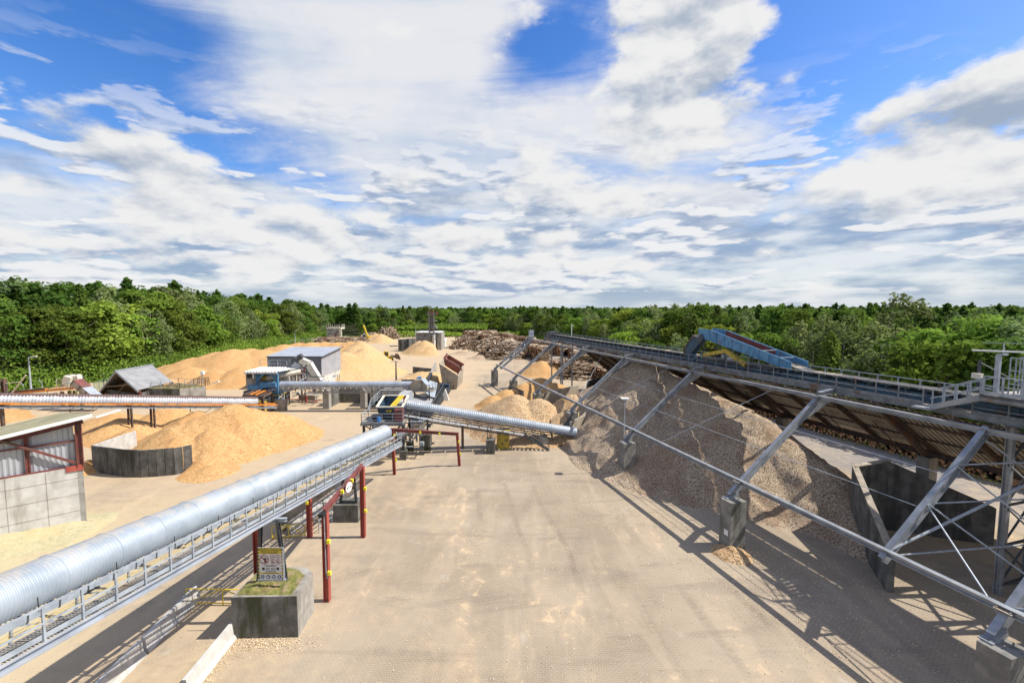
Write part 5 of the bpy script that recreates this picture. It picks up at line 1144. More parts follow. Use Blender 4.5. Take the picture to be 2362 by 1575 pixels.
mb = MB(); mb.box(w0.x, q.x+.5, 78.6, 84, 2.4, 3.1); mb.box(w0.x+.5, q.x, 79.2, 83, .9, 2.4); mb.build('machine_base', M['dark'], bb)
mb = MB()
for x_ in (w0.x+.6, w0.x+4, q.x-.3):
    for y_ in (78.8, 83): mb.ib((x_, y_, 0), (x_, y_, 3), .3, .3, (1, 0, 0), .05)
mb.build('column', M['bluedark'], bb)
mb = MB(); mb.tube(A(614, 872, 80.5), A(694, 857, 83), .48, 12); mb.build('screw_tube', M['cream'], bb); MB().tube(A(604, 872, 80.4), A(616, 872, 80.5), .5, 12).build('motor', M['yellowold'], bb)
clutter(w0.x+.5, q.x+1, 77.4, 80, .3, 3.0, 60, bb, ('blue', 'dark', 'galv', 'yellowold', 'cream'), 'pipework'); clutter(q.x, q.x+9.5, 80, 86, .2, 5.2, 60, bb, ('dark', 'cream', 'galv', 'dark', 'red'), 'pipework', 3.4)
rails(MB(), [A(628, 905, 77.6), A(652, 905, 77.6), A(653, 899, 80)], 1.1, 1.0, .07, mid=2, toe=.1).build('railing', M['blue'], bb)
mb = MB(); rails(mb, [f3+UP*.1, f2+UP*.1], 1.4, 1.8, .08, mid=1, toe=0); mb.build('roof_railing', M['galv'], bb)
# flat steel table frame in front of it
tf_ = thing('table_frame', (-44, 73, 0), 'dark steel frame table with orange beams in front of the blue portal', 'frame')
T0, T1, T2, T3 = A(562, 912, 73.6), A(606, 913, 72.2), A(627, 904.5, 76.2), A(586, 903.5, 77.6)
mb = MB(); zt = (T0.z+T1.z+T2.z+T3.z)/4
for p in (T0, T1, T2, T3): p.z = zt; mb.ib((p.x, p.y, 0), p, .34, .34, (1, 0, 0), .05)
mb.build('leg', M['rustbrown'], tf_); mb = MB()
for a, b in ((T0, T1), (T1, T2), (T2, T3), (T3, T0)): mb.bar(a, b, .3, .34)
for f in (.25, .5, .75): mb.bar(T0.lerp(T1, f), T3.lerp(T2, f), .12, .2)
mb.build('top_frame', M['rustbrown'], tf_); mb = MB()
for f in (.35, .62): mb.bar(T0.lerp(T1, f)+UP*.22, T3.lerp(T2, f)+UP*.22, .3, .14)
mb.build('orange_beam', M['orange'], tf_)
MB().box(T1.x-3.3, T1.x-1.0, 73.8, 75, .3, 2.1).build('yellow_cage', M['yellowold'], tf_)
a_, b_ = G(563, 947), G(661, 947); wl_ = MB().box(a_.x, b_.x, b_.y, b_.y+.35, 0, 2.05); single(wl_, 'low_wall', M['conc'], ((a_.x+b_.x)/2, b_.y, 0), 'low concrete wall behind the near sawdust heap below the blue building', 'wall')
# elbow chute in front of the hall
ec = thing('elbow_chute', (-40, 84, 0), 'cream bent elevator chute with motors rising in front of the grey hall', 'machine')
pp = [A(690, 829, 84), A(712, 839, 84), A(738, 882, 84), A(748, 904, 83)]
for a, b in zip(pp[:-1], pp[1:]): MB().bar(a, b, 1.0, 1.1).build('casing', M['cream'], ec)
mb = MB()
for a, b in zip(pp[:-1], pp[1:]):
    for s in (-.5, .5): mb.bar(a+Vector((.45, s, .35)), b+Vector((.45, s, .35)), .14)
mb.build('edge_flange', M['white'], ec)
mb = MB(); mb.tube(A(688, 825, 83.5), A(697, 820.5, 83.5), .5, 12); mb.bar(A(677, 829, 84), A(692, 833, 84), 1.2, 1.0); mb.build('motor', M['dark'], ec)
mb = MB(); mb.bar(A(680, 838, 84), A(693, 849, 84), 1.4, 1.2); mb.build('gearbox', M['galv'], ec)
mb = MB()
for u, m_ in ((695, 0), (702, 1)): t_ = A(u, 855, 84); mb.tube((t_.x, 84, 0), (t_.x, 84, 6.6), .13, 8)
mb.build('red_post', M['red'], ec); clutter(A(668, 860, 84).x, A(706, 860, 84).x, 82.5, 86, 1.0, 6.6, 60, ec, ('dark', 'cream', 'dark', 'galv'), 'pipework', 3)
rails(MB(), [A(625, 846, 86), A(690, 844, 86)], 1.5, 1.8, .05, mid=1, toe=0, top=.05).build('railing', M['galv'], ec)
mb = MB(); p = G(712, 922); single(MB().box(p.x-1.6, p.x+1.6, p.y-.8, p.y+.9, 0, 1.05), 'concrete_block', M['conc_dusty'], (p.x, p.y, 0), 'squat pale concrete plinth on the grassy paving left of the piers', 'concrete block')
# ---------------- grey hall
gh = thing('grey_hall', (-50, 103, 0), 'mono pitch hall with anthracite corrugated front and pale side on a concrete base', 'hall')
xl, xr, yf, ybk = -55.3, -43.1, 97.4, 108.4
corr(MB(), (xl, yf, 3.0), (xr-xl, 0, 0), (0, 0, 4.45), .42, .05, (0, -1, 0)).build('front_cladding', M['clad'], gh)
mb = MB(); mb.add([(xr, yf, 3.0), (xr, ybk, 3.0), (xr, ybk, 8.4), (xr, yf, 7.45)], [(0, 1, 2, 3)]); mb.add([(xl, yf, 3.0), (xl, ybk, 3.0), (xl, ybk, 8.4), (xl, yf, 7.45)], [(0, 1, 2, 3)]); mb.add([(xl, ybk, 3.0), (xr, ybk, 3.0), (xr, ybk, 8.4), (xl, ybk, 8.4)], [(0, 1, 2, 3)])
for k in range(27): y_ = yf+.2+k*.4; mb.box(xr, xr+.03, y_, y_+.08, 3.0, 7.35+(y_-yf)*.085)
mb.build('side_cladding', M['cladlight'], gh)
MB().box(xl+.05, xr-.05, yf+.08, ybk-.05, 0, 3.0).build('concrete_base', M['conc_light'], gh)
corr(MB(), (xl-.2, yf-.3, 7.5), (xr-xl+.8, 0, 0), (0, ybk-yf+.9, 1.15), .42, .05, UP).build('roof', M['roofblue'], gh)
MB().bar((xl-.2, yf-.32, 7.44), (xr+.6, yf-.32, 7.44), .12, .14).bar((xr+.55, yf-.3, 7.5), (xr+.55, ybk+.6, 8.66), .12, .14).build('gutter', M['dark'], gh)
# ---------------- big far heaps
def gh_(u, v, vt):  # base px -> (x,y), height so that top shows at vt
    p = G(u, v); return p.x, p.y, A(u, vt, p.y).z
def cone(u, v, vt, sl): x, y, z = gh_(u, v, vt); return (x, y, z, sl)
heap('sawdust_heap', [cone(400, 868, 840, .42), cone(450, 866, 825, .45), cone(500, 862, 812, .45), cone(540, 862, 806, .45), cone(575, 858, 805, .45), cone(610, 858, 806, .45), cone(440, 880, 846, .6), cone(500, 886, 852, .65), cone(560, 884, 846, .65)], -102, -50, 94, 150, .45, M['sawdust'], 'long orange sawdust heap in front of the forest left of the grey hall', amp=.5, rnd=2.2, s0=.2)
heap('sawdust_heap', [cone(655, 825, 795, .5), cone(690, 822, 791, .5), cone(720, 822, 790, .5), cone(750, 820, 788, .5), cone(780, 820, 789, .5), cone(810, 820, 788, .5), cone(630, 826, 800, .5)], -115, -50, 125, 185, .6, M['sawdust'], 'orange sawdust ridge rising behind the roof of the grey hall', amp=.5, rnd=2.2, s0=.2)
heap('sawdust_heap', [cone(795, 868, 812, .62), cone(830, 864, 812, .62), cone(860, 862, 824, .62), cone(853, 868, 840, .74), cone(822, 840, 796, .66), cone(832, 838, 787, .82), cone(840, 842, 802, .88), cone(868, 869, 859, .6)], -58, -22, 98, 165, .4, M['sawpale'], 'tall pale sawdust heap to the right of the grey hall', amp=.45, rnd=2.0, s0=.25)
heap('wood_chip_heap', [(-35.6, 177, 5.5, .72), (-38.5, 180, 5.0, .75), (-33, 174, 3.4, .6)], -50, -18, 162, 196, .4, M['sawpale'], 'conical pale chip heap in front of the far elevator tower', amp=.3, rnd=1.0, mask=lambda x, y: x < -33.9+np.clip(186-y, 0, 30)*.3)
heap('wood_chip_heap', [cone(880, 789, 770, .6), cone(868, 786, 769, .6)], -92, -58, 215, 262, .6, M['sawpale'], 'far chip heap beside the yellow excavator', amp=.5, rnd=1)
heap('wood_chip_heap', [cone(940, 776, 770, .5)], -85, -62, 270, 300, .8, M['chipmid'], 'small far chip mound by the forest edge', amp=.3, rnd=1)
# ---------------- hopper, bins, canopy
hp = thing('feed_hopper', G(1045, 895), 'tall tapered concrete feed hopper with rusty red inner chutes', 'hopper')
B = [G(1053, 898), G(1022, 893), Vector((-16.9, 106.5, 0)), Vector((-12.3, 106.5, 0))]
B[1] = Vector((-15.8, 98.2, 0))
T = [A(1057.5, 867, 96.2), A(1012.5, 838, 97.0), A(1031, 818.6, 106), A(1069.6, 841.6, 104.5)]
mb = MB(); mb.add(B+T, [(0, 1, 5, 4), (1, 2, 6, 5), (2, 3, 7, 6), (3, 0, 4, 7)])
cc_ = sum(T, Vector())/4; Ti = [t+(cc_-t)*.07 for t in T]; Bi = [b+(cc_-b)*.25+UP*1.6 for b in B]
mb.add(T+Ti, [(0, 1, 5, 4), (1, 2, 6, 5), (2, 3, 7, 6), (3, 0, 4, 7)]); mb.add(Ti+Bi, [(4, 5, 1, 0), (5, 6, 2, 1), (6, 7, 3, 2), (7, 4, 0, 3)]); mb.build('shell', M['conc_dusty'], hp)
a_, b_ = Ti[1].lerp(Ti[2], .5), Ti[0].lerp(Ti[3], .5); mb = MB(); mb.bar(a_-UP*.6, b_-UP*.6, .25, 1.8); mb.bar(Ti[1].lerp(Ti[2], .52)-UP*.5, Ti[2]-UP*.3, .2, 1.9); mb.bar(Ti[2]-UP*.5, Ti[3]-UP*.5, .2, 1.6); mb.build('red_chute_plate', M['red_dark'], hp)
mb = MB(); m_ = [t-UP*1.1 for t in Ti]; mb.add(m_, [(0, 1, 2, 3)]); mb.build('chips_inside', M['sawpale'], hp)
MB().box(-14.6, -13.6, 97.3, 97.45, 3.6, 4.2).build('blue_plate', M['blueb'], hp); MB().bar((-14.6, 97.0, .1), (-14.6, 97.0, 1.6), .08).bar((-13.2, 97.0, .1), (-13.2, 97.0, 1.6), .08).bar((-14.6, 97.0, 1.6), (-13.2, 97.0, 1.6), .08).build('grab_rail', M['dark'], hp)
cb_ = thing('chip_bunker', G(950, 880), 'low walled bunker full of pale chips left of the feed hopper', 'bunker')
q = [G(926, 892), G(986, 892), G(1003, 868), G(952, 862)]
MB().prism([q[0], q[1], q[1]+Vector((0, .4, 0)), q[0]+Vector((0, .4, 0))], UP*1.7).build('front_wall', M['conc_black'], cb_)
mb = MB(); mb.add([q[1], q[2], q[2]+UP*3.8, q[1]+UP*2.0, q[1]+Vector((.5, 0, 0)), q[2]+Vector((.5, 0, 0)), q[2]+Vector((.5, 0, 3.8)), q[1]+Vector((.5, 0, 2.0))], [(0, 1, 2, 3), (5, 4, 7, 6), (3, 2, 6, 7), (0, 3, 7, 4)]); mb.build('side_wall', M['conc'], cb_)
MB().prism([q[3]+Vector((0, 0, 0)), q[2], q[2]+Vector((0, .4, 0)), q[3]+Vector((0, .4, 0))], UP*2.0).build('back_wall', M['conc_black'], cb_)
heap('wood_chip_heap', [(-22.5, 106, 2.8, .45), (-25, 103, 1.8, .35), (-20.5, 108, 2.6, .5)], -34, -17.5, 95, 116, .4, M['sawpale'], 'pale chips heaped inside the low walled bunker', amp=.2, mask=lambda x, y: (y > 100.3) & (x < -18.3+(y-100)*.03))
cn = thing('sheet_canopy', (-17, 88, 0), 'low corrugated sheet canopies over the sunken conveyor beside the truck lane', 'canopy')
z1 = 1.9
K = [G(991, 877, 3.0), G(1025, 883, z1), G(1003, 917, z1), G(981, 911, 3.0)]; K2 = [G(958, 908, 2.8), G(1002, 917.5, z1+.1), G(989, 941, z1), G(944, 927, 2.8)]
for kk in (K, K2): corr(MB(), kk[3], kk[0]-kk[3], kk[2]-kk[3], .35, .05, UP).build('roof', M['roofsheet'] if kk is K2 else M['hood'], cn)
mb = MB(); a_, b_ = K2[2], K[1]
for f in np.linspace(0, 1, 15): p = a_.lerp(b_, f); mb.bar((p.x-.1, p.y, p.z-.05), (p.x+.25, p.y, 0), .14); mb.bar((p.x-1.6, p.y, 0), (p.x-.2, p.y, p.z-.1), .12)
mb.bar(a_-UP*.12, b_-UP*.12, .15, .2); mb.build('strut', M['dark'], cn)
mb = MB(); mb.box(a_.x-3.2, a_.x+.1, a_.y, b_.y, 0, .9); mb.build('machine_bed', M['rubber'], cn)
hd = thing('curved_hood', G(930, 931, 3), 'pale curved cover hood between the transfer tower and the sheet canopy', 'hood')
mb = MB(); a0, a1 = G(908, 932, 5.0), G(935, 932, 5.0); b0_, b1_ = G(934, 905, 5.6), G(950, 906, 5.6)
pr = [(a0, a1), (a0.lerp(b0_, .25)+UP*.55, a1.lerp(b1_, .25)+UP*.55), (a0.lerp(b0_, .6)+UP*.7, a1.lerp(b1_, .6)+UP*.7), (b0_+UP*.35, b1_+UP*.35), (b0_+Vector((0, .8, -.2)), b1_+Vector((0, .8, -.2)))]
for (p0, p1), (p2, p3) in zip(pr[:-1], pr[1:]): mb.quad(p0, p1, p3, p2); mb.add([p1, p3, p3-UP*1.5, p1-UP*1.5], [(0, 1, 2, 3)]); mb.add([p0, p2, p2-UP*1.5, p0-UP*1.5], [(3, 2, 1, 0)])
mb.build('cover', M['hood'], hd); mb = MB(); m_ = a0.lerp(b1_, .5); mb.bar((m_.x, m_.y, 0), (m_.x, m_.y, 4.4), .4); mb.bar((a1.x, a1.y+1, 3.6), (b1_.x, b1_.y, 3.9), 1.2, .8); mb.build('conveyor_frame', M['dark'], hd); clutter(a1.x-1, a1.x+2.4, a1.y, b1_.y-3, 3.0, 5.0, 26, hd, ('cream', 'galv', 'dark'), 'pipework', 1.2)
rails(MB(), [a1+Vector((.6, .2, -.9)), b1_+Vector((3.2, -10, -.9))], 1.1, 1.2, .06, mid=1, toe=0).build('handrail', M['galv'], hd)
p = G(1026, 924); single(MB().prism([(p.x-.7, p.y, 0), (p.x+.8, p.y, 0), (p.x+.5, p.y, 1.1), (p.x+.1, p.y, 2.3), (p.x-.4, p.y, 1.2)], (0, .5, 0)), 'white_tarpaulin', M['white'], (p.x, p.y, 0), 'white draped sheet standing at the end of the canopy', 'sheet')
p = G(1029, 903); single(MB().box(p.x-1.3, p.x+.6, p.y, p.y+1, .6, 1.6).box(p.x-1.1, p.x+.4, p.y+.2, p.y+.8, 0, .6), 'tool_box', M['bluedark'], (p.x, p.y, 0), 'dark blue box beside the feed hopper foot', 'box')
# ---------------- far tower with wall
ft = thing('elevator_tower', G(998, 810), 'slender far elevator tower with rusty head above a tall concrete wall', 'tower')
yt = G(1000.8, 810).y; 
def tq(u, v, dy=0): return A(u, v, yt+dy)
MB().prism([(tq(1001, 810).x-.4, yt-1, 0), (tq(1001, 810).x+.4, yt-1, 0), (tq(1001, 810).x+.4, yt+2, 0), (tq(1001, 810).x-.4, yt+6, 0)], UP*7.0).build('pylon', M['conc_light'], ft)
mb = MB(); mb.add([tq(999, 812), tq(999, 774), tq(988, 770, 6), tq(961, 793, 14), tq(957, 800, 14)], [(0, 1, 2, 3, 4)]); mb.build('wing_wall', M['conc_dusty'], ft)
mb = MB()
for u in (990.5, 1001):
    for dy in (0, 2.4): a = tq(u, 772, dy); mb.bar((a.x, a.y, 5), (a.x, a.y, tq(u, 725).z), .55)
mb.build('column', M['girder'], ft)
mb = MB()
for v in (725, 741, 757): a, b = tq(985, v), tq(1007, v); mb.box(a.x, b.x, yt-.6, yt+3.2, a.z-.1, a.z+.12)
for v in (741, 725): rails(mb, [tq(985.5, v), tq(1006.5, v)], 1.2, 1.0, .09, mid=1, toe=0)
mb.build('platform', M['girder'], ft)
mb = MB(); a, b = tq(992, 742), tq(999.5, 728); mb.box(a.x, b.x, yt+.2, yt+2, a.z, b.z); a, b = tq(987, 757), tq(1006, 752); mb.prism([tq(986, 757), tq(1007, 757), tq(1003, 749), tq(990, 749)], (0, 2, 0)); a, b = tq(986, 773), tq(1003, 763); mb.box(a.x, b.x, yt+.4, yt+2.4, a.z-2.2, a.z); a, b = tq(991.5, 765), tq(1000, 742); mb.box(a.x, b.x, yt+.4, yt+2.2, a.z, b.z); mb.build('casing', M['conc_mid'], ft)
mb = MB(); a, b = tq(992, 725), tq(999.5, 717); mb.box(a.x, b.x, yt, yt+2, a.z, b.z); mb.tube(tq(988, 723), tq(988, 718.5), .35, 8); mb.tube(tq(990, 716), tq(991.5, 713), .4, 8); mb.tube(tq(1007.5, 726), tq(1007.5, 717), .32, 8); mb.build('rusty_head', M['red_dark'], ft)
fb = thing('flat_roof_building', G(965, 800), 'low concrete building with pale flat roof behind the far conical heap', 'building')
a, b = G(952, 800), G(1012, 800); yb_ = 196.; MB().box(-43.5, -33.4, yb_, yb_+12, 0, 7.4).build('wall', M['conc'], fb); MB().box(-43.9, -33.0, yb_-.5, yb_+12.5, 7.4, 7.8).build('roof', M['roofwhite'], fb); rails(MB(), [(-43.5, yb_, 7.8), (-33.4, yb_, 7.8)], 1.2, 1.6, .1, mid=1, toe=0).build('railing', M['galv'], fb)
MB().prism([(-49, 186, 0), (-44, 195, 0), (-43.4, 195, 0), (-47, 186, 0)], UP*5.2).build('side_ramp_wall', M['conc_black'], fb)
MB().box(-33.3, -31.5, 193, 202, 0, 7.6).build('wall', M['conc'], fb)
bh = thing('blue_door_hut', G(1018, 804), 'small white hut with bright blue doors beside the far tower', 'hut')
p = G(1011, 803); q = G(1026, 803); MB().box(p.x, q.x, p.y, p.y+4, 0, 3.2).build('wall', M['white'], bh); MB().hexa([Vector((p.x-.4, p.y-.5, 3.2)), Vector((q.x+.5, p.y-.5, 3.2)), Vector((q.x+.5, p.y+4.4, 4.2)), Vector((p.x-.4, p.y+4.4, 4.2))], [Vector((p.x-.4, p.y-.5, 3.35)), Vector((q.x+.5, p.y-.5, 3.35)), Vector((q.x+.5, p.y+4.4, 4.4)), Vector((p.x-.4, p.y+4.4, 4.4))]).build('roof', M['roofwhite'], bh)
MB().box(p.x+.4, p.x+2.6, p.y-.06, p.y, .1, 2.7).build('door', M['blueb'], bh); MB().box(p.x-2.5, q.x+1.8, p.y-1.5, p.y-1.2, 0, .7).build('kerb', M['conc_light'], bh)
p = G(930, 806); pm_ = thing('crusher', p, 'small dark grey crusher machine in front of the far building', 'machine'); MB().prism([(p.x-1.8, p.y, .3), (p.x+1.5, p.y, 0), (p.x+2.6, p.y, 1.6), (p.x+1.2, p.y, 2.6), (p.x-2.2, p.y, 2.2)], (0, 2.2, 0)).build('body', M['girder'], pm_); MB().bar((p.x-2.5, p.y, 1.6), (p.x-6.3, p.y+.5, 1.4), .3, .4).build('arm', M['dark'], pm_); MB().box(p.x-1.4, p.x-.6, p.y+.4, p.y+1.2, 2.3, 4.2).build('green_housing', pm('green_paint', (.05, .30, .16), (.08, .36, .2)), pm_)
# ---------------- rusty tank on frame (far left)
p = G(770, 786); rk = thing('tank_stack', p, 'rust stained white container stack with railing and ladder at the forest edge', 'tank'); s_ = p.y/1000
x0, x1, yk = A(754, 785, p.y).x, A(788, 785, p.y).x, p.y
zt = A(770, 759, yk).z; MB().box(x0, x1-1.6, yk, yk+5, .6, zt).build('body', pm('rusty_white', (.42, .40, .34), (.58, .56, .50), .5, .7, 0, 0, 0, (.22, .10, .05), .35, .44, .56), rk); MB().box(x0-.2, x1, yk-.3, yk+5.2, zt, zt+.9).box(x1-1.4, x1, yk-.2, yk+.3, 0, zt).build('roof', M['cream'], rk)
mb = MB()
for k in range(5): mb.box(x0+.2+k*1.5, x0+1.4+k*1.5, yk-.08, yk, zt-1.6, zt-.5)
mb.build('window', M['hood'], rk)
rails(MB(), [(x0, yk-.2, zt+.9), (x1, yk-.2, zt+.9), (x1, yk+5, zt+.9)], 1.8, 1.3, .16, mid=1, toe=0).build('railing', M['cream'], rk); mb = MB(); mb.tube((x1-.8, yk-.4, 0), (x1-.8, yk-.4, zt+2), .12, 6)
for k in range(12): mb.bar((x1-1.3, yk-.45, .5+k*.6), (x1-.3, yk-.45, .5+k*.6), .08)
mb.build('ladder', M['cream'], rk)
# ---------------- wheel loader
p = G(884, 829); p = G(894, 833); wl = thing('wheel_loader', p, 'yellow wheel loader with raised bucket beside the pale sawdust heap', 'wheel loader')
def L(x, y, z): return p+Vector((x*.92-y*.38, x*.38*-1+y*.92, z))*1.0
def lb(x0, x1, y0, y1, z0, z1): return MB().box(x0, x1, y0, y1, z0, z1, L)
lb(-3.9, -.6, -1.1, 1.1, 1.1, 2.0).build('engine_hood', M['yellow'], wl)
mb = MB(); mb.prism([L(-.4, -1.0, .9), L(1.6, -1.0, .9), L(2.2, -1.0, 1.9), L(-.4, -1.0, 1.9)], (L(0, 2, 0)-L(0, 0, 0))); mb.build('front_frame', M['yellow'], wl)
cbn = lb(-1.3, .3, -.8, .8, 2.0, 3.3).build('cab', M['glass'], wl); lb(-1.45, .45, -.95, .95, 3.3, 3.45).build('roof', M['yellow'], cbn)
mb = MB()
for x_ in (-1.3, .3):
    for y_ in (-.8, .8): mb.bar(L(x_, y_, 1.9), L(x_, y_, 3.3), .14)
mb.build('pillar', M['yellow'], cbn)
for x_ in (-2.6, 1.3):
    for y_ in (-1.2, 1.2):
        w_ = MB().tube(L(x_, y_-.3, .85), L(x_, y_+.3, .85), .85, 20).build('wheel', M['rubber'], wl); MB().tube(L(x_, y_-.33, .85), L(x_, y_+.33, .85), .42, 14).build('rim', M['yellow'], w_)
MB().bar(L(1.2, -.6, 1.8), L(3.6, -.6, 1.6), .22, .45).bar(L(1.2, .6, 1.8), L(3.6, .6, 1.6), .22, .45).bar(L(1.6, 0, 2.4), L(3.2, 0, 1.9), .2).build('lift_arm', M['dark'], wl)
mb = MB(); mb.add([L(3.4, -1.6, 1.2), L(5.0, -1.6, .9), L(5.4, -1.6, 1.2), L(4.6, -1.6, 2.6), L(3.5, -1.6, 2.7), L(3.4, 1.6, 1.2), L(5.0, 1.6, .9), L(5.4, 1.6, 1.2), L(4.6, 1.6, 2.6), L(3.5, 1.6, 2.7)], [(0, 1, 6, 5), (0, 5, 9, 4), (0, 4, 3, 2, 1), (5, 6, 7, 8, 9)]); mb.build('bucket', M['rustbrown'], wl)
MB().prism([L(3.5, -1.5, 2.3), L(5.0, -1.5, 1.9), L(4.4, -1.5, 2.9)], L(0, 3, 0)-L(0, 0, 0)).build('load', M['sawpale'], wl)
MB().tube(L(-2.4, .6, 2.0), L(-2.4, .6, 2.7), .09, 8).build('exhaust', M['dark'], wl); MB().bar(L(-3.9, -1, 2.1), L(-3.9, -1, 2.6), .1).bar(L(-4.3, 0, 1.5), L(-4.3, 0, 1.9), 2.0, .3).build('counterweight', M['dark'], wl)
# ---------------- excavator
p = G(847, 787); ex = thing('excavator', p, 'yellow log handling excavator with raised boom among far log stacks', 'excavator')
MB().box(p.x-2.2, p.x+1.6, p.y, p.y+3, 1.2, 3.0).build('body', M['yellow'], ex); MB().box(p.x-2.4, p.x-.6, p.y-.4, p.y+1.2, 1.6, 4.2).build('cab', M['white'], ex); MB().box(p.x-2.2, p.x-.8, p.y-.46, p.y-.4, 2.4, 3.8).build('window', M['glass'], ex)
MB().bar((p.x+.6, p.y, 2), (p.x-2.0, p.y, 9.2), .9, .7).build('boom', M['yellow'], ex); MB().bar((p.x+.9, p.y, 2.0), (p.x+2.6, p.y+.5, 1.0), .6).build('stick', M['orange'], ex); MB().bar((p.x-2.2, p.y+.6, .55), (p.x+2, p.y+.6, .55), .8, 1.0).bar((p.x-2.2, p.y+2.4, .55), (p.x+2, p.y+2.4, .55), .8, 1.0).build('track', M['rubber'], ex)
# ---------------- lamps
def lamp(base, h, label, arm=1.0, r=.09, style='post', mat='galv', dx=1):
    b = Vector(base); t = thing('street_lamp', b, label, 'street lamp'); mb = MB(); mb.tube(b, b+UP*h, r*1.25, 8, r*.7); mb.build('pole', M[mat], t); mb = MB()
    if style == 'flat': mb.hexa([b+Vector((-.32, -.3, h)), b+Vector((.32, -.3, h)), b+Vector((.32, .3, h)), b+Vector((-.32, .3, h))], [b+Vector((-.42, -.36, h+.14)), b+Vector((.42, -.36, h+.14)), b+Vector((.42, .36, h+.14)), b+Vector((-.42, .36, h+.14))])
    else: mb.bar(b+UP*h, b+Vector((arm*dx, 0, h+.1)), .12, .1); mb.bar(b+Vector((arm*dx*.4, 0, h+.12)), b+Vector((arm*dx*1.3, 0, h+.2)), .4, .16)
    mb.build('lamp_head', M['white'], t); return t
b = G(1438, 1091); lamp(b, 8.25, 'slim grey lamp post with square white head standing in front of the huge chip heap', r=.065, style='flat')
def lampp(u, v, vt, label, **k): b = G(u, v); return lamp(b, A(u, vt, b.y).z, label, **k)
lampp(72, 903, 824, 'tall pale street lamp before the forest near the left edge', arm=1.4, r=.16)
lampp(502, 822, 782, 'distant street lamp at the forest foot behind the long orange heap', r=.14)
lampp(681, 797, 763, 'distant street lamp in front of the forest left of the tank', r=.14)
lampp(914, 881, 836, 'dark double pole lamp in the middle of the yard left of the chip bunker', r=.2, mat='dark', dx=-1, arm=1.2)
lampp(959, 780, 753, 'far white lamp above the flat roof building', r=.14, dx=1)
lampp(1171, 824, 809, 'little white double lamp in front of the dark log stack', r=.1, dx=-1)
for i, (u, v, vt) in enumerate(((4, 908, 896), (55, 901, 889), (98, 898, 883), (208, 878, 865), (240, 876, 860))):
    b = G(u, v); h_ = A(u, vt, b.y).z; mbp = MB(); mbp.tube(b, b+UP*h_, .1, 6); mbp.bar(b+UP*h_, b+Vector((-.7, 0, h_+.7)), .12); tag(mbp.build('fence_post', M['galv'], None, b), 'bent top fence post at the forest edge', 'post', 'angled fence posts at the left')
# green mesh fence
def mesh_fence(pts, h, label):
    pts = [Vector(p) for p in pts]; t = thing('mesh_fence', pts[0], label, 'fence'); mb = MB(); mp = MB()
    for a, b in zip(pts[:-1], pts[1:]):
        L_ = (b-a).length; n = max(2, int(L_/.5))
        for k in range(n+1): q = a.lerp(b, k/n); mb.bar(q+UP*.1, q+UP*h, .035)
        for z_ in (.12, h*.5, h): mb.bar(a+UP*z_, b+UP*z_, .05)
        for k in range(max(1, int(L_/2.5))+1): q = a.lerp(b, k/max(1, int(L_/2.5))); mp.bar(q, q+UP*(h+.1), .09)
    gp_ = bpy.data.materials.get('green_fence') or pm('green_fence', (.10, .22, .12), (.16, .30, .18)); mb.build('mesh', gp_, t); mp.build('post', gp_, t)
mesh_fence([G(-30, 934), G(25, 926), G(60, 922), G(110, 915)], 1.9, 'green mesh fence panels beside the road at the left edge')
mesh_fence([G(218, 903), G(240, 893), G(262, 886)], 1.9, 'short green mesh fence left of the gable shelter')
mb = MB(); a_ = [G(*q) for q in ((460, 832), (560, 812), (640, 799), (720, 790), (752, 788))]; mf = MB()
for a, b in zip(a_[:-1], a_[1:]):
    n = int((b-a).length/3)
    for k in range(n): q = a.lerp(b, k/n); mf.bar(q, q+UP*2.4, .14); mf.bar(q+UP*2.4, q+Vector((-.5, -.3, 2.9)), .12)
    mf.bar(a+UP*2.2, b+UP*2.2, .05); mf.bar(a+UP*1.2, b+UP*1.2, .04)
single(mf, 'boundary_fence', M['galv'], a_[0], 'long wire boundary fence with bent posts below the forest', 'fence')
# ================================================================ LOG STACKS
def m_bark(name, c1, c2, c3):
    m, nt, b, P = new_mat(name); oi = nt.nodes.new('ShaderNodeObjectInfo')
    f = noise(nt, P, .9, 3, .7).sm(.36, .64); c = mixc(nt, f, c1, c2); c = mixc(nt, noise(nt, vmap(nt, P, (1, 1, 1), (4, 2, 8)), 1.7, 4, .7).sm(.50, .66), c, c3)
    nt.links.new(c, b.inputs['Base Color']); b.inputs['Roughness'].default_value = .95; bump(nt, b, noise(nt, P, 7, 4, .6), .03); return m
BARK = m_bark('bark', (.03, .019, .013), (.15, .09, .05), (.38, .28, .18)); CUT = m_bark('sawn_end', (.40, .20, .10), (.60, .36, .19), (.18, .09, .045))
PALE = m_bark('pale_bark', (.30, .22, .15), (.62, .52, .40), (.11, .07, .045))
rl = np.random.RandomState(17)
def log_arrays(c, d, L_, r, n=7):
    """cylinders: c centres (N,3), d unit dirs (N,3), L lengths, r radii -> verts, faces(list quads), caps"""
    N = len(c); up = np.tile([0, 0, 1.], (N, 1)); up[np.abs(d[:, 2]) > .9] = [1, 0, 0]
    a = np.cross(d, up); a /= np.linalg.norm(a, axis=1)[:, None]; b = np.cross(a, d)
    th = np.linspace(0, 2*np.pi, n, endpoint=False); ringv = a[:, None]*np.cos(th)[None, :, None]+b[:, None]*np.sin(th)[None, :, None]
    r2 = r*rl.uniform(.75, 1., N)
    V = np.concatenate([c[:, None]-d[:, None]*(L_/2)[:, None, None]+ringv*r[:, None, None], c[:, None]+d[:, None]*(L_/2)[:, None, None]+ringv*r2[:, None, None]], 1)   # N,2n,3
    return V
LOGS = []                    # (centre, dir, length, radius, stack id)
STK = {}
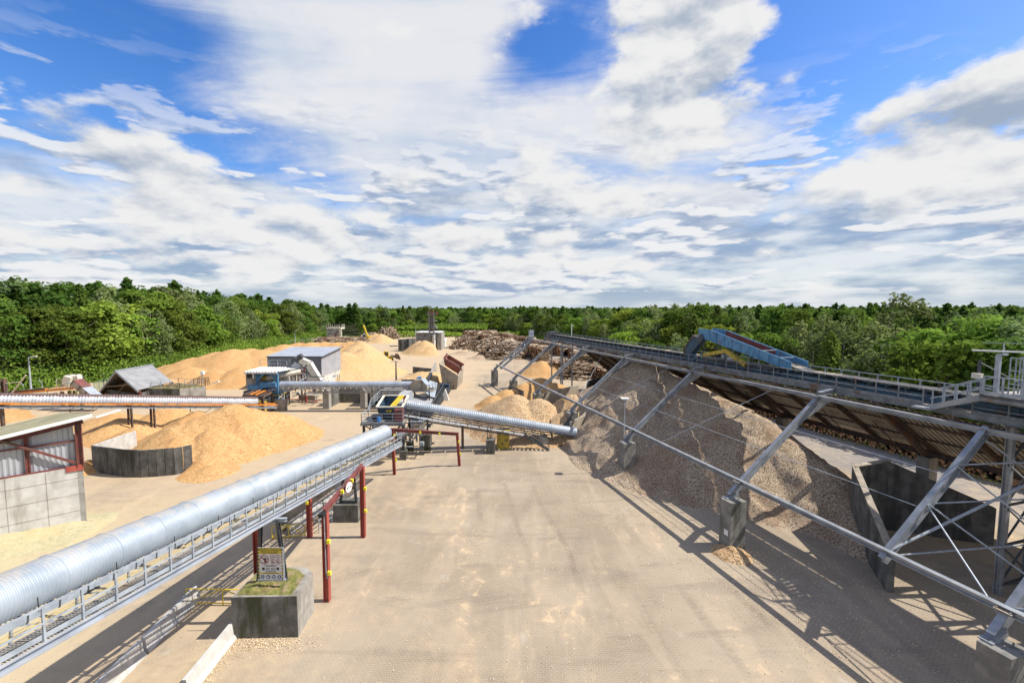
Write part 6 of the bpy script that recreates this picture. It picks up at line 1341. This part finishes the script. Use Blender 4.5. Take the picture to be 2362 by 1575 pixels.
def stack(sid, label, p0, p1, depth_dir, ll, prof, r=.16, mess=.05, pale=False, maxh=None, rag=.35, step=None):
    """face line p0->p1 ; logs lie along depth_dir ; prof(f)->height"""
    p0, p1 = Vector(p0), Vector(p1); L_ = (p1-p0).length; u = (p1-p0).normalized(); dd = Vector(depth_dir).normalized(); st_ = step or r*1.9; STK[sid] = (label, pale or 'row' in sid)
    row = 0; z = r
    while True:
        any_ = False
        for k in range(int(L_/st_)):
            f = (k+.5*(row % 2)+rl.uniform(-.2, .2))*st_/L_
            if f > 1 or z > prof(f)+rl.uniform(-.15, .15): continue
            any_ = True; rr_ = r*rl.uniform(.62, 1.3); c = p0+u*(f*L_)+dd*(ll/2+rl.uniform(-rag, rag))+UP*(z+rl.uniform(-.05, .05))
            d = (dd+u*rl.normal(0, mess)+UP*rl.normal(0, mess*.6)).normalized()
            top = z > prof(f)-2.2*r
            LOGS.append((c, d, ll*rl.uniform(.86, 1.08), rr_, sid, top))
        z += r*1.62; row += 1
        if not any_ or row > 60: break
def messy(sid, label, centre, rx, ry, hgt, n, ll, r, main, spread=.25, pale=True):
    STK[sid] = (label, pale); mn = Vector(main).normalized()
    for i in range(n):
        q = rl.uniform(0, 1)**.5; th = rl.uniform(0, 6.283); x = q*math.cos(th); y = q*math.sin(th); zt = hgt*(1-q**2.2)
        c = Vector(centre)+Vector((x*rx, y*ry, max(r, zt*rl.uniform(.45, 1.0)))); d = (mn+Vector((rl.normal(0, spread), rl.normal(0, spread), rl.normal(0, spread*.4)))).normalized()
        LOGS.append((c, d, ll*rl.uniform(.5, 1.15), r*rl.uniform(.6, 1.4), sid, c.z > zt*.75))
# right wall of round wood beyond the far piers (ends face the shed)
stack('wall', 'log in the long low stack beyond the far side of the open shed', S(36.2, 3), S(36.6, 48), eV, 3.2, lambda f: 2.5+.25*math.sin(f*9), r=.17, rag=.25)
stack('wallb', 'log at the near end of the long low stack, behind the drive tower', S(37.2, -30), S(36.4, 3), eV, 3.2, lambda f: 2.4+.25*math.sin(f*7), r=.18, rag=.25)
p = G(1247, 857)
stack('mid', 'log in the stack behind the bare rafters beside the far shed pier', S(19.0, 86.5), S(31.0, 70.0), Vector((.5, 1, 0)), 3.0, lambda f: 3.4+.6*math.sin(f*11)-f*1.0, r=.17, mess=.25, pale=True)
stack('mid2', 'log in the stack behind the bare rafters beside the far shed pier', S(21.2, 88.7), S(33.0, 72.0), Vector((.5, 1, 0)), 3.0, lambda f: 3.7+.5*math.sin(f*8)-f*.9, r=.17, mess=.3, pale=True)
messy('mid3', 'long crooked log lying loose on the stack behind the rafters', S(26, 80), 7, 6, 3.9, 260, 4.5, .14, (1, .2, 0), .5)
stack('low', 'log in the low pale stack seen just left of the far pier tops', S(27, 62), S(36, 56), Vector((.6, 1, 0)), 2.6, lambda f: 1.9-f*.6, r=.15, mess=.3, pale=True)
for k_ in ('row0', 'row1', 'row2'): pass
stack('row3', 'log in the long row between the shed end and the forest', S(30, 92), (24, 190, 0), Vector((1, .3, 0)), 6, lambda f: 4.2+.5*math.sin(f*19), r=.24, mess=.1, rag=.6, step=.55)
# long dark rows in the far yard
for i, (a, b, h_, ll) in enumerate(((G(1247, 836), G(1068, 780), 4.6, 5), (G(1290, 822), G(1110, 778), 4.4, 6), (G(1185, 815), G(1075, 781), 4.2, 5))):
    a.z = b.z = 0; dd = Vector((.75, .65, 0)) if i < 2 else Vector((.5, .8, 0))
    stack('row%d' % i, ('log in the long dark row left of the shed rafters', 'log on the sunlit row behind the long dark stack', 'log in the narrow far row by the forest edge')[i], a, b, dd, ll, lambda f, h_=h_: h_+.5*math.sin(f*23)+.3*math.sin(f*61), r=.24, mess=.07, rag=.6, step=.52)
messy('heapA', 'long brown log lying across the big loose log heap in the yard', (.5, 164, 0), 9.5, 12, 6.2, 900, 5.5, .19, (1, -.10, 0), .22)
messy('heapA2', 'bleached log at the left of the big loose log heap', (-6.5, 168, 0), 6, 10, 5.8, 420, 4.5, .19, (.4, 1, 0), .5)
messy('heapB', 'log in the tumbled heap beyond the loose log heap', (-9, 196, 0), 9, 14, 6.0, 420, 5, .2, (1, .3, 0), .4)
messy('heapC', 'log in the heap right of the blue door hut', (-23, 205, 0), 6, 10, 5.5, 260, 5, .2, (.6, 1, 0), .4)
messy('heapC2', 'log in the high far heap at the forest edge', (-19, 236, 0), 10, 10, 7.0, 360, 5, .24, (1, .2, 0), .35)
messy('heapD', 'log in the far heap right of the yellow excavator', (-77, 268, 0), 7, 6, 6.4, 260, 6, .26, (.5, .5, .8), .7)
messy('heapE', 'log in the flat row below the tank stack', (-98, 243, 0), 22, 5, 2.8, 420, 6, .26, (1, .1, 0), .2)
messy('heapF', 'log in the flat far stack beside the excavator', (-84, 262, 0), 9, 6, 4.2, 220, 6, .26, (1, .1, 0), .12)
messy('heapG', 'grey root or trunk piece in the small heap left of the tank stack', (-121, 232, 0), 8, 5, 3.0, 120, 5, .35, (1, .3, 0), .5)
heap('sawdust_heap', [(-1, 152, 6, 149, .8, .6, .3), (-20, 176, 1.2, .3), (-12, 160, 1.2, .35)], -32, 18, 138, 186, .5, M['chip'], 'brown bark litter spread around the big loose log heap', amp=.3, fine=.15)
cam_l = Vector((0, 0, H))
def score(q):
    c = q[0]; d = (c-cam_l).length
    u = c.x/max(c.y, 1)
    if c.y < 5 or abs(u) > 1.16: return 0
    w = {'wall': .75, 'wallb': .5, 'mid': .9, 'mid3': 1.6, 'low': 1.0, 'heapA': 2.0, 'heapA2': 1.5, 'row0': .8}.get(q[4], .25)
    return w*q[2]*q[3]/d*(1.0 if q[5] else (.7 if q[4] in ('wall', 'wallb') else .12))
order = sorted(range(len(LOGS)), key=lambda i: -score(LOGS[i])); TOP = set(order[:290])
# unit log mesh shared by the individual logs
for nm, side in (('a', BARK), ('b', PALE)):
    th = np.linspace(0, 2*np.pi, 9, endpoint=False); V = np.concatenate([np.stack([np.full(9, s), np.cos(th)*(1-.06*(s > 0)), np.sin(th)*(1-.06*(s > 0))], 1) for s in (-.5, .5)])
    me = bpy.data.meshes.new('log_'+nm); me.from_pydata(V.tolist(), [], [(k, (k+1) % 9, 9+(k+1) % 9, 9+k) for k in range(9)]+[tuple(range(9))[::-1], tuple(range(9, 18))]); me.materials.append(side); me.materials.append(CUT); me.polygons.foreach_set('material_index', [0]*9+[1, 1]); me.update()
    if nm == 'a': LM = me
    else: LP = me
for i in TOP:
    c, d, L_, r_, sid, top = LOGS[i]; lab, pl = STK[sid]
    o = bpy.data.objects.new('log', LP if (pl and rl.rand() < .55) else LM); COL.objects.link(o); o.location = c; o.rotation_mode = 'QUATERNION'; o.rotation_quaternion = d.to_track_quat('X', 'Z'); o.scale = (L_, r_, r_)
    tag(o, lab, 'log', 'logs: '+lab)
rest = [LOGS[i] for i in range(len(LOGS)) if i not in TOP]
c = np.array([tuple(q[0]) for q in rest]); d = np.array([tuple(q[1]) for q in rest]); Ls_ = np.array([q[2] for q in rest]); rs_ = np.array([q[3] for q in rest]); pal = np.array([STK[q[4]][1] for q in rest])
n = 6; V = log_arrays(c, d, Ls_, rs_, n); N = len(rest); base = np.arange(N)*2*n; F = []
faces = []; mi = []; PSEL = pal & (rl.rand(N) < .22)
for k in range(n): faces.append(np.stack([base+k, base+(k+1) % n, base+n+(k+1) % n, base+n+k], 1)); mi.append(np.where(PSEL, 2, 0))
for off in (0, n):
    faces.append(np.stack([base+off, base+off+1, base+off+2, base+off+3], 1)); faces.append(np.stack([base+off, base+off+3, base+off+4, base+off+5], 1)); mi += [np.ones(N), np.ones(N)]
tag(arr('log_stacks', V.reshape(-1, 3), np.concatenate(faces), [BARK, CUT, PALE], None, None, False, np.concatenate(mi)), 'thousands of stacked round logs with brown bark and pale sawn ends', 'logs', None, 'stuff')

# ================================================================ FOREST
def m_leaf(name, c1, c2, c3, tl=.45):
    m = bpy.data.materials.new(name); m.use_nodes = True; nt = m.node_tree; nt.nodes.clear(); out = nt.nodes.new('ShaderNodeOutputMaterial'); g = nt.nodes.new('ShaderNodeNewGeometry'); P = g.outputs['Position']
    oi = nt.nodes.new('ShaderNodeObjectInfo')
    f = noise(nt, P, .8, 3, .7).sm(.34, .66); c = mixc(nt, f, c1, c2); c = mixc(nt, noise(nt, P, .11, 3, .6).sm(.46, .62)*.8, c, c3)
    hs = nt.nodes.new('ShaderNodeHueSaturation'); nt.links.new(c, hs.inputs['Color']); r_ = X(nt, oi.outputs['Random']); put(nt, hs.inputs['Hue'], r_*.05+.475); put(nt, hs.inputs['Value'], r_.f('MULTIPLY', 7.13).f('FRACT')*.65+.84)
    d = nt.nodes.new('ShaderNodeBsdfDiffuse'); t = nt.nodes.new('ShaderNodeBsdfTranslucent'); mx = nt.nodes.new('ShaderNodeMixShader'); nt.links.new(hs.outputs[0], d.inputs[0])
    tc_ = mixc(nt, .4, hs.outputs[0], (.16, .20, .02)); nt.links.new(tc_, t.inputs[0]); mx.inputs[0].default_value = tl; nt.links.new(d.outputs[0], mx.inputs[1]); nt.links.new(t.outputs[0], mx.inputs[2]); nt.links.new(mx.outputs[0], out.inputs[0]); return m
LF = [m_leaf('oak_leaves', (.062, .118, .022), (.145, .215, .042), (.11, .17, .03)), m_leaf('bright_leaves', (.14, .22, .032), (.26, .34, .06), (.20, .28, .04)), m_leaf('willow_leaves', (.13, .17, .065), (.24, .295, .13), (.18, .235, .085)), m_leaf('pine_needles', (.07, .125, .03), (.15, .225, .05), (.17, .245, .05), .42)]
TR = [pm('grey_bark', (.10, .085, .07), (.17, .15, .12), 3, .95), pm('birch_bark', (.45, .43, .40), (.62, .60, .56), 3, .8, 0, 0, 0, (.06, .055, .05), 2.5, .55, .6)]
rt = np.random.RandomState(3)
def leaves(c, nrm, size, asp=1.):
    N = len(c); t = np.cross(nrm, rt.normal(size=(N, 3))); t /= np.linalg.norm(t, axis=1)[:, None]+1e-9; b = np.cross(nrm, t); s = (size*rt.uniform(.6, 1.35, N))[:, None]
    k = .28*s*nrm
    return np.stack([c-t*s*asp, c-b*s*.6-k*.3, c+t*s*asp, c+b*s*.6+k], 1)
def crown(kind, H_, Rr, n, sz):
    C = []; Nn = []
    if kind == 'pine':
        w = int(n/26); 
        for i in range(w):
            z = H_*(.32+.68*(i/w)**.85); rad = Rr*(1-(i/w))**.62*rt.uniform(.6, 1.2)+.12; a = rt.uniform(0, 6.28)
            nb = 4 if i < w*.9 else 2
            for j in range(nb):
                th = a+j*6.28/nb+rt.normal(0, .25); m_ = int(26/nb*1.0); q = rt.uniform(.15, 1, m_); ln = rad*rt.uniform(.7, 1.15)
                x = np.cos(th)*q*ln+rt.normal(0, .16*ln*.5, m_); y = np.sin(th)*q*ln+rt.normal(0, .16*ln*.5, m_); zz = z+q*ln*rt.uniform(-.1, .35)+rt.normal(0, .18, m_)
                C.append(np.stack([x, y, zz], 1)); v = rt.normal(0, .55, (m_, 3)); v[:, 2] += 1.0; v[:, 0] += np.cos(th)*.3; v[:, 1] += np.sin(th)*.3; Nn.append(v)
    else:
        nl = {'oak': 24, 'bright': 20, 'willow': 26}[kind]; per = n//nl
        for i in range(nl):
            th = rt.uniform(0, 6.28); q = rt.uniform(.0, 1)**.6; zf = rt.uniform(.22, .93); env = math.sin(min(1, max(0, (zf-.10)/.9))*math.pi)**.55
            if kind == 'willow': zf = rt.uniform(.18, .95)
            lr = Rr*rt.uniform(.28, .46)*(1.0-.35*abs(zf-.5)); lx, ly, lz = math.cos(th)*q*(Rr-lr*.6)*env, math.sin(th)*q*(Rr-lr*.6)*env, zf*H_
            v = rt.normal(size=(per, 3)); v /= np.linalg.norm(v, axis=1)[:, None]; v[:, 2] = np.where(v[:, 2] < -.35, -v[:, 2], v[:, 2])
            rad = lr*rt.uniform(.55, 1.12, per)**.8; st_ = np.array([1, 1, .78 if kind != 'willow' else 1.35])
            C.append(np.array([lx, ly, lz])+v*rad[:, None]*st_); w = v*.9+rt.normal(0, .45, (per, 3)); w[:, 2] += .35
            Nn.append(w)
    C = np.concatenate(C); Nn = np.concatenate(Nn); Nn /= np.linalg.norm(Nn, axis=1)[:, None]
    if kind == 'willow': 
        V = leaves(C, Nn, sz, 1.0)
    else: V = leaves(C, Nn, sz, 1.15 if kind == 'pine' else .95)
    return V
def trunk_mb(H_, r, kind, rnd):
    mb = MB(); bend = Vector((rnd.uniform(-.5, .5), rnd.uniform(-.5, .5), 0)); p0 = Vector((0, 0, -.2)); pts = [p0, Vector((0, 0, H_*.35))+bend*.5, Vector((0, 0, H_*.7))+bend, Vector((0, 0, H_*.93))+bend*1.3]; rs = [r, r*.75, r*.42, r*.1]
    for i in range(3): mb.tube(pts[i], pts[i+1], rs[i], 7, rs[i+1])
    if kind != 'pine':
        for k in range(7): a = rnd.uniform(0, 6.28); z = rnd.uniform(.25, .65); s = Vector((0, 0, H_*z))+bend*z; mb.tube(s, s+Vector((math.cos(a)*H_*.22, math.sin(a)*H_*.22, H_*.18)), r*.35, 5, r*.08)
    return mb
KINDS = {'oak': (14., 4.9, 2700, .30, 0), 'bright': (10., 4.2, 2300, .28, 1), 'willow': (14., 4.4, 3000, .26, 2), 'pine': (18., 3.4, 2900, .29, 3)}
PROT = {}; FARV = {}; rnd = random.Random(2)
for kd, (H_, Rr, n_, sz, mi_) in KINDS.items():
    for j in range(3):
        V = crown(kd, H_, Rr*rt.uniform(.9, 1.1), n_, sz); N = len(V)
        me = bpy.data.meshes.new('crown'); f = np.arange(N*4).reshape(N, 4).astype(np.int32)
        me.vertices.add(N*4); me.vertices.foreach_set('co', V.astype(np.float32).ravel()); me.loops.add(N*4); me.loops.foreach_set('vertex_index', f.ravel()); me.polygons.add(N); me.polygons.foreach_set('loop_start', np.arange(0, N*4, 4, dtype=np.int32)); me.polygons.foreach_set('loop_total', np.full(N, 4, dtype=np.int32)); me.materials.append(LF[mi_]); me.update(calc_edges=True)
        tm = trunk_mb(H_, .24 if kd != 'oak' else .34, kd, rnd); mt = bpy.data.meshes.new('trunk'); mt.from_pydata([tuple(q) for q in tm.v], [], tm.f); mt.materials.append(TR[1 if kd == 'willow' else 0]); mt.update()
        PROT[kd, j] = (me, mt, H_)
    FARV[kd] = [crown(kd, H_, Rr*(1.15 if kd == 'pine' else 1), int(n_*(.36 if kd == 'pine' else .26)), sz*(1.6 if kd == 'pine' else 1.5)) for _ in range(3)]
NAMES = {'oak': 'oak_tree', 'bright': 'shrub_tree', 'willow': 'birch_tree', 'pine': 'pine_tree'}
DESC = {'oak': 'dark green round tree', 'bright': 'bright green bushy tree', 'willow': 'grey green birch tree', 'pine': 'dark green pine tree'}
def zone(x, y):
    u = x/y
    if u < -.75: return 'in the left edge forest'
    if u < -.42: return 'in the forest behind the orange sawdust'
    if u < -.16: return 'behind the tank and excavator'
    if u < .12: return 'behind the log yard'
    if u < .45: return 'behind the far shed end'
    if u < .75: return 'behind the blue discharge car'
    return 'behind the right drive tower'
RANKS = ['in front ', 'second row ', 'third row ', '']
count = 0; cellused = {}
FAR = {k: [] for k in KINDS}
def place(kd, x, y, hh, rank):
    """individual tree"""
    global count
    me, mt, H_ = PROT[kd, rnd.randrange(3)]; s = hh/H_; lab = '%s %s%s' % (DESC[kd], '' if rank > 3 else RANKS[min(rank, 3)], zone(x, y))
    e = bpy.data.objects.new(NAMES[kd], None); COL.objects.link(e); e.location = (x, y, -.03); w = s*rnd.uniform(.9, 1.2)
    e.scale = (w, w*rnd.uniform(.9, 1.1), s); e.rotation_euler = (0, 0, rnd.uniform(0, 6.28)); tag(e, lab, 'tree', '%ss %s' % (NAMES[kd].replace('_', ' '), zone(x, y)))
    for nm, m_ in (('crown', me), ('trunk', mt)):
        c_ = bpy.data.objects.new(nm, m_); COL.objects.link(c_); c_.parent = e
    count += 1
# forest front lines : list of ground points, outward normal handled by offset
def line_pts(P, sp, off, jit):
    P = [Vector((p[0], p[1], 0)) for p in P]; out = []
    for a, b in zip(P[:-1], P[1:]):
        L_ = (b-a).length; d = (b-a).normalized(); nn = Vector((-d.y, d.x, 0)); k = 0.
        while k < L_: out.append(a+d*k+nn*(off+rnd.uniform(-jit, jit))+d*rnd.uniform(-jit, jit)); k += sp
    return out
LA = [G(-330, 945), G(-60, 912), G(150, 888), G(300, 866), G(400, 848), G(520, 818), G(640, 797), G(700, 789), G(742, 783)]   # left forest edge, going away
LA2 = [(p.x-4, p.y+7) for p in LA]
LB = [(-100, 292), (-86, 300), (-70, 330), (-40, 345), (-10, 330), (8, 285), (22, 262), (40, 215), (52, 165), tuple(S(44, 88)[:2]), tuple(S(45, 50)[:2]), tuple(S(44.5, 20)[:2]), tuple(S(46, -10)[:2]), tuple(S(48, -55)[:2]), tuple(S(50, -80)[:2])]
def infr(p, m=1.2): return p.y > 12 and abs(p.x/p.y) < m
def topz(p):     # forest height by region
    u = p.x/p.y
    if u < -.4: return 27.5
    if u < -.25: return 25.
    if u < .1: return 20.
    return 17.5
for rk, (off, sp) in enumerate(((0, 6.4), (6.5, 7.4))):
    for p in line_pts(LA2, sp, off, 1.6):
        if not infr(p): continue
        kd = rnd.choices(['oak', 'bright', 'willow', 'pine'], [5, 2, 3, 1.2] if rk == 0 else [4, 1, 2.5, 5])[0]
        hz_ = topz(p)*(rnd.uniform(.52, .76) if rk == 0 else rnd.uniform(.68, .9)); place(kd, p.x, p.y, hz_, rk)
for rk, (off, sp) in enumerate(((0, 6.6), (6.5, 7.0), (13, 8.))):
    for p in line_pts(LB, sp if rk else 6.0, off, 1.8):
        if not infr(p, 1.25): continue
        if p.y > 200 and rnd.random() < .35: continue
        kd = rnd.choices(['oak', 'bright', 'willow', 'pine'], [3, 3, 4, .3] if rk == 0 else ([4, 2, 4, 1] if rk == 1 else [3, 1.5, 2, 3]))[0]
        hh = (11.5+rk*2.6+rnd.uniform(-1.8, 3.4)) if p.x > 20 else (10+rk*4+rnd.uniform(-2, 3))
        if count < 298: place(kd, p.x, p.y, hh, rk)
        else: FAR[kd].append((p.x, p.y, hh))
print('individual trees', count)
# the mass of the forest behind
def pip(x, y, poly):
    c = False; n = len(poly)
    for i in range(n):
        x1, y1 = poly[i]; x2, y2 = poly[i-1]
        if (y1 > y) != (y2 > y) and x < (x2-x1)*(y-y1)/(y2-y1)+x1: c = not c
    return c
open_poly = [(-400, -50)]+[(p[0]-11, p[1]+15) for p in LA2]+[(-118, 300), (-98, 306), (-78, 346), (-40, 362), (-4, 348), (18, 300), (33, 275)]+[(52, 222), (66, 172)]+[tuple(S(61, 88)[:2]), tuple(S(62, 50)[:2]), tuple(S(62, 20)[:2]), tuple(S(64, -10)[:2]), tuple(S(66, -80)[:2])]
for y0, y1, sp in ((10, 240, 6.0), (240, 520, 8.5), (520, 1100, 15), (1100, 2600, 40)):
    y = y0
    while y < y1:
        lim_ = (1.22*y+sp) if y > 520 else (1.22*y+sp+55)
        x = -lim_
        while x < lim_:
            px, py = x+rnd.uniform(-.42, .42)*sp, y+rnd.uniform(-.42, .42)*sp; x += sp
            if pip(px, py, open_poly) or py < 12: continue
            u = px/py; dist = math.hypot(px, py)
            # hidden deep forest: skip what lies far behind the front canopy
            kd = rnd.choices(['oak', 'bright', 'willow', 'pine'], [4, 1., 1.6, 4])[0]
            if u < -.25: base_h = np.interp(py, [60, 250, 330, 420], [28.5, 26, 20.5, 19.5])
            elif u < .1: base_h = 20.0
            else: base_h = np.interp(dist, [60, 110, 200, 400], [14, 17.5, 19.5, 19.5])
            if py > 520: base_h = 19.2+min(1.6, py*.001)
            hh = base_h*rnd.uniform(.84, 1.04)
            if kd != 'pine': hh *= .93
            FAR[kd].append((px, py, hh))
        y += sp
fv = []; fm = []
for mi_, kd in enumerate(KINDS):
    hk_ = KINDS[kd][0]
    for (x, y, hh) in FAR[kd]:
        V = FARV[kd][rnd.randrange(3)]; dist = math.hypot(x, y)
        if dist > 260: V = V[::2] 
        if dist > 520: V = V[::3]
        s = hh/hk_; k = 1.0 if dist < 260 else (1.25 if dist < 520 else 2.0); w = s*k*rnd.uniform(.9, 1.15); a = rnd.uniform(0, 6.28); ca, sa = math.cos(a), math.sin(a)
        cen = V.mean(1, keepdims=True); big = 1.0 if dist < 260 else (1.3 if dist < 520 else 2.0)
        Q = (cen+(V-cen)*big)
        Q = np.stack([x+(Q[..., 0]*ca-Q[..., 1]*sa)*w, y+(Q[..., 0]*sa+Q[..., 1]*ca)*w, Q[..., 2]*s], -1)
        z_ok = cen[:, 0, 2]*s > hh*.42; Q = Q[z_ok]
        fv.append(Q.astype(np.float32)); fm.append(np.full(len(Q), mi_))
Vf = np.concatenate(fv); N = len(Vf); print('far trees', sum(len(v) for v in FAR.values()), 'quads', N)
tag(arr('forest', Vf.reshape(-1, 3), np.arange(N*4).reshape(N, 4), LF, None, None, False, np.concatenate(fm)), 'dense mixed forest stretching to the horizon around the yard', 'forest', None, 'stuff')
# undergrowth along the forest foot
ug = []; ugm = []
for P_, w_, of_ in ((LA2, 5.5, -3), (LB, 3.5, -1.5), (LB, 3, 2.5), (LA2, 3, -6), (LA2, 3, 0)):
    for p in line_pts(P_, .8 if of_ in (-3, -1.5) else 1.4, of_, 2.6):
        if not infr(p, 1.25): continue
        R_ = rnd.uniform(1.2, 2.6)*(1.6 if P_ is LA2 else 1.); n_ = 140 if P_ is LA2 else 90; v = rt.normal(size=(n_, 3)); v /= np.linalg.norm(v, axis=1)[:, None]; v[:, 2] = np.abs(v[:, 2])
        c_ = np.array([p.x, p.y, 0])+v*R_*np.array([1.2, 1.2, 1.5 if P_ is LA2 else 1.0])*rt.uniform(.75, 1.1, (n_, 1)); w = v+rt.normal(0, .4, (n_, 3)); w[:, 2] += .3; w /= np.linalg.norm(w, axis=1)[:, None]
        ug.append(leaves(c_, w, .28, 1.)); ugm.append(np.full(n_, 1 if rnd.random() < .6 else 0))
Vu = np.concatenate(ug); N = len(Vu)
tag(arr('undergrowth', Vu.reshape(-1, 3), np.arange(N*4).reshape(N, 4), LF, None, None, False, np.concatenate(ugm)), 'bright green bushes and brambles along the forest foot', 'undergrowth', None, 'stuff')
# maize field and tall weeds in the far centre
fd = []; fdm = []
for i in range(9000):
    x, y = rnd.uniform(-88, -18), rnd.uniform(302, 342); z = rnd.uniform(4.2, 6.0)+min(1.5, (y-302)*.05); fd.append((x, y, z)); fdm.append(1 if y < 306 or rnd.random() < .12 else 0)
for i in range(5200):
    x, y = rnd.uniform(-92, 10), rnd.uniform(284, 303); k = fbm(np.array([x]), np.array([y]), .15, 3)[0]; z = rnd.uniform(.2, max(.6, 2.2+k*6)); fd.append((x, y, z)); fdm.append(1)
fd = np.array(fd); w = rt.normal(0, .5, (len(fd), 3)); w[:, 2] += 1; w /= np.linalg.norm(w, axis=1)[:, None]
Vd = leaves(fd, w, .75, 1.); tag(arr('maize_field', Vd.reshape(-1, 3), np.arange(len(fd)*4).reshape(-1, 4), LF, None, None, False, np.array(fdm)), 'green maize field and tall weeds before the far forest', 'field', None, 'stuff')
# ivy and weeds by the log wall
iv = []
for i in range(420):
    t_ = rnd.gauss(15, 9) if rnd.random() < .5 else rnd.uniform(-28, 30); q = S(35.3+rnd.gauss(0, .35), t_, abs(rnd.gauss(0, .5))); iv.append(tuple(q))
iv = np.array(iv); w = rt.normal(0, .6, (len(iv), 3)); w[:, 2] += .7; w /= np.linalg.norm(w, axis=1)[:, None]; Vi = leaves(iv, w, .13, 1.)
tag(arr('verge_weeds', Vi.reshape(-1, 3), np.arange(len(iv)*4).reshape(-1, 4), LF[1], None), 'green weeds growing at the foot of the long low log stack', 'weeds', None, 'stuff')
# ================================================================ scattered chips on the paving
cs = []; rc = np.random.RandomState(9)
def scat(cx, cy, rx, ry, n): cs.append(np.stack([rc.normal(cx, rx, n), rc.normal(cy, ry, n)], 1))
scat(-13.6, 22.2, 1.3, .35, 900); scat(-15.2, 20.3, .35, 1.4, 900); scat(16.8, 30.6, .8, .7, 900); scat(12.4, 45.3, 1.0, .8, 900); scat(10, 40, 4, 4, 2600); scat(14, 34, 3, 4, 1800); scat(18, 26, 2.5, 4, 1400); scat(6, 48, 3, 4, 1500); scat(0, 30, 10, 8, 1500); scat(-3, 33, .8, 2, 500); scat(24, 26, 4, 4, 900)
q = np.concatenate(cs); N = len(q); c3 = np.stack([q[:, 0], q[:, 1], rc.uniform(.01, .035, N)], 1); w = rc.normal(0, .35, (N, 3)); w[:, 2] += 1; w /= np.linalg.norm(w, axis=1)[:, None]
rt = np.random.RandomState(4); Vc = leaves(c3, w, .04, 1.)
Vc[..., 2] = np.maximum(Vc[..., 2], .008)
tag(arr('scattered_chips', Vc.reshape(-1, 3), np.arange(N*4).reshape(N, 4), pm('loose_chip', (.52, .38, .22), (.70, .58, .40), 9, .9), None), 'loose pale wood chips scattered over the paving', 'wood chips', None, 'stuff')
